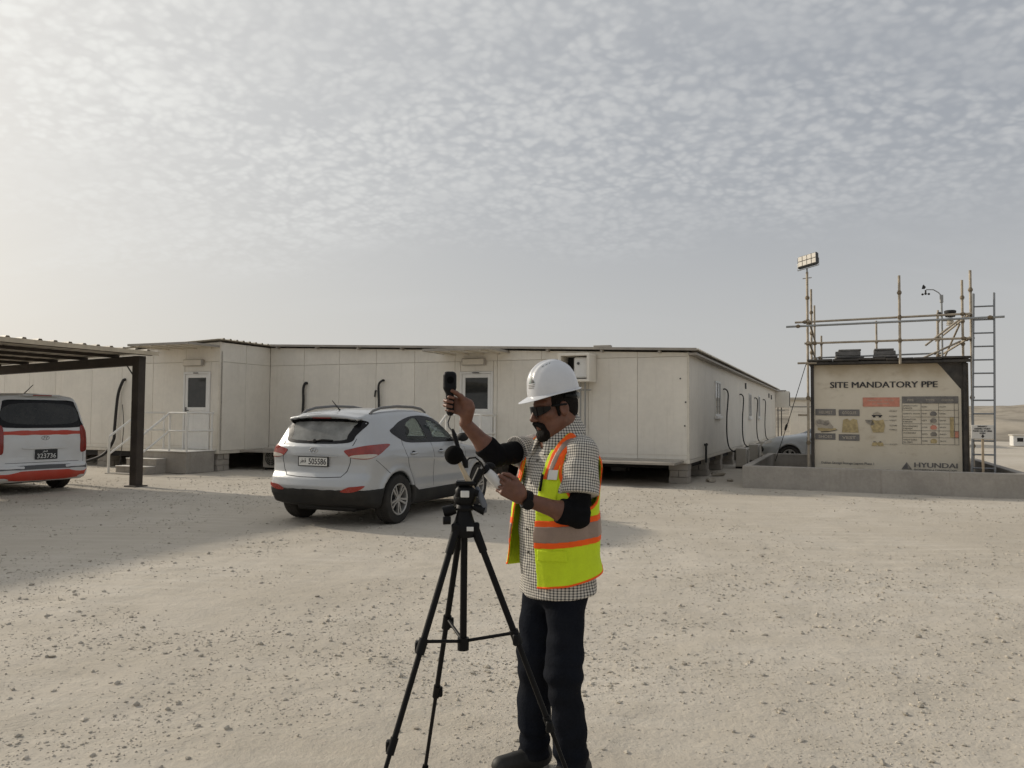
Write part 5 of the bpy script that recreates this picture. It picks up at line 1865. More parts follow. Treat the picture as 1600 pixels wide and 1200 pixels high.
# ------------------------------------------------------------------ white van
van = thing('parked_van', 'white van with red stripe and red bumper parked under the carport', 'van', S(-10.90, -7.82), math.pi - PSI - R(6))
VANC = dict(len=5.12, hw=0.96, top=1.97, bulge=(0.12, 0.42), crown=0.06, soft=0.10,
            poly=[(0.10, 0.25), (0.03, 0.30), (0.0, 0.38), (0.0, 0.52), (0.05, 0.56), (0.06, 0.70), (0.055, 1.0), (0.08, 1.22), (0.16, 1.50), (0.26, 1.80), (0.33, 1.88), (0.6, 1.915), (1.6, 1.93),
                  (2.8, 1.92), (3.4, 1.87), (3.75, 1.68), (4.1, 1.38), (4.35, 1.18), (4.8, 1.02), (5.02, 0.88), (5.12, 0.65), (5.10, 0.38), (4.95, 0.25), (4.5, 0.22), (0.6, 0.22)],
            wz=([0.2, 0.32, 0.5, 0.9, 1.15, 1.25, 1.6, 1.8, 1.95], [0.90, 0.945, 0.955, 0.955, 0.945, 0.925, 0.85, 0.795, 0.72]),
            taper=(0.06, 0.16), tlen=(0.8, 0.9), wheels=(1.02, 4.22), wr=0.345, arch=0.40, flare=0.012,
            cabin=(0.30, 3.9, 0.56),
            side_open=[closed_curve([(0.70, 1.28), (0.74, 1.66), (1.85, 1.70), (1.90, 1.28)]), closed_curve([(2.05, 1.28), (2.05, 1.70), (2.85, 1.70), (2.85, 1.28)]), closed_curve([(3.0, 1.27), (3.0, 1.69), (3.35, 1.66), (3.85, 1.28)])],
            end_open=[([(-0.66, 1.33), (0.66, 1.33), (0.60, 1.74), (-0.60, 1.74)], -0.2, 0.6), ([(-0.78, 1.28), (0.78, 1.28), (0.66, 1.78), (-0.66, 1.78)], 3.2, 4.4)])
vn = Car(VANC, van)
vn.mesh('body', M_vwhite, 0.026)
VW = closed_curve([(-0.76, 1.275), (0, 1.255), (0.76, 1.275), (0.775, 1.40), (0.70, 1.70), (0.64, 1.785), (0.3, 1.80), (-0.3, 1.80), (-0.64, 1.785), (-0.70, 1.70), (-0.775, 1.40)])
VWi = closed_curve([(-0.63, 1.36), (0.63, 1.36), (0.58, 1.70), (-0.58, 1.70)])
vn.patch('rear_window_frame', VW, 0, M_gloss, off=0.004, holes=[VWi])
vn.patch('rear_window', VWi, 0, M_glassD, off=0.003, thick=0.005)
for q, hole in (((0.66, 1.24, 1.90, 1.73), VANC['side_open'][0]), ((2.0, 1.24, 2.9, 1.73), VANC['side_open'][1]), ((2.95, 1.24, 3.9, 1.72), VANC['side_open'][2])):
    vn.patch('side_window', [(p_[0], p_[1]) for p_ in hole], 90, M_glassD, off=0.004, thick=0.006, mirror=True, res=0.08)
vn.patch('windscreen', closed_curve([(-0.80, 1.26), (0.80, 1.26), (0.68, 1.80), (-0.68, 1.80)]), 180, M_glassD, off=0.003, start=8)
vn.patch('red_stripe', [(-0.83, 1.115), (-0.4, 1.120), (0, 1.122), (0.4, 1.120), (0.83, 1.115), (0.83, 1.205), (0.4, 1.212), (0, 1.214), (-0.4, 1.212), (-0.83, 1.205)], 0, M_vred, off=0.003, thick=0.003)
vn.patch('red_stripe', [(0.28, 1.12), (1.5, 1.12), (3.0, 1.12), (4.1, 1.09), (4.1, 1.19), (3.0, 1.21), (1.5, 1.21), (0.28, 1.21)], 90, M_vred, off=0.003, thick=0.003, mirror=True, res=0.2)
vn.patch('red_bumper_band', [(-0.85, 0.275), (-0.4, 0.262), (0, 0.258), (0.4, 0.262), (0.85, 0.275), (0.868, 0.43), (0.4, 0.445), (0, 0.45), (-0.4, 0.445), (-0.868, 0.43)], 0, M_vred, off=0.006, thick=0.006)
M_vstrip = pmat('bumper_strip_grey', (0.10, 0.105, 0.11), 0.6)
vn.patch('bumper_strip', [(-0.85, 0.455), (-0.4, 0.468), (0, 0.474), (0.4, 0.468), (0.85, 0.455), (0.855, 0.53), (0.4, 0.545), (0, 0.55), (-0.4, 0.545), (-0.855, 0.53)], 0, M_vstrip, off=0.006, thick=0.008)
vt = vn.patch('tail_lamp', closed_curve([(0.595, 0.80), (0.68, 0.78), (0.74, 0.85), (0.74, 1.15), (0.70, 1.29), (0.64, 1.29), (0.60, 1.15)]), 45, M_taill, off=0.010, thick=0.02, res=0.04, mirror=True)
vn.seam([(-0.70, 0.60), (0.70, 0.60)], 0, M_gap, 0.008)
vn.seam([(0.80, 0.58), (0.81, 1.0), (0.80, 1.25), (0.72, 1.75)], 0, M_gap, 0.008)
vn.seam([(-0.80, 0.58), (-0.81, 1.0), (-0.80, 1.25), (-0.72, 1.75)], 0, M_gap, 0.008)
vn.patch('garnish_bar', closed_curve([(-0.34, 0.86), (0.34, 0.86), (0.34, 0.895), (-0.34, 0.895)]), 0, M_vwhite, off=0.022, thick=0.025)
vb_ = vn.project(np.array([0.0, 0.0]), np.array([1.06, 0.74]), 0)
vbo = inst(bo, van, (vb_[0][0] - 0.004, 0.0, 1.065), (0, 0, 0), (1, 1.1, 1.0))
vpx = vb_[1][0]
vpl = MB().box((vpx - 0.02, -0.235, 0.655), (vpx - 0.004, 0.195, 0.845), 0.006).build('number_plate', flat('plate_black', (0.015, 0.017, 0.02), 0.4), van)
M_pink = flat('plate_letter', (0.62, 0.62, 0.60), 0.5)
text_mesh('plate_number', '323736', 0.125, M_pink, vpl, (vpx - 0.0215, 0.165, 0.68), RB, 'LEFT', 0.001, width=0.36)
text_mesh('plate_number', '\ufeae\ufec4\ufed7', 0.055, M_pink, vpl, (vpx - 0.0215, 0.06, 0.795), RB, 'LEFT', 0.0004, width=0.10)
MB().box((0.20, -0.36, 1.872), (0.42, 0.36, 1.905), 0.012).build('spoiler', M_vwhite, van)
MB().box((0.185, -0.18, 1.876), (0.199, 0.18, 1.896), 0.003).build('brake_lamp_strip', M_taill, van)
MB().tube([(0.75, 0.05, 1.90), (0.73, 0.05, 1.93), (0.52, 0.0, 2.10)], 0.010, 6, (1.6, 1, 0.6)).build('aerial', M_dark, van, smooth=True)
for y in (-0.45, 0.45):
    st, mt = put_seat(van, 1.2, y, 0.6, 1.28)
    headrest(st, mt, 0.0, 0.70)
for y in (-0.45, 0.45):
    st, mt = put_seat(van, 2.9, y, 0.55, 1.30)
    headrest(st, mt, 0.0, 0.72)
VW_ = make_wheel(0.345, 0.22, 0.20)
put_wheels(van, VW_, (1.02, 4.22), 1.66, 0.345)
MB().box((0.3, -0.55, 0.20), (4.7, 0.55, 0.30), 0.03).build('underbody', M_dark, van)

# ------------------------------------------------------------------ sedan behind the bund
sed = thing('parked_sedan', 'grey sedan nosing out behind the bund, half hidden by the sign shelter', 'car', S(5.35, 9.6), math.pi - PSI)
SEDC = dict(len=4.6, hw=0.90, top=1.5, bulge=(0.2, 0.45), crown=0.05, soft=0.08,
            poly=[(0.06, 0.36), (0.0, 0.5), (0.02, 0.70), (0.06, 0.95), (0.25, 1.05), (0.7, 1.08), (1.2, 1.36), (1.6, 1.46), (2.2, 1.47), (2.6, 1.40), (3.25, 1.05), (3.5, 0.99), (4.1, 0.90), (4.42, 0.76), (4.58, 0.60), (4.57, 0.38),
                  (4.4, 0.26), (3.9, 0.22), (0.6, 0.22)],
            wz=([0.2, 0.35, 0.55, 0.8, 0.95, 1.02, 1.3, 1.5], [0.82, 0.88, 0.895, 0.90, 0.885, 0.845, 0.70, 0.58]),
            taper=(0.1, 0.16), tlen=(0.9, 0.9), wheels=(0.95, 3.65), wr=0.32, arch=0.36)
sd = Car(SEDC, sed)
sd.mesh('body', M_greycar, 0.032)
for poly in (closed_curve([(0.95, 1.08, 1), (1.35, 1.33), (1.75, 1.39), (1.80, 1.05, 1)]), closed_curve([(1.88, 1.05, 1), (1.85, 1.39), (2.2, 1.40), (2.62, 1.27), (3.02, 1.05, 1)])):
    sd.patch('side_window', poly, 90, M_gloss, off=0.004, thick=0.006, mirror=True, res=0.08)
sd.patch('windscreen', closed_curve([(-0.70, 1.08), (0.70, 1.08), (0.56, 1.40), (-0.56, 1.40)]), 180, M_gloss, off=0.004, start=7)
sd.patch('headlamp', closed_curve([(-2.86, 0.66), (-2.62, 0.70), (-2.50, 0.74), (-2.60, 0.80), (-2.85, 0.76)]), 225, M_clear, off=0.006, thick=0.01, start=6, res=0.06, mirror=True)
sd.patch('grille', closed_curve([(-0.40, 0.42), (0.40, 0.42), (0.36, 0.60), (-0.36, 0.60)]), 180, M_gloss, off=0.004, start=7)
sd.seam([(3.1, 0.98), (3.12, 0.75), (3.15, 0.35)], 90, M_gap, 0.008, mirror=True)
put_wheels(sed, make_wheel(0.325, 0.21, 0.20), (0.95, 3.65), 1.56, 0.325)
# ================================================================== tripod and instruments
M_trip = pmat('tripod_black', (0.006, 0.006, 0.0065), 0.5, 0.0, var=0.2, scale=20, spec=0.15)
M_rubb = flat('black_foam', (0.004, 0.004, 0.004), 0.95, spec=0.1)
TC = Vector((-0.178, 2.946, 0))
tripod = thing('tripod', 'black camera tripod standing in front of the man', 'tripod', TC)
HUB_Z, NODE_Z = 1.135, 0.735
dirs = [Vector((-0.70, -0.714, 0)), Vector((-0.39, 0.92, 0)), Vector((0.995, -0.095, 0))]
RT_, RF = 0.035, 0.487
def legpt(d, z):
    return d * (RT_ + (RF - RT_) * (HUB_Z - z) / HUB_Z) + Vector((0, 0, z))
for k, d in enumerate(dirs):
    lg = MB().cyl(legpt(d, HUB_Z), legpt(d, 0.70), 0.0122, n=12).build('leg', M_trip, tripod, smooth=True, auto=50)
    up = MB(); up.cyl(legpt(d, HUB_Z + 0.005), legpt(d, HUB_Z - 0.10), 0.018, 0.016, n=12)
    up.build('leg_socket', M_trip, lg, smooth=True, auto=50)
    MB().cyl(legpt(d, 0.70), legpt(d, 0.40), 0.0105, n=10).build('leg_section', M_trip, lg, smooth=True, auto=50)
    MB().cyl(legpt(d, 0.40), legpt(d, 0.03), 0.0080, n=10).build('leg_section', M_trip, lg, smooth=True, auto=50)
    for z, r in ((0.715, 0.0175), (0.40, 0.0145)):
        c = MB().cyl(legpt(d, z + 0.03), legpt(d, z - 0.022), r, n=12)
        s_ = d.cross(Vector((0, 0, 1)))
        p = legpt(d, z) + s_ * r
        c.box((p.x - 0.012, p.y - 0.012, p.z - 0.02), (p.x + 0.012, p.y + 0.012, p.z + 0.02), 0.004)
        c.build('clamp', M_trip, lg, smooth=True, auto=40)
    MB().cyl(legpt(d, 0.04), legpt(d, 0.0), 0.013, 0.017, n=10).build('rubber_foot', M_rubb, lg, smooth=True, auto=50)
    a_, b_ = legpt(d, NODE_Z), Vector((d.x * 0.015, d.y * 0.015, 0.70))
    MB().tube([a_, b_], 0.0065, 8).build('spreader_arm', M_trip, tripod, smooth=True, auto=50)
MB().cyl((0, 0, 0.68), (0, 0, 1.16), 0.0135, n=14).build('centre_column', M_trip, tripod, smooth=True, auto=50)
c = MB().cyl((0, 0, 0.665), (0, 0, 0.71), 0.022, n=14); c.build('column_end', M_trip, tripod, smooth=True, auto=50)
hb = MB()
hb.lathe([(0, 1.09), (0.040, 1.09), (0.047, 1.11), (0.047, 1.135), (0.038, 1.15), (0.030, 1.175), (0.026, 1.19), (0, 1.19)], 20)
for d in dirs:
    hb.box((d.x * 0.04 - 0.018, d.y * 0.04 - 0.018, 1.10), (d.x * 0.04 + 0.018, d.y * 0.04 + 0.018, 1.145), 0.006)
hb.build('shoulder', M_trip, tripod, smooth=True, auto=40)
MB().cyl((-0.05, -0.03, 1.155), (-0.078, -0.035, 1.155), 0.015, n=12).build('crank_knob', M_trip, tripod, smooth=True, auto=50)
hd = MB()
hd.lathe([(0, 1.185), (0.032, 1.19), (0.036, 1.20), (0.030, 1.212), (0.040, 1.222), (0.043, 1.242), (0.034, 1.255), (0.0, 1.26)], 20)
hd.box((-0.034, -0.04, 1.228), (0.042, 0.04, 1.285), 0.014)
hd.cyl((-0.035, 0, 1.195), (-0.078, 0, 1.182), 0.019, 0.024, n=14)
hd.cyl((0.035, -0.005, 1.205), (0.078, -0.01, 1.19), 0.012, 0.019, n=14)
hd.build('pan_head', M_trip, tripod, smooth=True, auto=45)
pf = MB().box((-0.036, -0.042, 1.286), (0.042, 0.042, 1.302), 0.006); pf.build('camera_plate', M_trip, tripod)
MB().box((-0.012, -0.0475, 1.243), (0.020, -0.0405, 1.268), 0.002).build('sticker', flat('white_sticker', (0.60, 0.60, 0.58), 0.5), tripod)
MB().box((0.012, -0.0495, 1.118), (0.038, -0.0472, 1.134), 0.001).build('sticker', bpy.data.materials['white_sticker'], tripod)
ph = MB().tube([(0.02, 0.01, 1.26), (0.040, 0.015, 1.30), (0.062, 0.02, 1.345)], 0.015, 10, (0.9, 0.95, 1.05)); ph.build('pan_handle', M_trip, tripod, smooth=True, auto=60)
MB().tube([(0.042, 0.0, 1.275), (0.062, -0.01, 1.245), (0.076, -0.012, 1.21), (0.074, -0.01, 1.185)], 0.012, 10).build('tilt_lever', pmat('grey_lever', (0.10, 0.11, 0.13), 0.5), tripod, smooth=True)

gl = thing('globe_thermometer', 'matt black globe on a pale rod fixed above the tripod head', 'thermometer', TC + Vector((-0.01, 0, 1.30)))
g0 = at(735, 757, 2.93) - gl.location; g1 = at(717, 722, 2.93) - gl.location; gc = at(709.5, 711, 2.93) - gl.location
rod = MB().tube([g0 + Vector((0.012, 0, -0.03)), g0, g0.lerp(g1, 0.45), g1], 0.011, 10, (1.0, 1.0, 0.85, 0.6))
rod.build('rod', pmat('pale_rod', (0.44, 0.36, 0.25), 0.45, var=0.1), gl, smooth=True, auto=60)
MB().ball(gc, 0.0368, 28, 18).build('globe', M_rubb, gl, smooth=True)
sp0, sp1, sp2 = at(707, 670, 2.96), at(716, 700, 2.96), at(727, 731, 2.96)
prb = thing('wet_bulb_probe', 'slim black probe hanging behind the black globe with a cable', 'probe', sp1)
MB().tube([sp0 - sp1, sp0.lerp(sp1, 0.3) - sp1, Vector((0, 0, 0)), sp2 - sp1 - Vector((0, 0, -0.02)), sp2 - sp1], 0.0105, 10, (0.35, 0.85, 0.75, 1.1, 1.1)).build('stem', M_trip, prb, smooth=True, auto=60)
cab = [at(728, 722, 2.97), at(733, 716, 2.99), at(743, 715, 3.02), at(751, 722, 3.05), at(757, 733, 3.08)]
MB().tube([q - sp1 for q in cab], 0.0035, 6).build('cable', M_trip, prb, smooth=True)
# the rest of the cable run, clamp under the rod
MB().tube([g0 + Vector((0.03, 0.0, -0.035)), g0 + Vector((0.0, 0.0, -0.025)), g0 + Vector((-0.012, 0, -0.05))], 0.014, 8).build('rod_clamp', M_trip, gl, smooth=True)
# ================================================================== the man
def atp(x, y, Y):
    return at(x, y, Y - 0.06)


PO = np.array([0.19, 3.40, 0.0])
TH = R(33)
PF = np.array([-math.cos(TH), -math.sin(TH), 0.0])
PL = np.array([math.sin(TH), -math.cos(TH), 0.0])
man = thing('person', 'man in a white hard hat and yellow vest reading instruments beside the tripod', 'person', tuple(PO))


def loc(p):
    q = p - PO
    return np.stack([q @ PF, q @ PL, p[:, 2]], 1)


def bw(f, l, z):
    return PO + PF * f + PL * l + np.array([0, 0, z])


def W_(v):
    return np.array(v[:], float)


# joints
SHR, SHL = bw(-0.025, -0.165, 1.405), bw(-0.025, 0.165, 1.405)
ELR, WRR = W_(atp(773, 713, 3.42)), W_(atp(727, 661, 3.365))
ELL, WRL = W_(atp(904, 808, 3.27)), W_(atp(818, 779, 3.195))
HO = W_(atp(867, 639, 3.43))
HTH, HP = R(22), R(12)
HS = 0.95
hf0 = np.array([-math.cos(HTH), -math.sin(HTH), 0.0])
HL = np.array([math.sin(HTH), -math.cos(HTH), 0.0])
HF = hf0 * math.cos(HP) + np.array([0, 0, -math.sin(HP)])
HU = np.cross(HF, HL)


def hloc(p):
    q = (p - HO) / HS
    return np.stack([q @ HF, q @ HL, q @ HU], 1)


def hw_(x, y, z):
    return HO + HS * (HF * x + HL * y + HU * z)


def head_sdf(p):
    q = hloc(p)
    m = q.copy(); m[:, 1] = np.abs(m[:, 1])
    d = s_ell(q, (-0.012, 0, 0.045), (0.100, 0.077, 0.105))
    d = smin(d, s_ell(q, (0.032, 0, -0.04), (0.066, 0.062, 0.082)), 0.03)
    d = smin(d, s_cap(m, (0.0, 0.052, -0.05), (0.062, 0.022, -0.105), 0.022, 0.02), 0.03)      # jaw
    d = smin(d, s_ell(q, (0.078, 0, -0.108), (0.020, 0.024, 0.020)), 0.02)
    d = smin(d, s_cap(m, (0.086, 0.0, 0.036), (0.066, 0.05, 0.034), 0.014, 0.013), 0.016)      # brow
    d = smin(d, s_ell(m, (0.060, 0.047, -0.012), (0.030, 0.022, 0.022)), 0.02)                # cheekbone
    d = smax(d, -s_ell(m, (0.100, 0.033, 0.012), (0.016, 0.018, 0.011)), 0.012)               # eye socket
    d = smin(d, s_ell(m, (0.082, 0.032, 0.010), (0.013, 0.014, 0.012)), 0.004)                # eyeball under lid
    d = smin(d, s_cap(q, (0.094, 0, 0.022), (0.121, 0, -0.026), 0.0085, 0.0125), 0.010)       # nose
    d = smin(d, s_ell(m, (0.108, 0.013, -0.031), (0.013, 0.009, 0.009)), 0.008)
    d = smin(d, s_cap(m, (0.102, 0.0, -0.060), (0.090, 0.022, -0.063), 0.0075, 0.004), 0.007)  # lips
    d = smin(d, s_cap(m, (0.099, 0.0, -0.073), (0.088, 0.019, -0.071), 0.0085, 0.005), 0.007)
    ear = s_ell(m, (-0.010, 0.080, 0.0), (0.024, 0.010, 0.034))
    ear = smax(ear, -s_ell(m, (-0.004, 0.092, 0.004), (0.013, 0.010, 0.020)), 0.006)
    d = smin(d, ear, 0.008)
    return d * HS


def neck_sdf(p):
    a, b = hw_(-0.030, 0, -0.03), bw(-0.03, 0, 1.42)
    d = s_cap(p, a, b, 0.060, 0.066)
    return smin(d, s_cap(p, hw_(0.02, 0, -0.085), bw(0.03, 0, 1.43), 0.035, 0.04), 0.03)


def arm_sdf(p, sh, el, wr):
    d = s_cap(p, sh, el, 0.050, 0.040)
    m = el + (wr - el) * 0.28
    fa = smin(s_cap(p, el, m, 0.038, 0.040), s_cap(p, m, wr, 0.039, 0.0265), 0.03)
    return smin(d, fa, 0.02)


ZK = [0.70, 0.80, 0.95, 1.05, 1.15, 1.25, 1.33, 1.385, 1.425, 1.46, 1.50]
RFK = [0.152, 0.150, 0.148, 0.150, 0.148, 0.138, 0.125, 0.108, 0.090, 0.070, 0.055]
RLK = [0.198, 0.194, 0.182, 0.178, 0.178, 0.184, 0.190, 0.182, 0.145, 0.095, 0.065]
CFK = [-0.020, -0.020, -0.012, -0.004, -0.004, -0.012, -0.022, -0.026, -0.026, -0.024, -0.020]


def torso_sdf(q, grow=0.0):
    z = q[:, 2]
    rf = np.interp(z, ZK, RFK) + grow
    rl = np.interp(z, ZK, RLK) + grow
    x = q[:, 0] - np.interp(z, ZK, CFK)
    k = np.sqrt((x / rf) ** 2 + (q[:, 1] / rl) ** 2) + 1e-6
    g = np.sqrt((x / rf ** 2) ** 2 + (q[:, 1] / rl ** 2) ** 2) + 1e-6
    return np.clip(k * (k - 1) / g, -0.12, 1.0) * 0.92


def legs_sdf(q, grow=0.0):
    m = q
    d = None
    for s, df, dk in ((1, -0.03, 0.02), (-1, 0.03, 0.05)):
        a = s_cap(m, (-0.005, s * 0.085, 0.84), (dk * 0.7, s * 0.095, 0.47), 0.090 + grow, 0.076 + grow)
        b = s_cap(m, (dk * 0.7, s * 0.095, 0.47), (df, s * 0.10, 0.06), 0.075 + grow, 0.070 + grow)
        e = smin(a, b, 0.03)
        d = e if d is None else smin(d, e, 0.03)
    return d


def body_sdf(p):
    q = loc(p)
    d = smin(head_sdf(p), neck_sdf(p), 0.02)
    t = smax(torso_sdf(q, -0.025), 0.80 - q[:, 2], 0.03)
    t = smax(t, q[:, 2] - 1.44, 0.03)
    d = smin(d, t, 0.03)
    d = smin(d, smax(legs_sdf(q, -0.03), 0.05 - q[:, 2], 0.02), 0.03)
    d = smin(d, arm_sdf(p, SHR, ELR, WRR), 0.02)
    d = smin(d, arm_sdf(p, SHL, ELL, WRL), 0.02)
    return d


def skin_mat(name, c):
    m, g, bs = new_mat(name)
    geo = g.n('ShaderNodeNewGeometry')
    n1 = g.noise(geo.outputs['Position'], 38, 4, 0.6)
    n2 = g.noise(geo.outputs['Position'], 190, 3, 0.6)
    cc = g.mix(g.ramp(n1, 0.3, 0.7), tuple(q * 0.86 for q in c), tuple(min(1, q * 1.14) for q in c))
    g.lk(cc, bs.inputs['Base Color'])
    bs.inputs['Roughness'].default_value = 0.52
    bs.inputs['Subsurface Weight'].default_value = 0.06
    bs.inputs['Subsurface Radius'].default_value = (0.012, 0.005, 0.003)
    b = g.n('ShaderNodeBump'); b.inputs['Strength'].default_value = 0.25; b.inputs['Distance'].default_value = 0.002
    g.lk(n2, b.inputs['Height']); g.lk(b.outputs[0], bs.inputs['Normal'])
    return m


def unit(v):
    v = np.asarray(v, float)
    return v / np.linalg.norm(v)


def hand_sdf(K, d, n, s, curls, spread=0.0, thumb=None, wrist=None):
    """K: middle of the knuckle row; d: wrist to knuckles, n: palm side, s: towards the thumb; curls in degrees per joint"""
    d, n, s = unit(d), unit(n), unit(s)
    G = 0.91
    prim = []
    offs = (0.031, 0.0105, -0.0105, -0.030)
    lens = ((0.042, 0.026, 0.021), (0.046, 0.029, 0.022), (0.043, 0.027, 0.021), (0.034, 0.021, 0.019))
    rads = (0.0092, 0.0094, 0.0090, 0.0080)
    for o, L, r, cu in zip(offs, lens, rads, curls):
        p = K + (s * o - d * (0.008 * (abs(o) / 0.03))) * G
        a = 0.0
        for j in range(3):
            a += R(cu[j])
            e = p + (d * math.cos(a) + n * math.sin(a) + s * spread * o) * L[j] * G
            prim.append((p, e, G * r * (1 - 0.07 * j), G * r * (0.95 - 0.09 * j)))
            p = e
    tp = [np.asarray(t, float) for t in thumb]
    for i, (ra, rb) in enumerate(((0.0165, 0.0125), (0.012, 0.0105), (0.0105, 0.0085))):
        prim.append((K + (tp[i] - K) * G, K + (tp[i + 1] - K) * G, ra * G, rb * G))

    def f(p):
        q = (p - K) / G
        c = np.stack([q @ d, q @ s, q @ n], 1)
        dd = s_box(c, (-0.046, -0.001, 0.002), (0.050, 0.040, 0.0145), 0.0135) * G
        dd = smin(dd, s_cap(p, K - d * 0.078, wrist, 0.0245, 0.0265), 0.020)
        dd = smin(dd, s_ell(c, (-0.062, 0.026, 0.010), (0.030, 0.020, 0.016)) * G, 0.012)
        for a, b, ra, rb in prim[:12]:
            dd = smin(dd, s_cap(p, a, b, ra, rb), 0.0032)
        for a, b, ra, rb in prim[12:]:
            dd = smin(dd, s_cap(p, a, b, ra, rb), 0.007)
        return dd
    return f


M_skin = skin_mat('skin', (0.145, 0.060, 0.035))
v1, f1 = surf(body_sdf, (-0.30, 3.05, 0.02), (0.50, 3.85, 1.86), 0.0042)
# right hand: palm to the camera, fingers round the back of the handle
KR = W_(atp(706, 632, 3.352))
sR, dR = unit((0.22, 0.0, 0.97)), unit((-0.97, 0.10, 0.22))
nR = unit(np.cross(dR, sR)); nR = nR if nR[1] < 0 else -nR
thR = [KR - dR * 0.066 + sR * 0.024 + nR * 0.008, KR - dR * 0.036 + sR * 0.046 + nR * 0.020, KR - dR * 0.014 + sR * 0.056 + nR * 0.036, KR + dR * 0.004 + sR * 0.062 + nR * 0.050]
hR = hand_sdf(KR, dR, nR, sR, ((42, 78, 50), (46, 80, 52), (48, 80, 54), (52, 80, 54)), thumb=thR, wrist=WRR)
v2, f2 = surf(hR, KR - 0.13, KR + 0.13, 0.0026)
# left hand: back to the camera, holding the reader
KL = W_(atp(787, 760, 3.165))
dL = unit((-0.88, -0.12, 0.46)); sL = unit((0.46, 0.0, 0.88)); sL = unit(sL - dL * (sL @ dL))
nL = unit(np.cross(dL, sL)); nL = nL if nL[1] > 0 else -nL
thL = [KL - dL * 0.070 + sL * 0.028 + nL * 0.006, KL - dL * 0.036 + sL * 0.050 + nL * 0.016, KL - dL * 0.004 + sL * 0.052 + nL * 0.028, KL + dL * 0.022 + sL * 0.046 + nL * 0.032]
hL = hand_sdf(KL, dL, nL, sL, ((26, 52, 40), (38, 66, 46), (46, 72, 48), (52, 74, 50)), thumb=thL, wrist=WRL)
v3, f3 = surf(hL, KL - 0.13, KL + 0.13, 0.0026)
vv = np.concatenate([v1, v2, v3]) - PO
ff = np.concatenate([f1, f2 + len(v1), f3 + len(v1) + len(v2)])
np_mesh('body', vv, ff, M_skin, man)

# finger nails of the left thumb and right fingertips are left to the skin; hair, beard, brows
M_hair = pmat('black_hair', (0.012, 0.010, 0.009), 0.65, var=0.3, scale=60, bump=0.6, bscale=400, spec=0.08)
def hair_sdf(p):
    q = hloc(p); m = q.copy(); m[:, 1] = np.abs(m[:, 1])
    d = s_ell(q, (-0.014, 0, 0.043), (0.106, 0.083, 0.108))
    d = smin(d, s_ell(q, (-0.060, 0, -0.012), (0.048, 0.062, 0.052)), 0.02)
    line = np.where(q[:, 0] > -0.036, 0.006 + 0.55 * np.clip(q[:, 0] - 0.012, 0, 1), -0.050)     # front edge and nape
    d = smax(d, line - q[:, 2], 0.006)
    d = smax(d, q[:, 0] - 0.040, 0.006)
    d = smin(d, s_cap(m, (0.020, 0.0775, 0.03), (0.018, 0.0745, -0.022), 0.010, 0.007), 0.008)     # sideburn
    d = smax(d, -s_ell(m, (-0.010, 0.085, -0.002), (0.025, 0.02, 0.036)), 0.004)
    d = smax(d, q[:, 2] - 0.085, 0.01)
    return (d + 0.0022 * vnoise(q[:, 0] * 260, q[:, 1] * 260, q[:, 2] * 90)) * HS
v, f = surf(hair_sdf, HO - 0.17, HO + 0.17, 0.0034)
np_mesh('hair', v - PO, f, M_hair, man)
def beard_sdf(p):
    q = hloc(p); m = q.copy(); m[:, 1] = np.abs(m[:, 1])
    d = s_cap(m, (0.112, 0.0, -0.047), (0.092, 0.032, -0.060), 0.0120, 0.0105)
    d = smin(d, s_cap(m, (0.094, 0.030, -0.060), (0.076, 0.034, -0.095), 0.0105, 0.014), 0.008)
    d = smin(d, s_ell(q, (0.076, 0, -0.108), (0.038, 0.042, 0.034)), 0.014)
    d = smax(d, -s_ell(q, (0.112, 0, -0.068), (0.018, 0.014, 0.0060)), 0.004)
    return (d + 0.0018 * vnoise(q[:, 0] * 300, q[:, 1] * 300, q[:, 2] * 110)) * HS
v, f = surf(beard_sdf, hw_(0.07, 0, -0.08) - 0.09, hw_(0.07, 0, -0.08) + 0.09, 0.0026)
np_mesh('beard', v - PO, f, M_hair, man)

# sunglasses
def band(xf, half, z0, z1, n=64, t=0.004, wrap=1.18):
    vs, fs = [], []
    for i in range(n + 1):
        a = -wrap + 2 * wrap * i / n
        x = 0.012 + 0.098 * math.cos(a) ** 0.8 if abs(a) < 1.5 else 0.012
        y = 0.084 * math.sin(a) / math.sin(wrap)
        k = abs(i / n * 2 - 1)
        zt = z1 - 0.006 * k; zb = z0 + (z1 - z0) * 0.55 * k ** 3 + 0.010 * math.exp(-(y / 0.014) ** 2)
        nx, ny = math.cos(a), math.sin(a)
        for (dx, z) in ((0, zb), (0, zt), (t, zt), (t, zb)):
            vs.append(tuple(hw_(x + nx * dx, y + ny * dx, z) - PO))
    for i in range(n):
        for k in range(4):
            fs.append((i * 4 + k, i * 4 + (k + 1) % 4, i * 4 + 4 + (k + 1) % 4, i * 4 + 4 + k))
    fs += [(0, 1, 2, 3), tuple(n * 4 + k for k in (3, 2, 1, 0))]
    return MB().add(vs, fs)
sgl = band(0.1, 0.08, -0.012, 0.032).build('sunglasses', flat('sunglass_lens', (0.004, 0.004, 0.005), 0.15, spec=0.22), man, smooth=True, auto=40)
for s_ in (-1, 1):
    MB().tube([tuple(hw_(0.052, s_ * 0.083, 0.024) - PO), tuple(hw_(0.02, s_ * 0.088, 0.022) - PO), tuple(hw_(-0.022, s_ * 0.088, 0.018) - PO)], 0.0045, 6).build('temple_arm', M_trip, sgl, smooth=True)

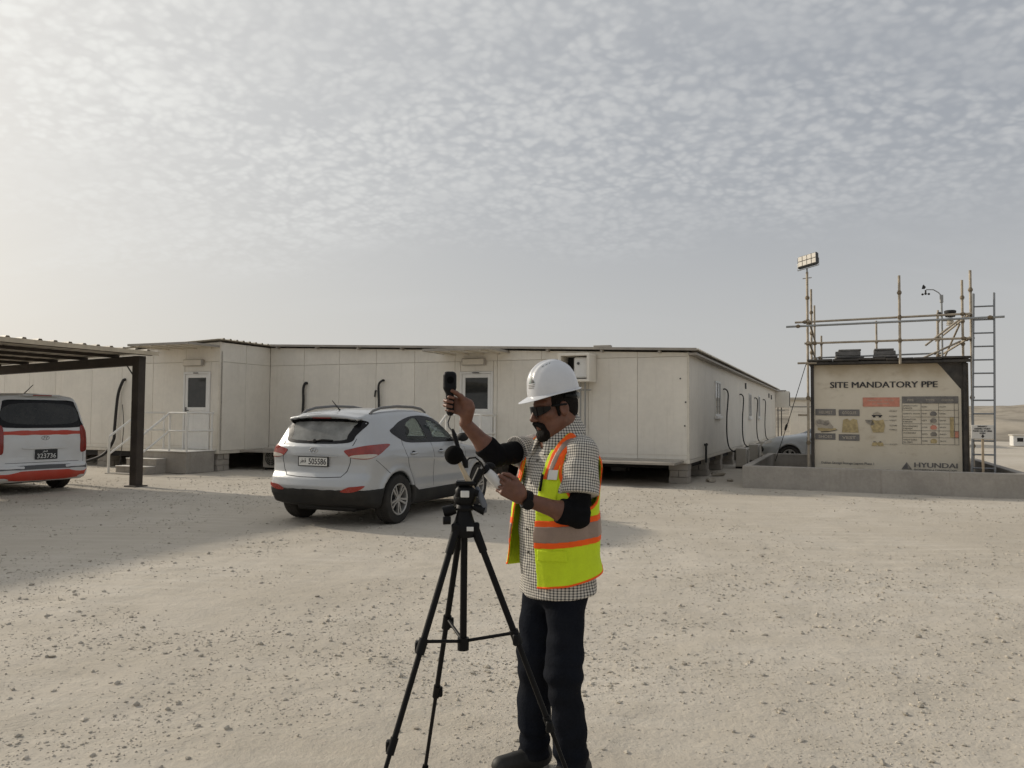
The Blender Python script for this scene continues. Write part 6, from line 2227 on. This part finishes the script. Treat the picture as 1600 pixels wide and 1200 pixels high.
# ------------------------------------------------------------------ hard hat
M_hat = pmat('white_hard_hat', (0.60, 0.61, 0.63), 0.28, var=0.03, scale=12, dust=0.06, coat=0.35)
def hat_mesh():
    na, ne = 72, 26
    vs = []
    Z0 = 0.078
    def shell(inset):
        out = []
        for j in range(ne + 4):
            for i in range(na):
                a = 2 * math.pi * i / na
                ca, sa = math.cos(a), math.sin(a)
                if j < ne:
                    e = (math.pi / 2) * (1 - j / (ne - 1))
                    ce, se = math.cos(e) ** 0.86, math.sin(e) ** 0.95
                    x, y, z = 0.124 * ca * ce - 0.008, 0.106 * sa * ce, 0.146 * se
                    r = 1.0
                    rid = math.exp(-(y / 0.010) ** 2) * 0.0055 + (math.exp(-((abs(y) - 0.034) / 0.007) ** 2)) * 0.0040
                    rid *= min(1, max(0, (z - 0.050) / 0.03))
                    k = 1 + rid / 0.13 - inset / 0.12
                    out.append((x * k, y * k, Z0 + z * k))
                else:
                    fr = max(0.0, ca)
                    wd = 0.012 + 0.040 * fr ** 3.2
                    t = (j - ne + 1) / 4
                    droop = -0.004 - 0.016 * fr ** 2
                    x, y = (0.124 * ca - 0.008), 0.106 * sa
                    L = math.hypot(0.124 * ca, 0.106 * sa)
                    k = 1 + wd * t / L - inset * 0.5
                    out.append((0.124 * ca * k - 0.008, y * k, Z0 + droop * t - inset * 0.6))
        return out
    A, B = shell(0.0), shell(0.0035)
    n = len(A)
    vs = A + B
    fs = []
    rows = ne + 4
    for j in range(rows - 1):
        for i in range(na):
            i2 = (i + 1) % na
            fs.append((j * na + i, (j + 1) * na + i, (j + 1) * na + i2, j * na + i2))
            fs.append((n + j * na + i, n + j * na + i2, n + (j + 1) * na + i2, n + (j + 1) * na + i))
    for i in range(na):
        i2 = (i + 1) % na
        e = (rows - 1) * na
        fs.append((e + i, n + e + i, n + e + i2, e + i2))
    return [tuple(hw_(*q) - PO) for q in vs], fs
hv, hf_ = hat_mesh()
hat = MB().add(hv, hf_).build('hard_hat', M_hat, man, smooth=True, auto=55)
def on_hat(a, e, out=0.001):
    ce, se = math.cos(e) ** 0.86, math.sin(e) ** 0.95
    k = 1 + out / 0.12
    return hw_((0.124 * math.cos(a) * ce) * k - 0.008, 0.106 * math.sin(a) * ce * k, 0.078 + 0.146 * se * k) - PO
def hat_patch(name, ring, mat, out=0.0012):
    """small print that follows the dome"""
    R_ = []
    for i in range(len(ring)):
        (a0, e0), (a1, e1) = ring[i], ring[(i + 1) % len(ring)]
        R_ += [(a0 + (a1 - a0) * t / 4, e0 + (e1 - e0) * t / 4) for t in range(4)]
    ca, ce = np.mean([q[0] for q in R_]), np.mean([q[1] for q in R_])
    n = len(R_)
    vs = [tuple(on_hat(ca, ce, out))]
    for k in (0.33, 0.67, 1.0):
        vs += [tuple(on_hat(ca + (a - ca) * k, ce + (e - ce) * k, out)) for a, e in R_]
    fs = [(0, 1 + i, 1 + (i + 1) % n) for i in range(n)]
    for r_ in (0, 1):
        fs += [(1 + r_ * n + i, 1 + (r_ + 1) * n + i, 1 + (r_ + 1) * n + (i + 1) % n, 1 + r_ * n + (i + 1) % n) for i in range(n)]
    MB().add(vs, fs).build(name, mat, hat, fix=False)
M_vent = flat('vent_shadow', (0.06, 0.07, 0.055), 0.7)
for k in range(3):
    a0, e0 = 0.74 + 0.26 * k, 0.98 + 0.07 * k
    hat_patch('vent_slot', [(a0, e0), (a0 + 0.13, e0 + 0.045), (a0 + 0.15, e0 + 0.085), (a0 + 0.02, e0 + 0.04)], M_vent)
M_hatlogo = flat('hat_logo_green', (0.05, 0.10, 0.085), 0.5)
hat_patch('logo_mark', [(0.06, 0.40), (0.46, 0.40), (0.26, 0.74)], M_hatlogo)
hat_patch('logo_mark', [(0.26, 0.41), (0.45, 0.41), (0.265, 0.70)], M_ink, 0.0024)
for e0, a1 in ((0.340, 0.48), (0.29, 0.46), (0.24, 0.42)):
    hat_patch('logo_text_line', [(0.05, e0), (a1, e0), (a1, e0 + 0.022), (0.05, e0 + 0.022)], M_grey)
# harness nape strap
MB().tube([tuple(hw_(-0.02, 0.088, 0.06) - PO), tuple(hw_(-0.075, 0.068, 0.045) - PO), tuple(hw_(-0.108, 0.03, 0.038) - PO), tuple(hw_(-0.114, 0.0, 0.036) - PO), tuple(hw_(-0.108, -0.03, 0.038) - PO)], 0.011, 8).build('head_band', M_trip, hat, smooth=True)
MB().ball(tuple(hw_(-0.100, 0.042, 0.044) - PO), 0.018, 12, 8).build('ratchet_knob', flat('ratchet_grey', (0.20, 0.21, 0.21), 0.4), hat, smooth=True)

# ------------------------------------------------------------------ shirt
def sleeve_sdf(p, sh, el, t_end, r0, r1):
    ax = el - sh; L = np.linalg.norm(ax); ax = ax / L
    d = s_cap(p, sh, sh + ax * L * (t_end + 0.3), r0, r1 + (r1 - r0) * 0.3 / max(t_end, .1))
    h = (p - sh) @ ax
    d = d + 0.0045 * wave(p[:, 0] * 24 + 1, p[:, 1] * 24, p[:, 2] * 30) + 0.0022 * wave(p[:, 0] * 52, p[:, 1] * 52, p[:, 2] * 40 + 2)
    return smax(d, h - L * t_end, 0.008)


def shirt_parts(p):
    q = loc(p)
    fold = 0.0075 * wave(q[:, 0] * 16, q[:, 1] * 16, q[:, 2] * 8) + 0.0036 * wave(q[:, 0] * 33 + 3, q[:, 1] * 33, q[:, 2] * 22)
    t = torso_sdf(q) + fold
    hem = 0.772 + 0.012 * np.abs(q[:, 1]) / 0.19 + 0.012 * np.clip(-q[:, 0] / 0.15, -0.3, 1)
    t = smax(t, hem - q[:, 2], 0.012)
    t = smax(t, q[:, 2] - 1.462, 0.015)
    sr = sleeve_sdf(p, SHR, ELR, 0.52, 0.064, 0.070)
    sl = sleeve_sdf(p, SHL, ELL, 0.66, 0.066, 0.083)
    # turned collar standing round the neck, lower in front
    x = q[:, 0] + 0.020; zz = q[:, 2] + 0.50 * x
    rr = np.sqrt((x / 1.10) ** 2 + (q[:, 1]) ** 2)
    rad = 0.096 - 0.42 * (zz - 1.465)
    cl = smax(np.abs(rr - rad) - 0.0095, np.abs(zz - 1.482) - 0.046, 0.006)
    gap = np.maximum(np.abs(q[:, 1]) - (0.010 + 0.45 * np.clip(1.515 - zz, 0, 1)), -x)
    cl = np.maximum(cl, -gap)
    return t, sr, sl, cl


def shirt_sdf(p):
    t, sr, sl, cl = shirt_parts(p)
    return smin(smin(smin(t, sr, 0.035), sl, 0.035), cl, 0.006)


def shirt_mat():
    m, g, bs = new_mat('check_shirt')
    a = g.n('ShaderNodeAttribute', attribute_name='weave')
    v = g.vmath('SCALE', a.outputs['Vector'])
    v.node.inputs['Scale'].default_value = 1.0
    sp = g.n('ShaderNodeSeparateXYZ'); g.lk(v, sp.inputs[0])
    P = 0.0115
    def line(c):
        t = g.math('FRACT', g.math('DIVIDE', c, P))
        return g.ramp(g.math('ABSOLUTE', g.math('SUBTRACT', t, 0.5)), 0.16, 0.23, 1.0, 0.0)
    lx, ly = line(sp.outputs[0]), line(sp.outputs[1])
    lines = g.math('MINIMUM', g.math('ADD', g.math('MULTIPLY', lx, 0.60), g.math('MULTIPLY', ly, 0.60)), 1.0)
    geo = g.n('ShaderNodeNewGeometry')
    base = g.mix(g.noise(geo.outputs['Position'], 20, 3), (0.56, 0.53, 0.47), (0.66, 0.63, 0.57))
    c = g.mix(lines, base, (0.035, 0.035, 0.04))
    g.lk(c, bs.inputs['Base Color'])
    bs.inputs['Roughness'].default_value = 0.85
    bs.inputs['Specular IOR Level'].default_value = 0.2
    b = g.n('ShaderNodeBump'); b.inputs['Strength'].default_value = 0.7; b.inputs['Distance'].default_value = 0.01
    g.lk(g.noise(geo.outputs['Position'], 19, 3, 0.55, 0.6), b.inputs['Height']); g.lk(b.outputs[0], bs.inputs['Normal'])
    return m


v, f = surf(shirt_sdf, (-0.16, 3.02, 0.66), (0.52, 3.88, 1.62), 0.0045)
shirt = np_mesh('shirt', v - PO, f, shirt_mat(), man)
t, sr, sl, cl = shirt_parts(v)
q = loc(v)
ang = np.arctan2(q[:, 1], q[:, 0] + 0.012)
wv = np.stack([ang * 0.125, q[:, 2], np.zeros(len(v))], 1)
for dd, sh, el in ((sr, SHR, ELR), (sl, SHL, ELL)):
    ax = unit(el - sh)
    e1 = unit(np.cross(ax, [0.2, 0.9, 0.3])); e2 = np.cross(ax, e1)
    r = v - sh
    aa = np.arctan2(r @ e1, r @ e2)
    use = (dd < t - 0.012) & (dd < cl)
    wv[use] = np.stack([aa * 0.075, r @ ax, np.zeros(len(v))], 1)[use]
use = cl < np.minimum(t, np.minimum(sr, sl))
wv[use, 0] = (ang * 0.085)[use]
att = shirt.data.attributes.new('weave', 'FLOAT_VECTOR', 'POINT')
att.data.foreach_set('vector', wv.astype(np.float32).ravel())
for k in range(6):
    z = 1.36 - k * 0.098
    rf = np.interp(z, ZK, RFK) + np.interp(z, ZK, CFK)
    c = bw(rf + 0.002, 0.0, z) - PO
    MB().ball(tuple(c), 0.0062, 8, 6).build('button', M_grey, shirt, smooth=True)

# ------------------------------------------------------------------ black arm sleeves
def guard_sdf(sh, el, wr, t0, t1):
    a1 = unit(el - sh); a2 = unit(wr - el)
    L1 = np.linalg.norm(el - sh); L2 = np.linalg.norm(wr - el)
    def f(p):
        d = arm_sdf(p, sh, el, wr) - 0.006 + 0.0016 * np.sin(((p - sh) @ a1) * 140)
        d = np.maximum(d, (L1 * t0) - (p - sh) @ a1)
        d = np.maximum(d, (p - el) @ a2 - L2 * t1)
        return d
    return f
M_guard = pmat('black_arm_sleeve', (0.008, 0.008, 0.009), 0.9, var=0.2, scale=30, spec=0.06)
for sh, el, wr, t0, t1 in ((SHR, ELR, WRR, 0.35, 0.36), (SHL, ELL, WRL, 0.50, 0.36)):
    c = (sh + el + wr) / 3
    v, f = surf(guard_sdf(sh, el, wr, t0, t1), c - 0.26, c + 0.26, 0.0045)
    np_mesh('arm_sleeve', v - PO, f, M_guard, man)

# ------------------------------------------------------------------ high-visibility vest
def vest_cut(q, edges=False):
    """negative where the vest is cut away: arm holes, open front, neck, below the hem"""
    f, l, z = q[:, 0], q[:, 1], q[:, 2]
    al = np.abs(l)
    arm = (np.sqrt(((f + 0.020) / 0.095) ** 2 + ((z - 1.315) / 0.150) ** 2) - 1) * 0.095
    arm = np.maximum(arm, 0.152 - al)
    top = np.maximum(0.168 - al, 1.36 - z)
    le = np.interp(z, [0.78, 0.9, 1.1, 1.25, 1.36, 1.45], [0.060, 0.068, 0.072, 0.064, 0.072, 0.098])
    re = np.interp(z, [0.78, 0.9, 1.1, 1.25, 1.36, 1.45], [-0.115, -0.105, -0.075, -0.066, -0.072, -0.098])
    fr = np.maximum(np.maximum(re - l, l - le), -f - 0.02)
    nk = np.maximum(al - 0.098, 1.408 - z)
    hem = z - np.where((l < -0.05) & (f > 0), 0.900 + 0.25 * (l + 0.12), 0.858 - 0.26 * f)
    if edges:
        fr = np.where(l > 0, 1.0, fr); nk = nk + 1.0
    return np.minimum(np.minimum(np.minimum(arm, top), np.minimum(fr, nk)), hem)


def vest_grow(q):
    g = 0.016 + 0.018 * np.clip((1.15 - q[:, 2]) / 0.3, 0, 1) * np.clip(-q[:, 0] / 0.12 + 0.3, 0, 1)
    g = g + 0.019 * np.clip((-q[:, 0] - 0.03) / 0.05, 0, 1) * np.clip((q[:, 2] - 0.95) / 0.1, 0, 1) * np.clip((1.42 - q[:, 2]) / 0.06, 0, 1)
    # the far front panel swings out, away from the belly
    g = g + 0.045 * np.clip((1.30 - q[:, 2]) / 0.40, 0, 1) ** 1.2 * np.clip((-q[:, 1] - 0.02) / 0.07, 0, 1) * np.clip((q[:, 0] - 0.02) / 0.08, 0, 1)
    return g


def vest_shell(q, th, extra=0.0):
    fold = 0.0075 * wave(q[:, 0] * 13 + 1, q[:, 1] * 13, q[:, 2] * 6) + 0.0030 * wave(q[:, 0] * 30, q[:, 1] * 30 + 5, q[:, 2] * 9)
    return np.abs(torso_sdf(q, vest_grow(q)) + fold - extra) - th


def vest_region(fn, th, extra):
    def f(p):
        q = loc(p)
        return np.maximum(np.maximum(vest_shell(q, th, extra), -vest_cut(q)), fn(q))
    return f


VLO, VHI = (-0.14, 3.10, 0.74), (0.50, 3.80, 1.50)
M_lime = pmat('lime_vest', (0.58, 0.74, 0.025), 0.7, var=0.06, scale=14, spec=0.2, bump=0.55, bscale=16)
M_orange = pmat('orange_tape', (0.92, 0.12, 0.014), 0.6, var=0.06, scale=20, spec=0.2)
M_band = pmat('grey_reflective_tape', (0.28, 0.205, 0.165), 0.45, 0.1, var=0.10, scale=16)
v, f = surf(vest_region(lambda q: np.full(len(q), -1.0), 0.0036, 0.0), VLO, VHI, 0.0042, slack=2.0)
vest = np_mesh('vest', v - PO, f, M_lime, man)
def strap(q, c, w):
    c = c + np.interp(q[:, 2], [1.30, 1.42], [0.0, 0.022])
    return np.maximum(np.abs(np.abs(q[:, 1]) - c) - w, 1.275 - q[:, 2])
def hband(q, z0, z1):
    zz = q[:, 2] + 0.10 * q[:, 0]
    return np.maximum(z0 - zz, zz - z1)
for nm, mt, fn, ex in (('orange_edging', M_orange, lambda q: vest_cut(q, True) - 0.0095, 0.0018),
                       ('orange_stripe', M_orange, lambda q: np.minimum(hband(q, 1.010, 1.126), strap(q, 0.107, 0.028)), 0.0022),
                       ('reflective_stripe', M_band, lambda q: np.minimum(hband(q, 1.034, 1.102), strap(q, 0.107, 0.011)), 0.0040)):
    v, f = surf(vest_region(fn, 0.0036, ex), VLO, VHI, 0.0036 if nm != 'orange_edging' else 0.0034, slack=2.0)
    np_mesh(nm, v - PO, f, mt, vest)
# pockets
def pocket(z0, z1, l0, l1, name='pocket'):
    v, f = surf(vest_region(lambda q: np.maximum(np.maximum(z0 - q[:, 2], q[:, 2] - z1), np.maximum(np.maximum(l0 - q[:, 1], q[:, 1] - l1), -q[:, 0])), 0.0036, 0.0046), VLO, VHI, 0.0042, slack=2.0)
    return np_mesh(name, v - PO, f, M_lime, vest)
pocket(1.135, 1.285, 0.078, 0.150)
pocket(0.945, 0.992, 0.085, 0.178, 'pocket_flap')
def vest_pt(l, z, out=0.012):
    rf = np.interp(z, ZK, RFK) + 0.016; rl = np.interp(z, ZK, RLK) + 0.016
    f = rf * math.sqrt(max(0.0, 1 - (l / rl) ** 2)) + np.interp(z, ZK, CFK)
    return bw(f + out, l, z) - PO
p0, p1 = vest_pt(0.088, 1.235), vest_pt(0.086, 1.305)
MB().tube([tuple(p0), tuple(p1)], 0.0055, 8).build('pen', M_trip, vest, smooth=True)
quad = [vest_pt(0.112, 1.285, 0.012), vest_pt(0.148, 1.285, 0.012), vest_pt(0.148, 1.325, 0.012), vest_pt(0.112, 1.325, 0.012)]
MB().add([tuple(q_) for q_ in quad] + [tuple(q_ + np.array([0, -0.004, 0])) for q_ in quad], [(0, 1, 2, 3), (4, 5, 6, 7), (0, 1, 5, 4), (1, 2, 6, 5), (2, 3, 7, 6), (3, 0, 4, 7)]).build('name_tab', M_plate, vest)

# ------------------------------------------------------------------ trousers and shoes
def trouser_sdf(p):
    q = loc(p)
    d = legs_sdf(q)
    pel = s_ell(q, (-0.022, 0, 0.84), (0.122, 0.162, 0.15))
    d = smin(d, pel, 0.04)
    w = 0.009 * wave(q[:, 0] * 11, q[:, 1] * 11, q[:, 2] * 9) + 0.005 * wave(q[:, 0] * 20, q[:, 1] * 20, q[:, 2] * 27)
    d = d + w * np.clip((0.86 - q[:, 2]) / 0.25, 0, 1) + 0.004 * np.sin(q[:, 2] * 70 + 3 * wave(q[:, 0] * 9, q[:, 1] * 9, q[:, 2] * 3)) * np.exp(-((q[:, 2] - 0.47) / 0.10) ** 2) + 0.005 * np.sin(q[:, 2] * 85 + 2 * wave(q[:, 0] * 9, q[:, 1] * 9, q[:, 2] * 3)) * np.exp(-((q[:, 2] - 0.08) / 0.09) ** 2)
    d = smax(d, 0.045 - q[:, 2], 0.01)
    return smax(d, q[:, 2] - 0.845, 0.02)
v, f = surf(trouser_sdf, (-0.12, 3.10, 0.0), (0.50, 3.82, 0.99), 0.0055)
M_jean = pmat('dark_navy_denim', (0.007, 0.009, 0.014), 0.85, var=0.25, scale=9, dust=0.012, dust_h=0.16, bump=0.8, bscale=14, spec=0.05)
np_mesh('trousers', v - PO, f, M_jean, man)
M_shoe = pmat('black_boot', (0.012, 0.011, 0.010), 0.6, var=0.2, scale=12, dust=0.04)
for s_, df in ((1, -0.03), (-1, 0.035)):
    def boot_sdf(p, s_=s_, df=df):
        q = loc(p)
        d = s_cap(q, (df - 0.045, s_ * 0.10, 0.045), (df + 0.16, s_ * 0.118, 0.036), 0.044, 0.040)
        d = smin(d, s_cap(q, (df - 0.02, s_ * 0.10, 0.05), (df - 0.02, s_ * 0.10, 0.14), 0.05, 0.046), 0.04)
        return smax(d, 0.004 - q[:, 2], 0.006)
    c = bw(df + 0.06, s_ * 0.11, 0.07)
    v, f = surf(boot_sdf, c - np.array([0.2, 0.2, 0.085]), c + np.array([0.2, 0.2, 0.16]), 0.005)
    np_mesh('shoe', v - PO, f, M_shoe, man)

# watch on the left wrist
wa = unit(WRL - ELL)
wc = WRL - wa * 0.014
e1 = unit(np.cross(wa, [0, 0, 1])); e2 = np.cross(wa, e1)
wt = MB()
ring = []
for i in range(25):
    a = 2 * math.pi * i / 24
    ring.append(wc + (e1 * math.cos(a) + e2 * math.sin(a)) * 0.0335 - PO)
for dx in (-0.009, 0.0, 0.009):
    wt.tube([tuple(r_ + wa * dx) for r_ in ring], 0.006, 6)
wo = wt.build('watch', M_trip, man, smooth=True)
out_ = unit(np.array([-0.25, -0.9, -0.2]) - wa * (np.array([-0.25, -0.9, -0.2]) @ wa))
MB().cyl(tuple(wc + out_ * 0.030 - PO), tuple(wc + out_ * 0.046 - PO), 0.0225, n=18).build('watch_face', M_trip, wo, smooth=True, auto=40)

# ------------------------------------------------------------------ instruments in his hands
ax0 = W_(atp(703, 581, 3.325)); ax1 = W_(atp(703.5, 644, 3.325))
an = thing('handheld_anemometer', 'black handheld wind meter raised in the man\'s right hand', 'anemometer', tuple(ax1))
wind = lambda p: smin(s_box(p - ax0, (0, 0, -0.041), (0.0285, 0.019, 0.043), 0.0185), s_cap(p, ax0 + np.array([0, 0, -0.07]), ax1, 0.0185, 0.0165), 0.014)
v, f = surf(wind, np.minimum(ax0, ax1) - 0.05, np.maximum(ax0, ax1) + 0.05, 0.003)
np_mesh('case', v - ax1, f, M_trip, an)
MB().cyl(tuple(ax0 + np.array([0.004, -0.016, -0.036]) - ax1), tuple(ax0 + np.array([0.004, -0.0205, -0.036]) - ax1), 0.015, n=20).build('vane_opening', M_rubb, an, smooth=True, auto=40)
cb = [ax1 + np.array([0, -0.002, 0.01]), W_(atp(703, 652, 3.31)), W_(atp(700, 660, 3.26)), W_(atp(701, 667, 3.15)), W_(at(706, 673, 3.02)), W_(at(709, 680, 2.965))]
MB().tube([tuple(c_ - ax1) for c_ in cb], 0.0032, 6).build('cable', M_trip, an, smooth=True)
r0, r1 = W_(atp(755, 731, 3.17)), W_(atp(786, 763, 3.20))
rd = thing('handheld_reader', 'white tube-shaped meter with black cap held in the man\'s left hand', 'meter', tuple((r0 + r1) / 2))
rc = (r0 + r1) / 2
da = unit(r1 - r0)
MB().tube([tuple(r0 + da * 0.020 - rc), tuple(r0 + da * 0.030 - rc), tuple(r0 + da * 0.08 - rc), tuple(r1 - rc), tuple(r1 + da * 0.01 - rc)], 0.021, 16, (0.85, 1, 1.05, 1.0, 0.7)).build('case', pmat('white_meter_case', (0.62, 0.62, 0.61), 0.4, var=0.04), rd, smooth=True, auto=50)
MB().tube([tuple(r0 - da * 0.006 - rc), tuple(r0 - rc), tuple(r0 + da * 0.018 - rc)], 0.0225, 16, (0.8, 1, 1)).build('cap', M_trip, rd, smooth=True, auto=50)
hd_ = MB().ball(tuple(W_(atp(764, 730, 3.185)) - rc), 0.028, 16, 10, (1, 0.6, 0.7)); hd_.build('sensor_ring', M_trip, rd, smooth=True)
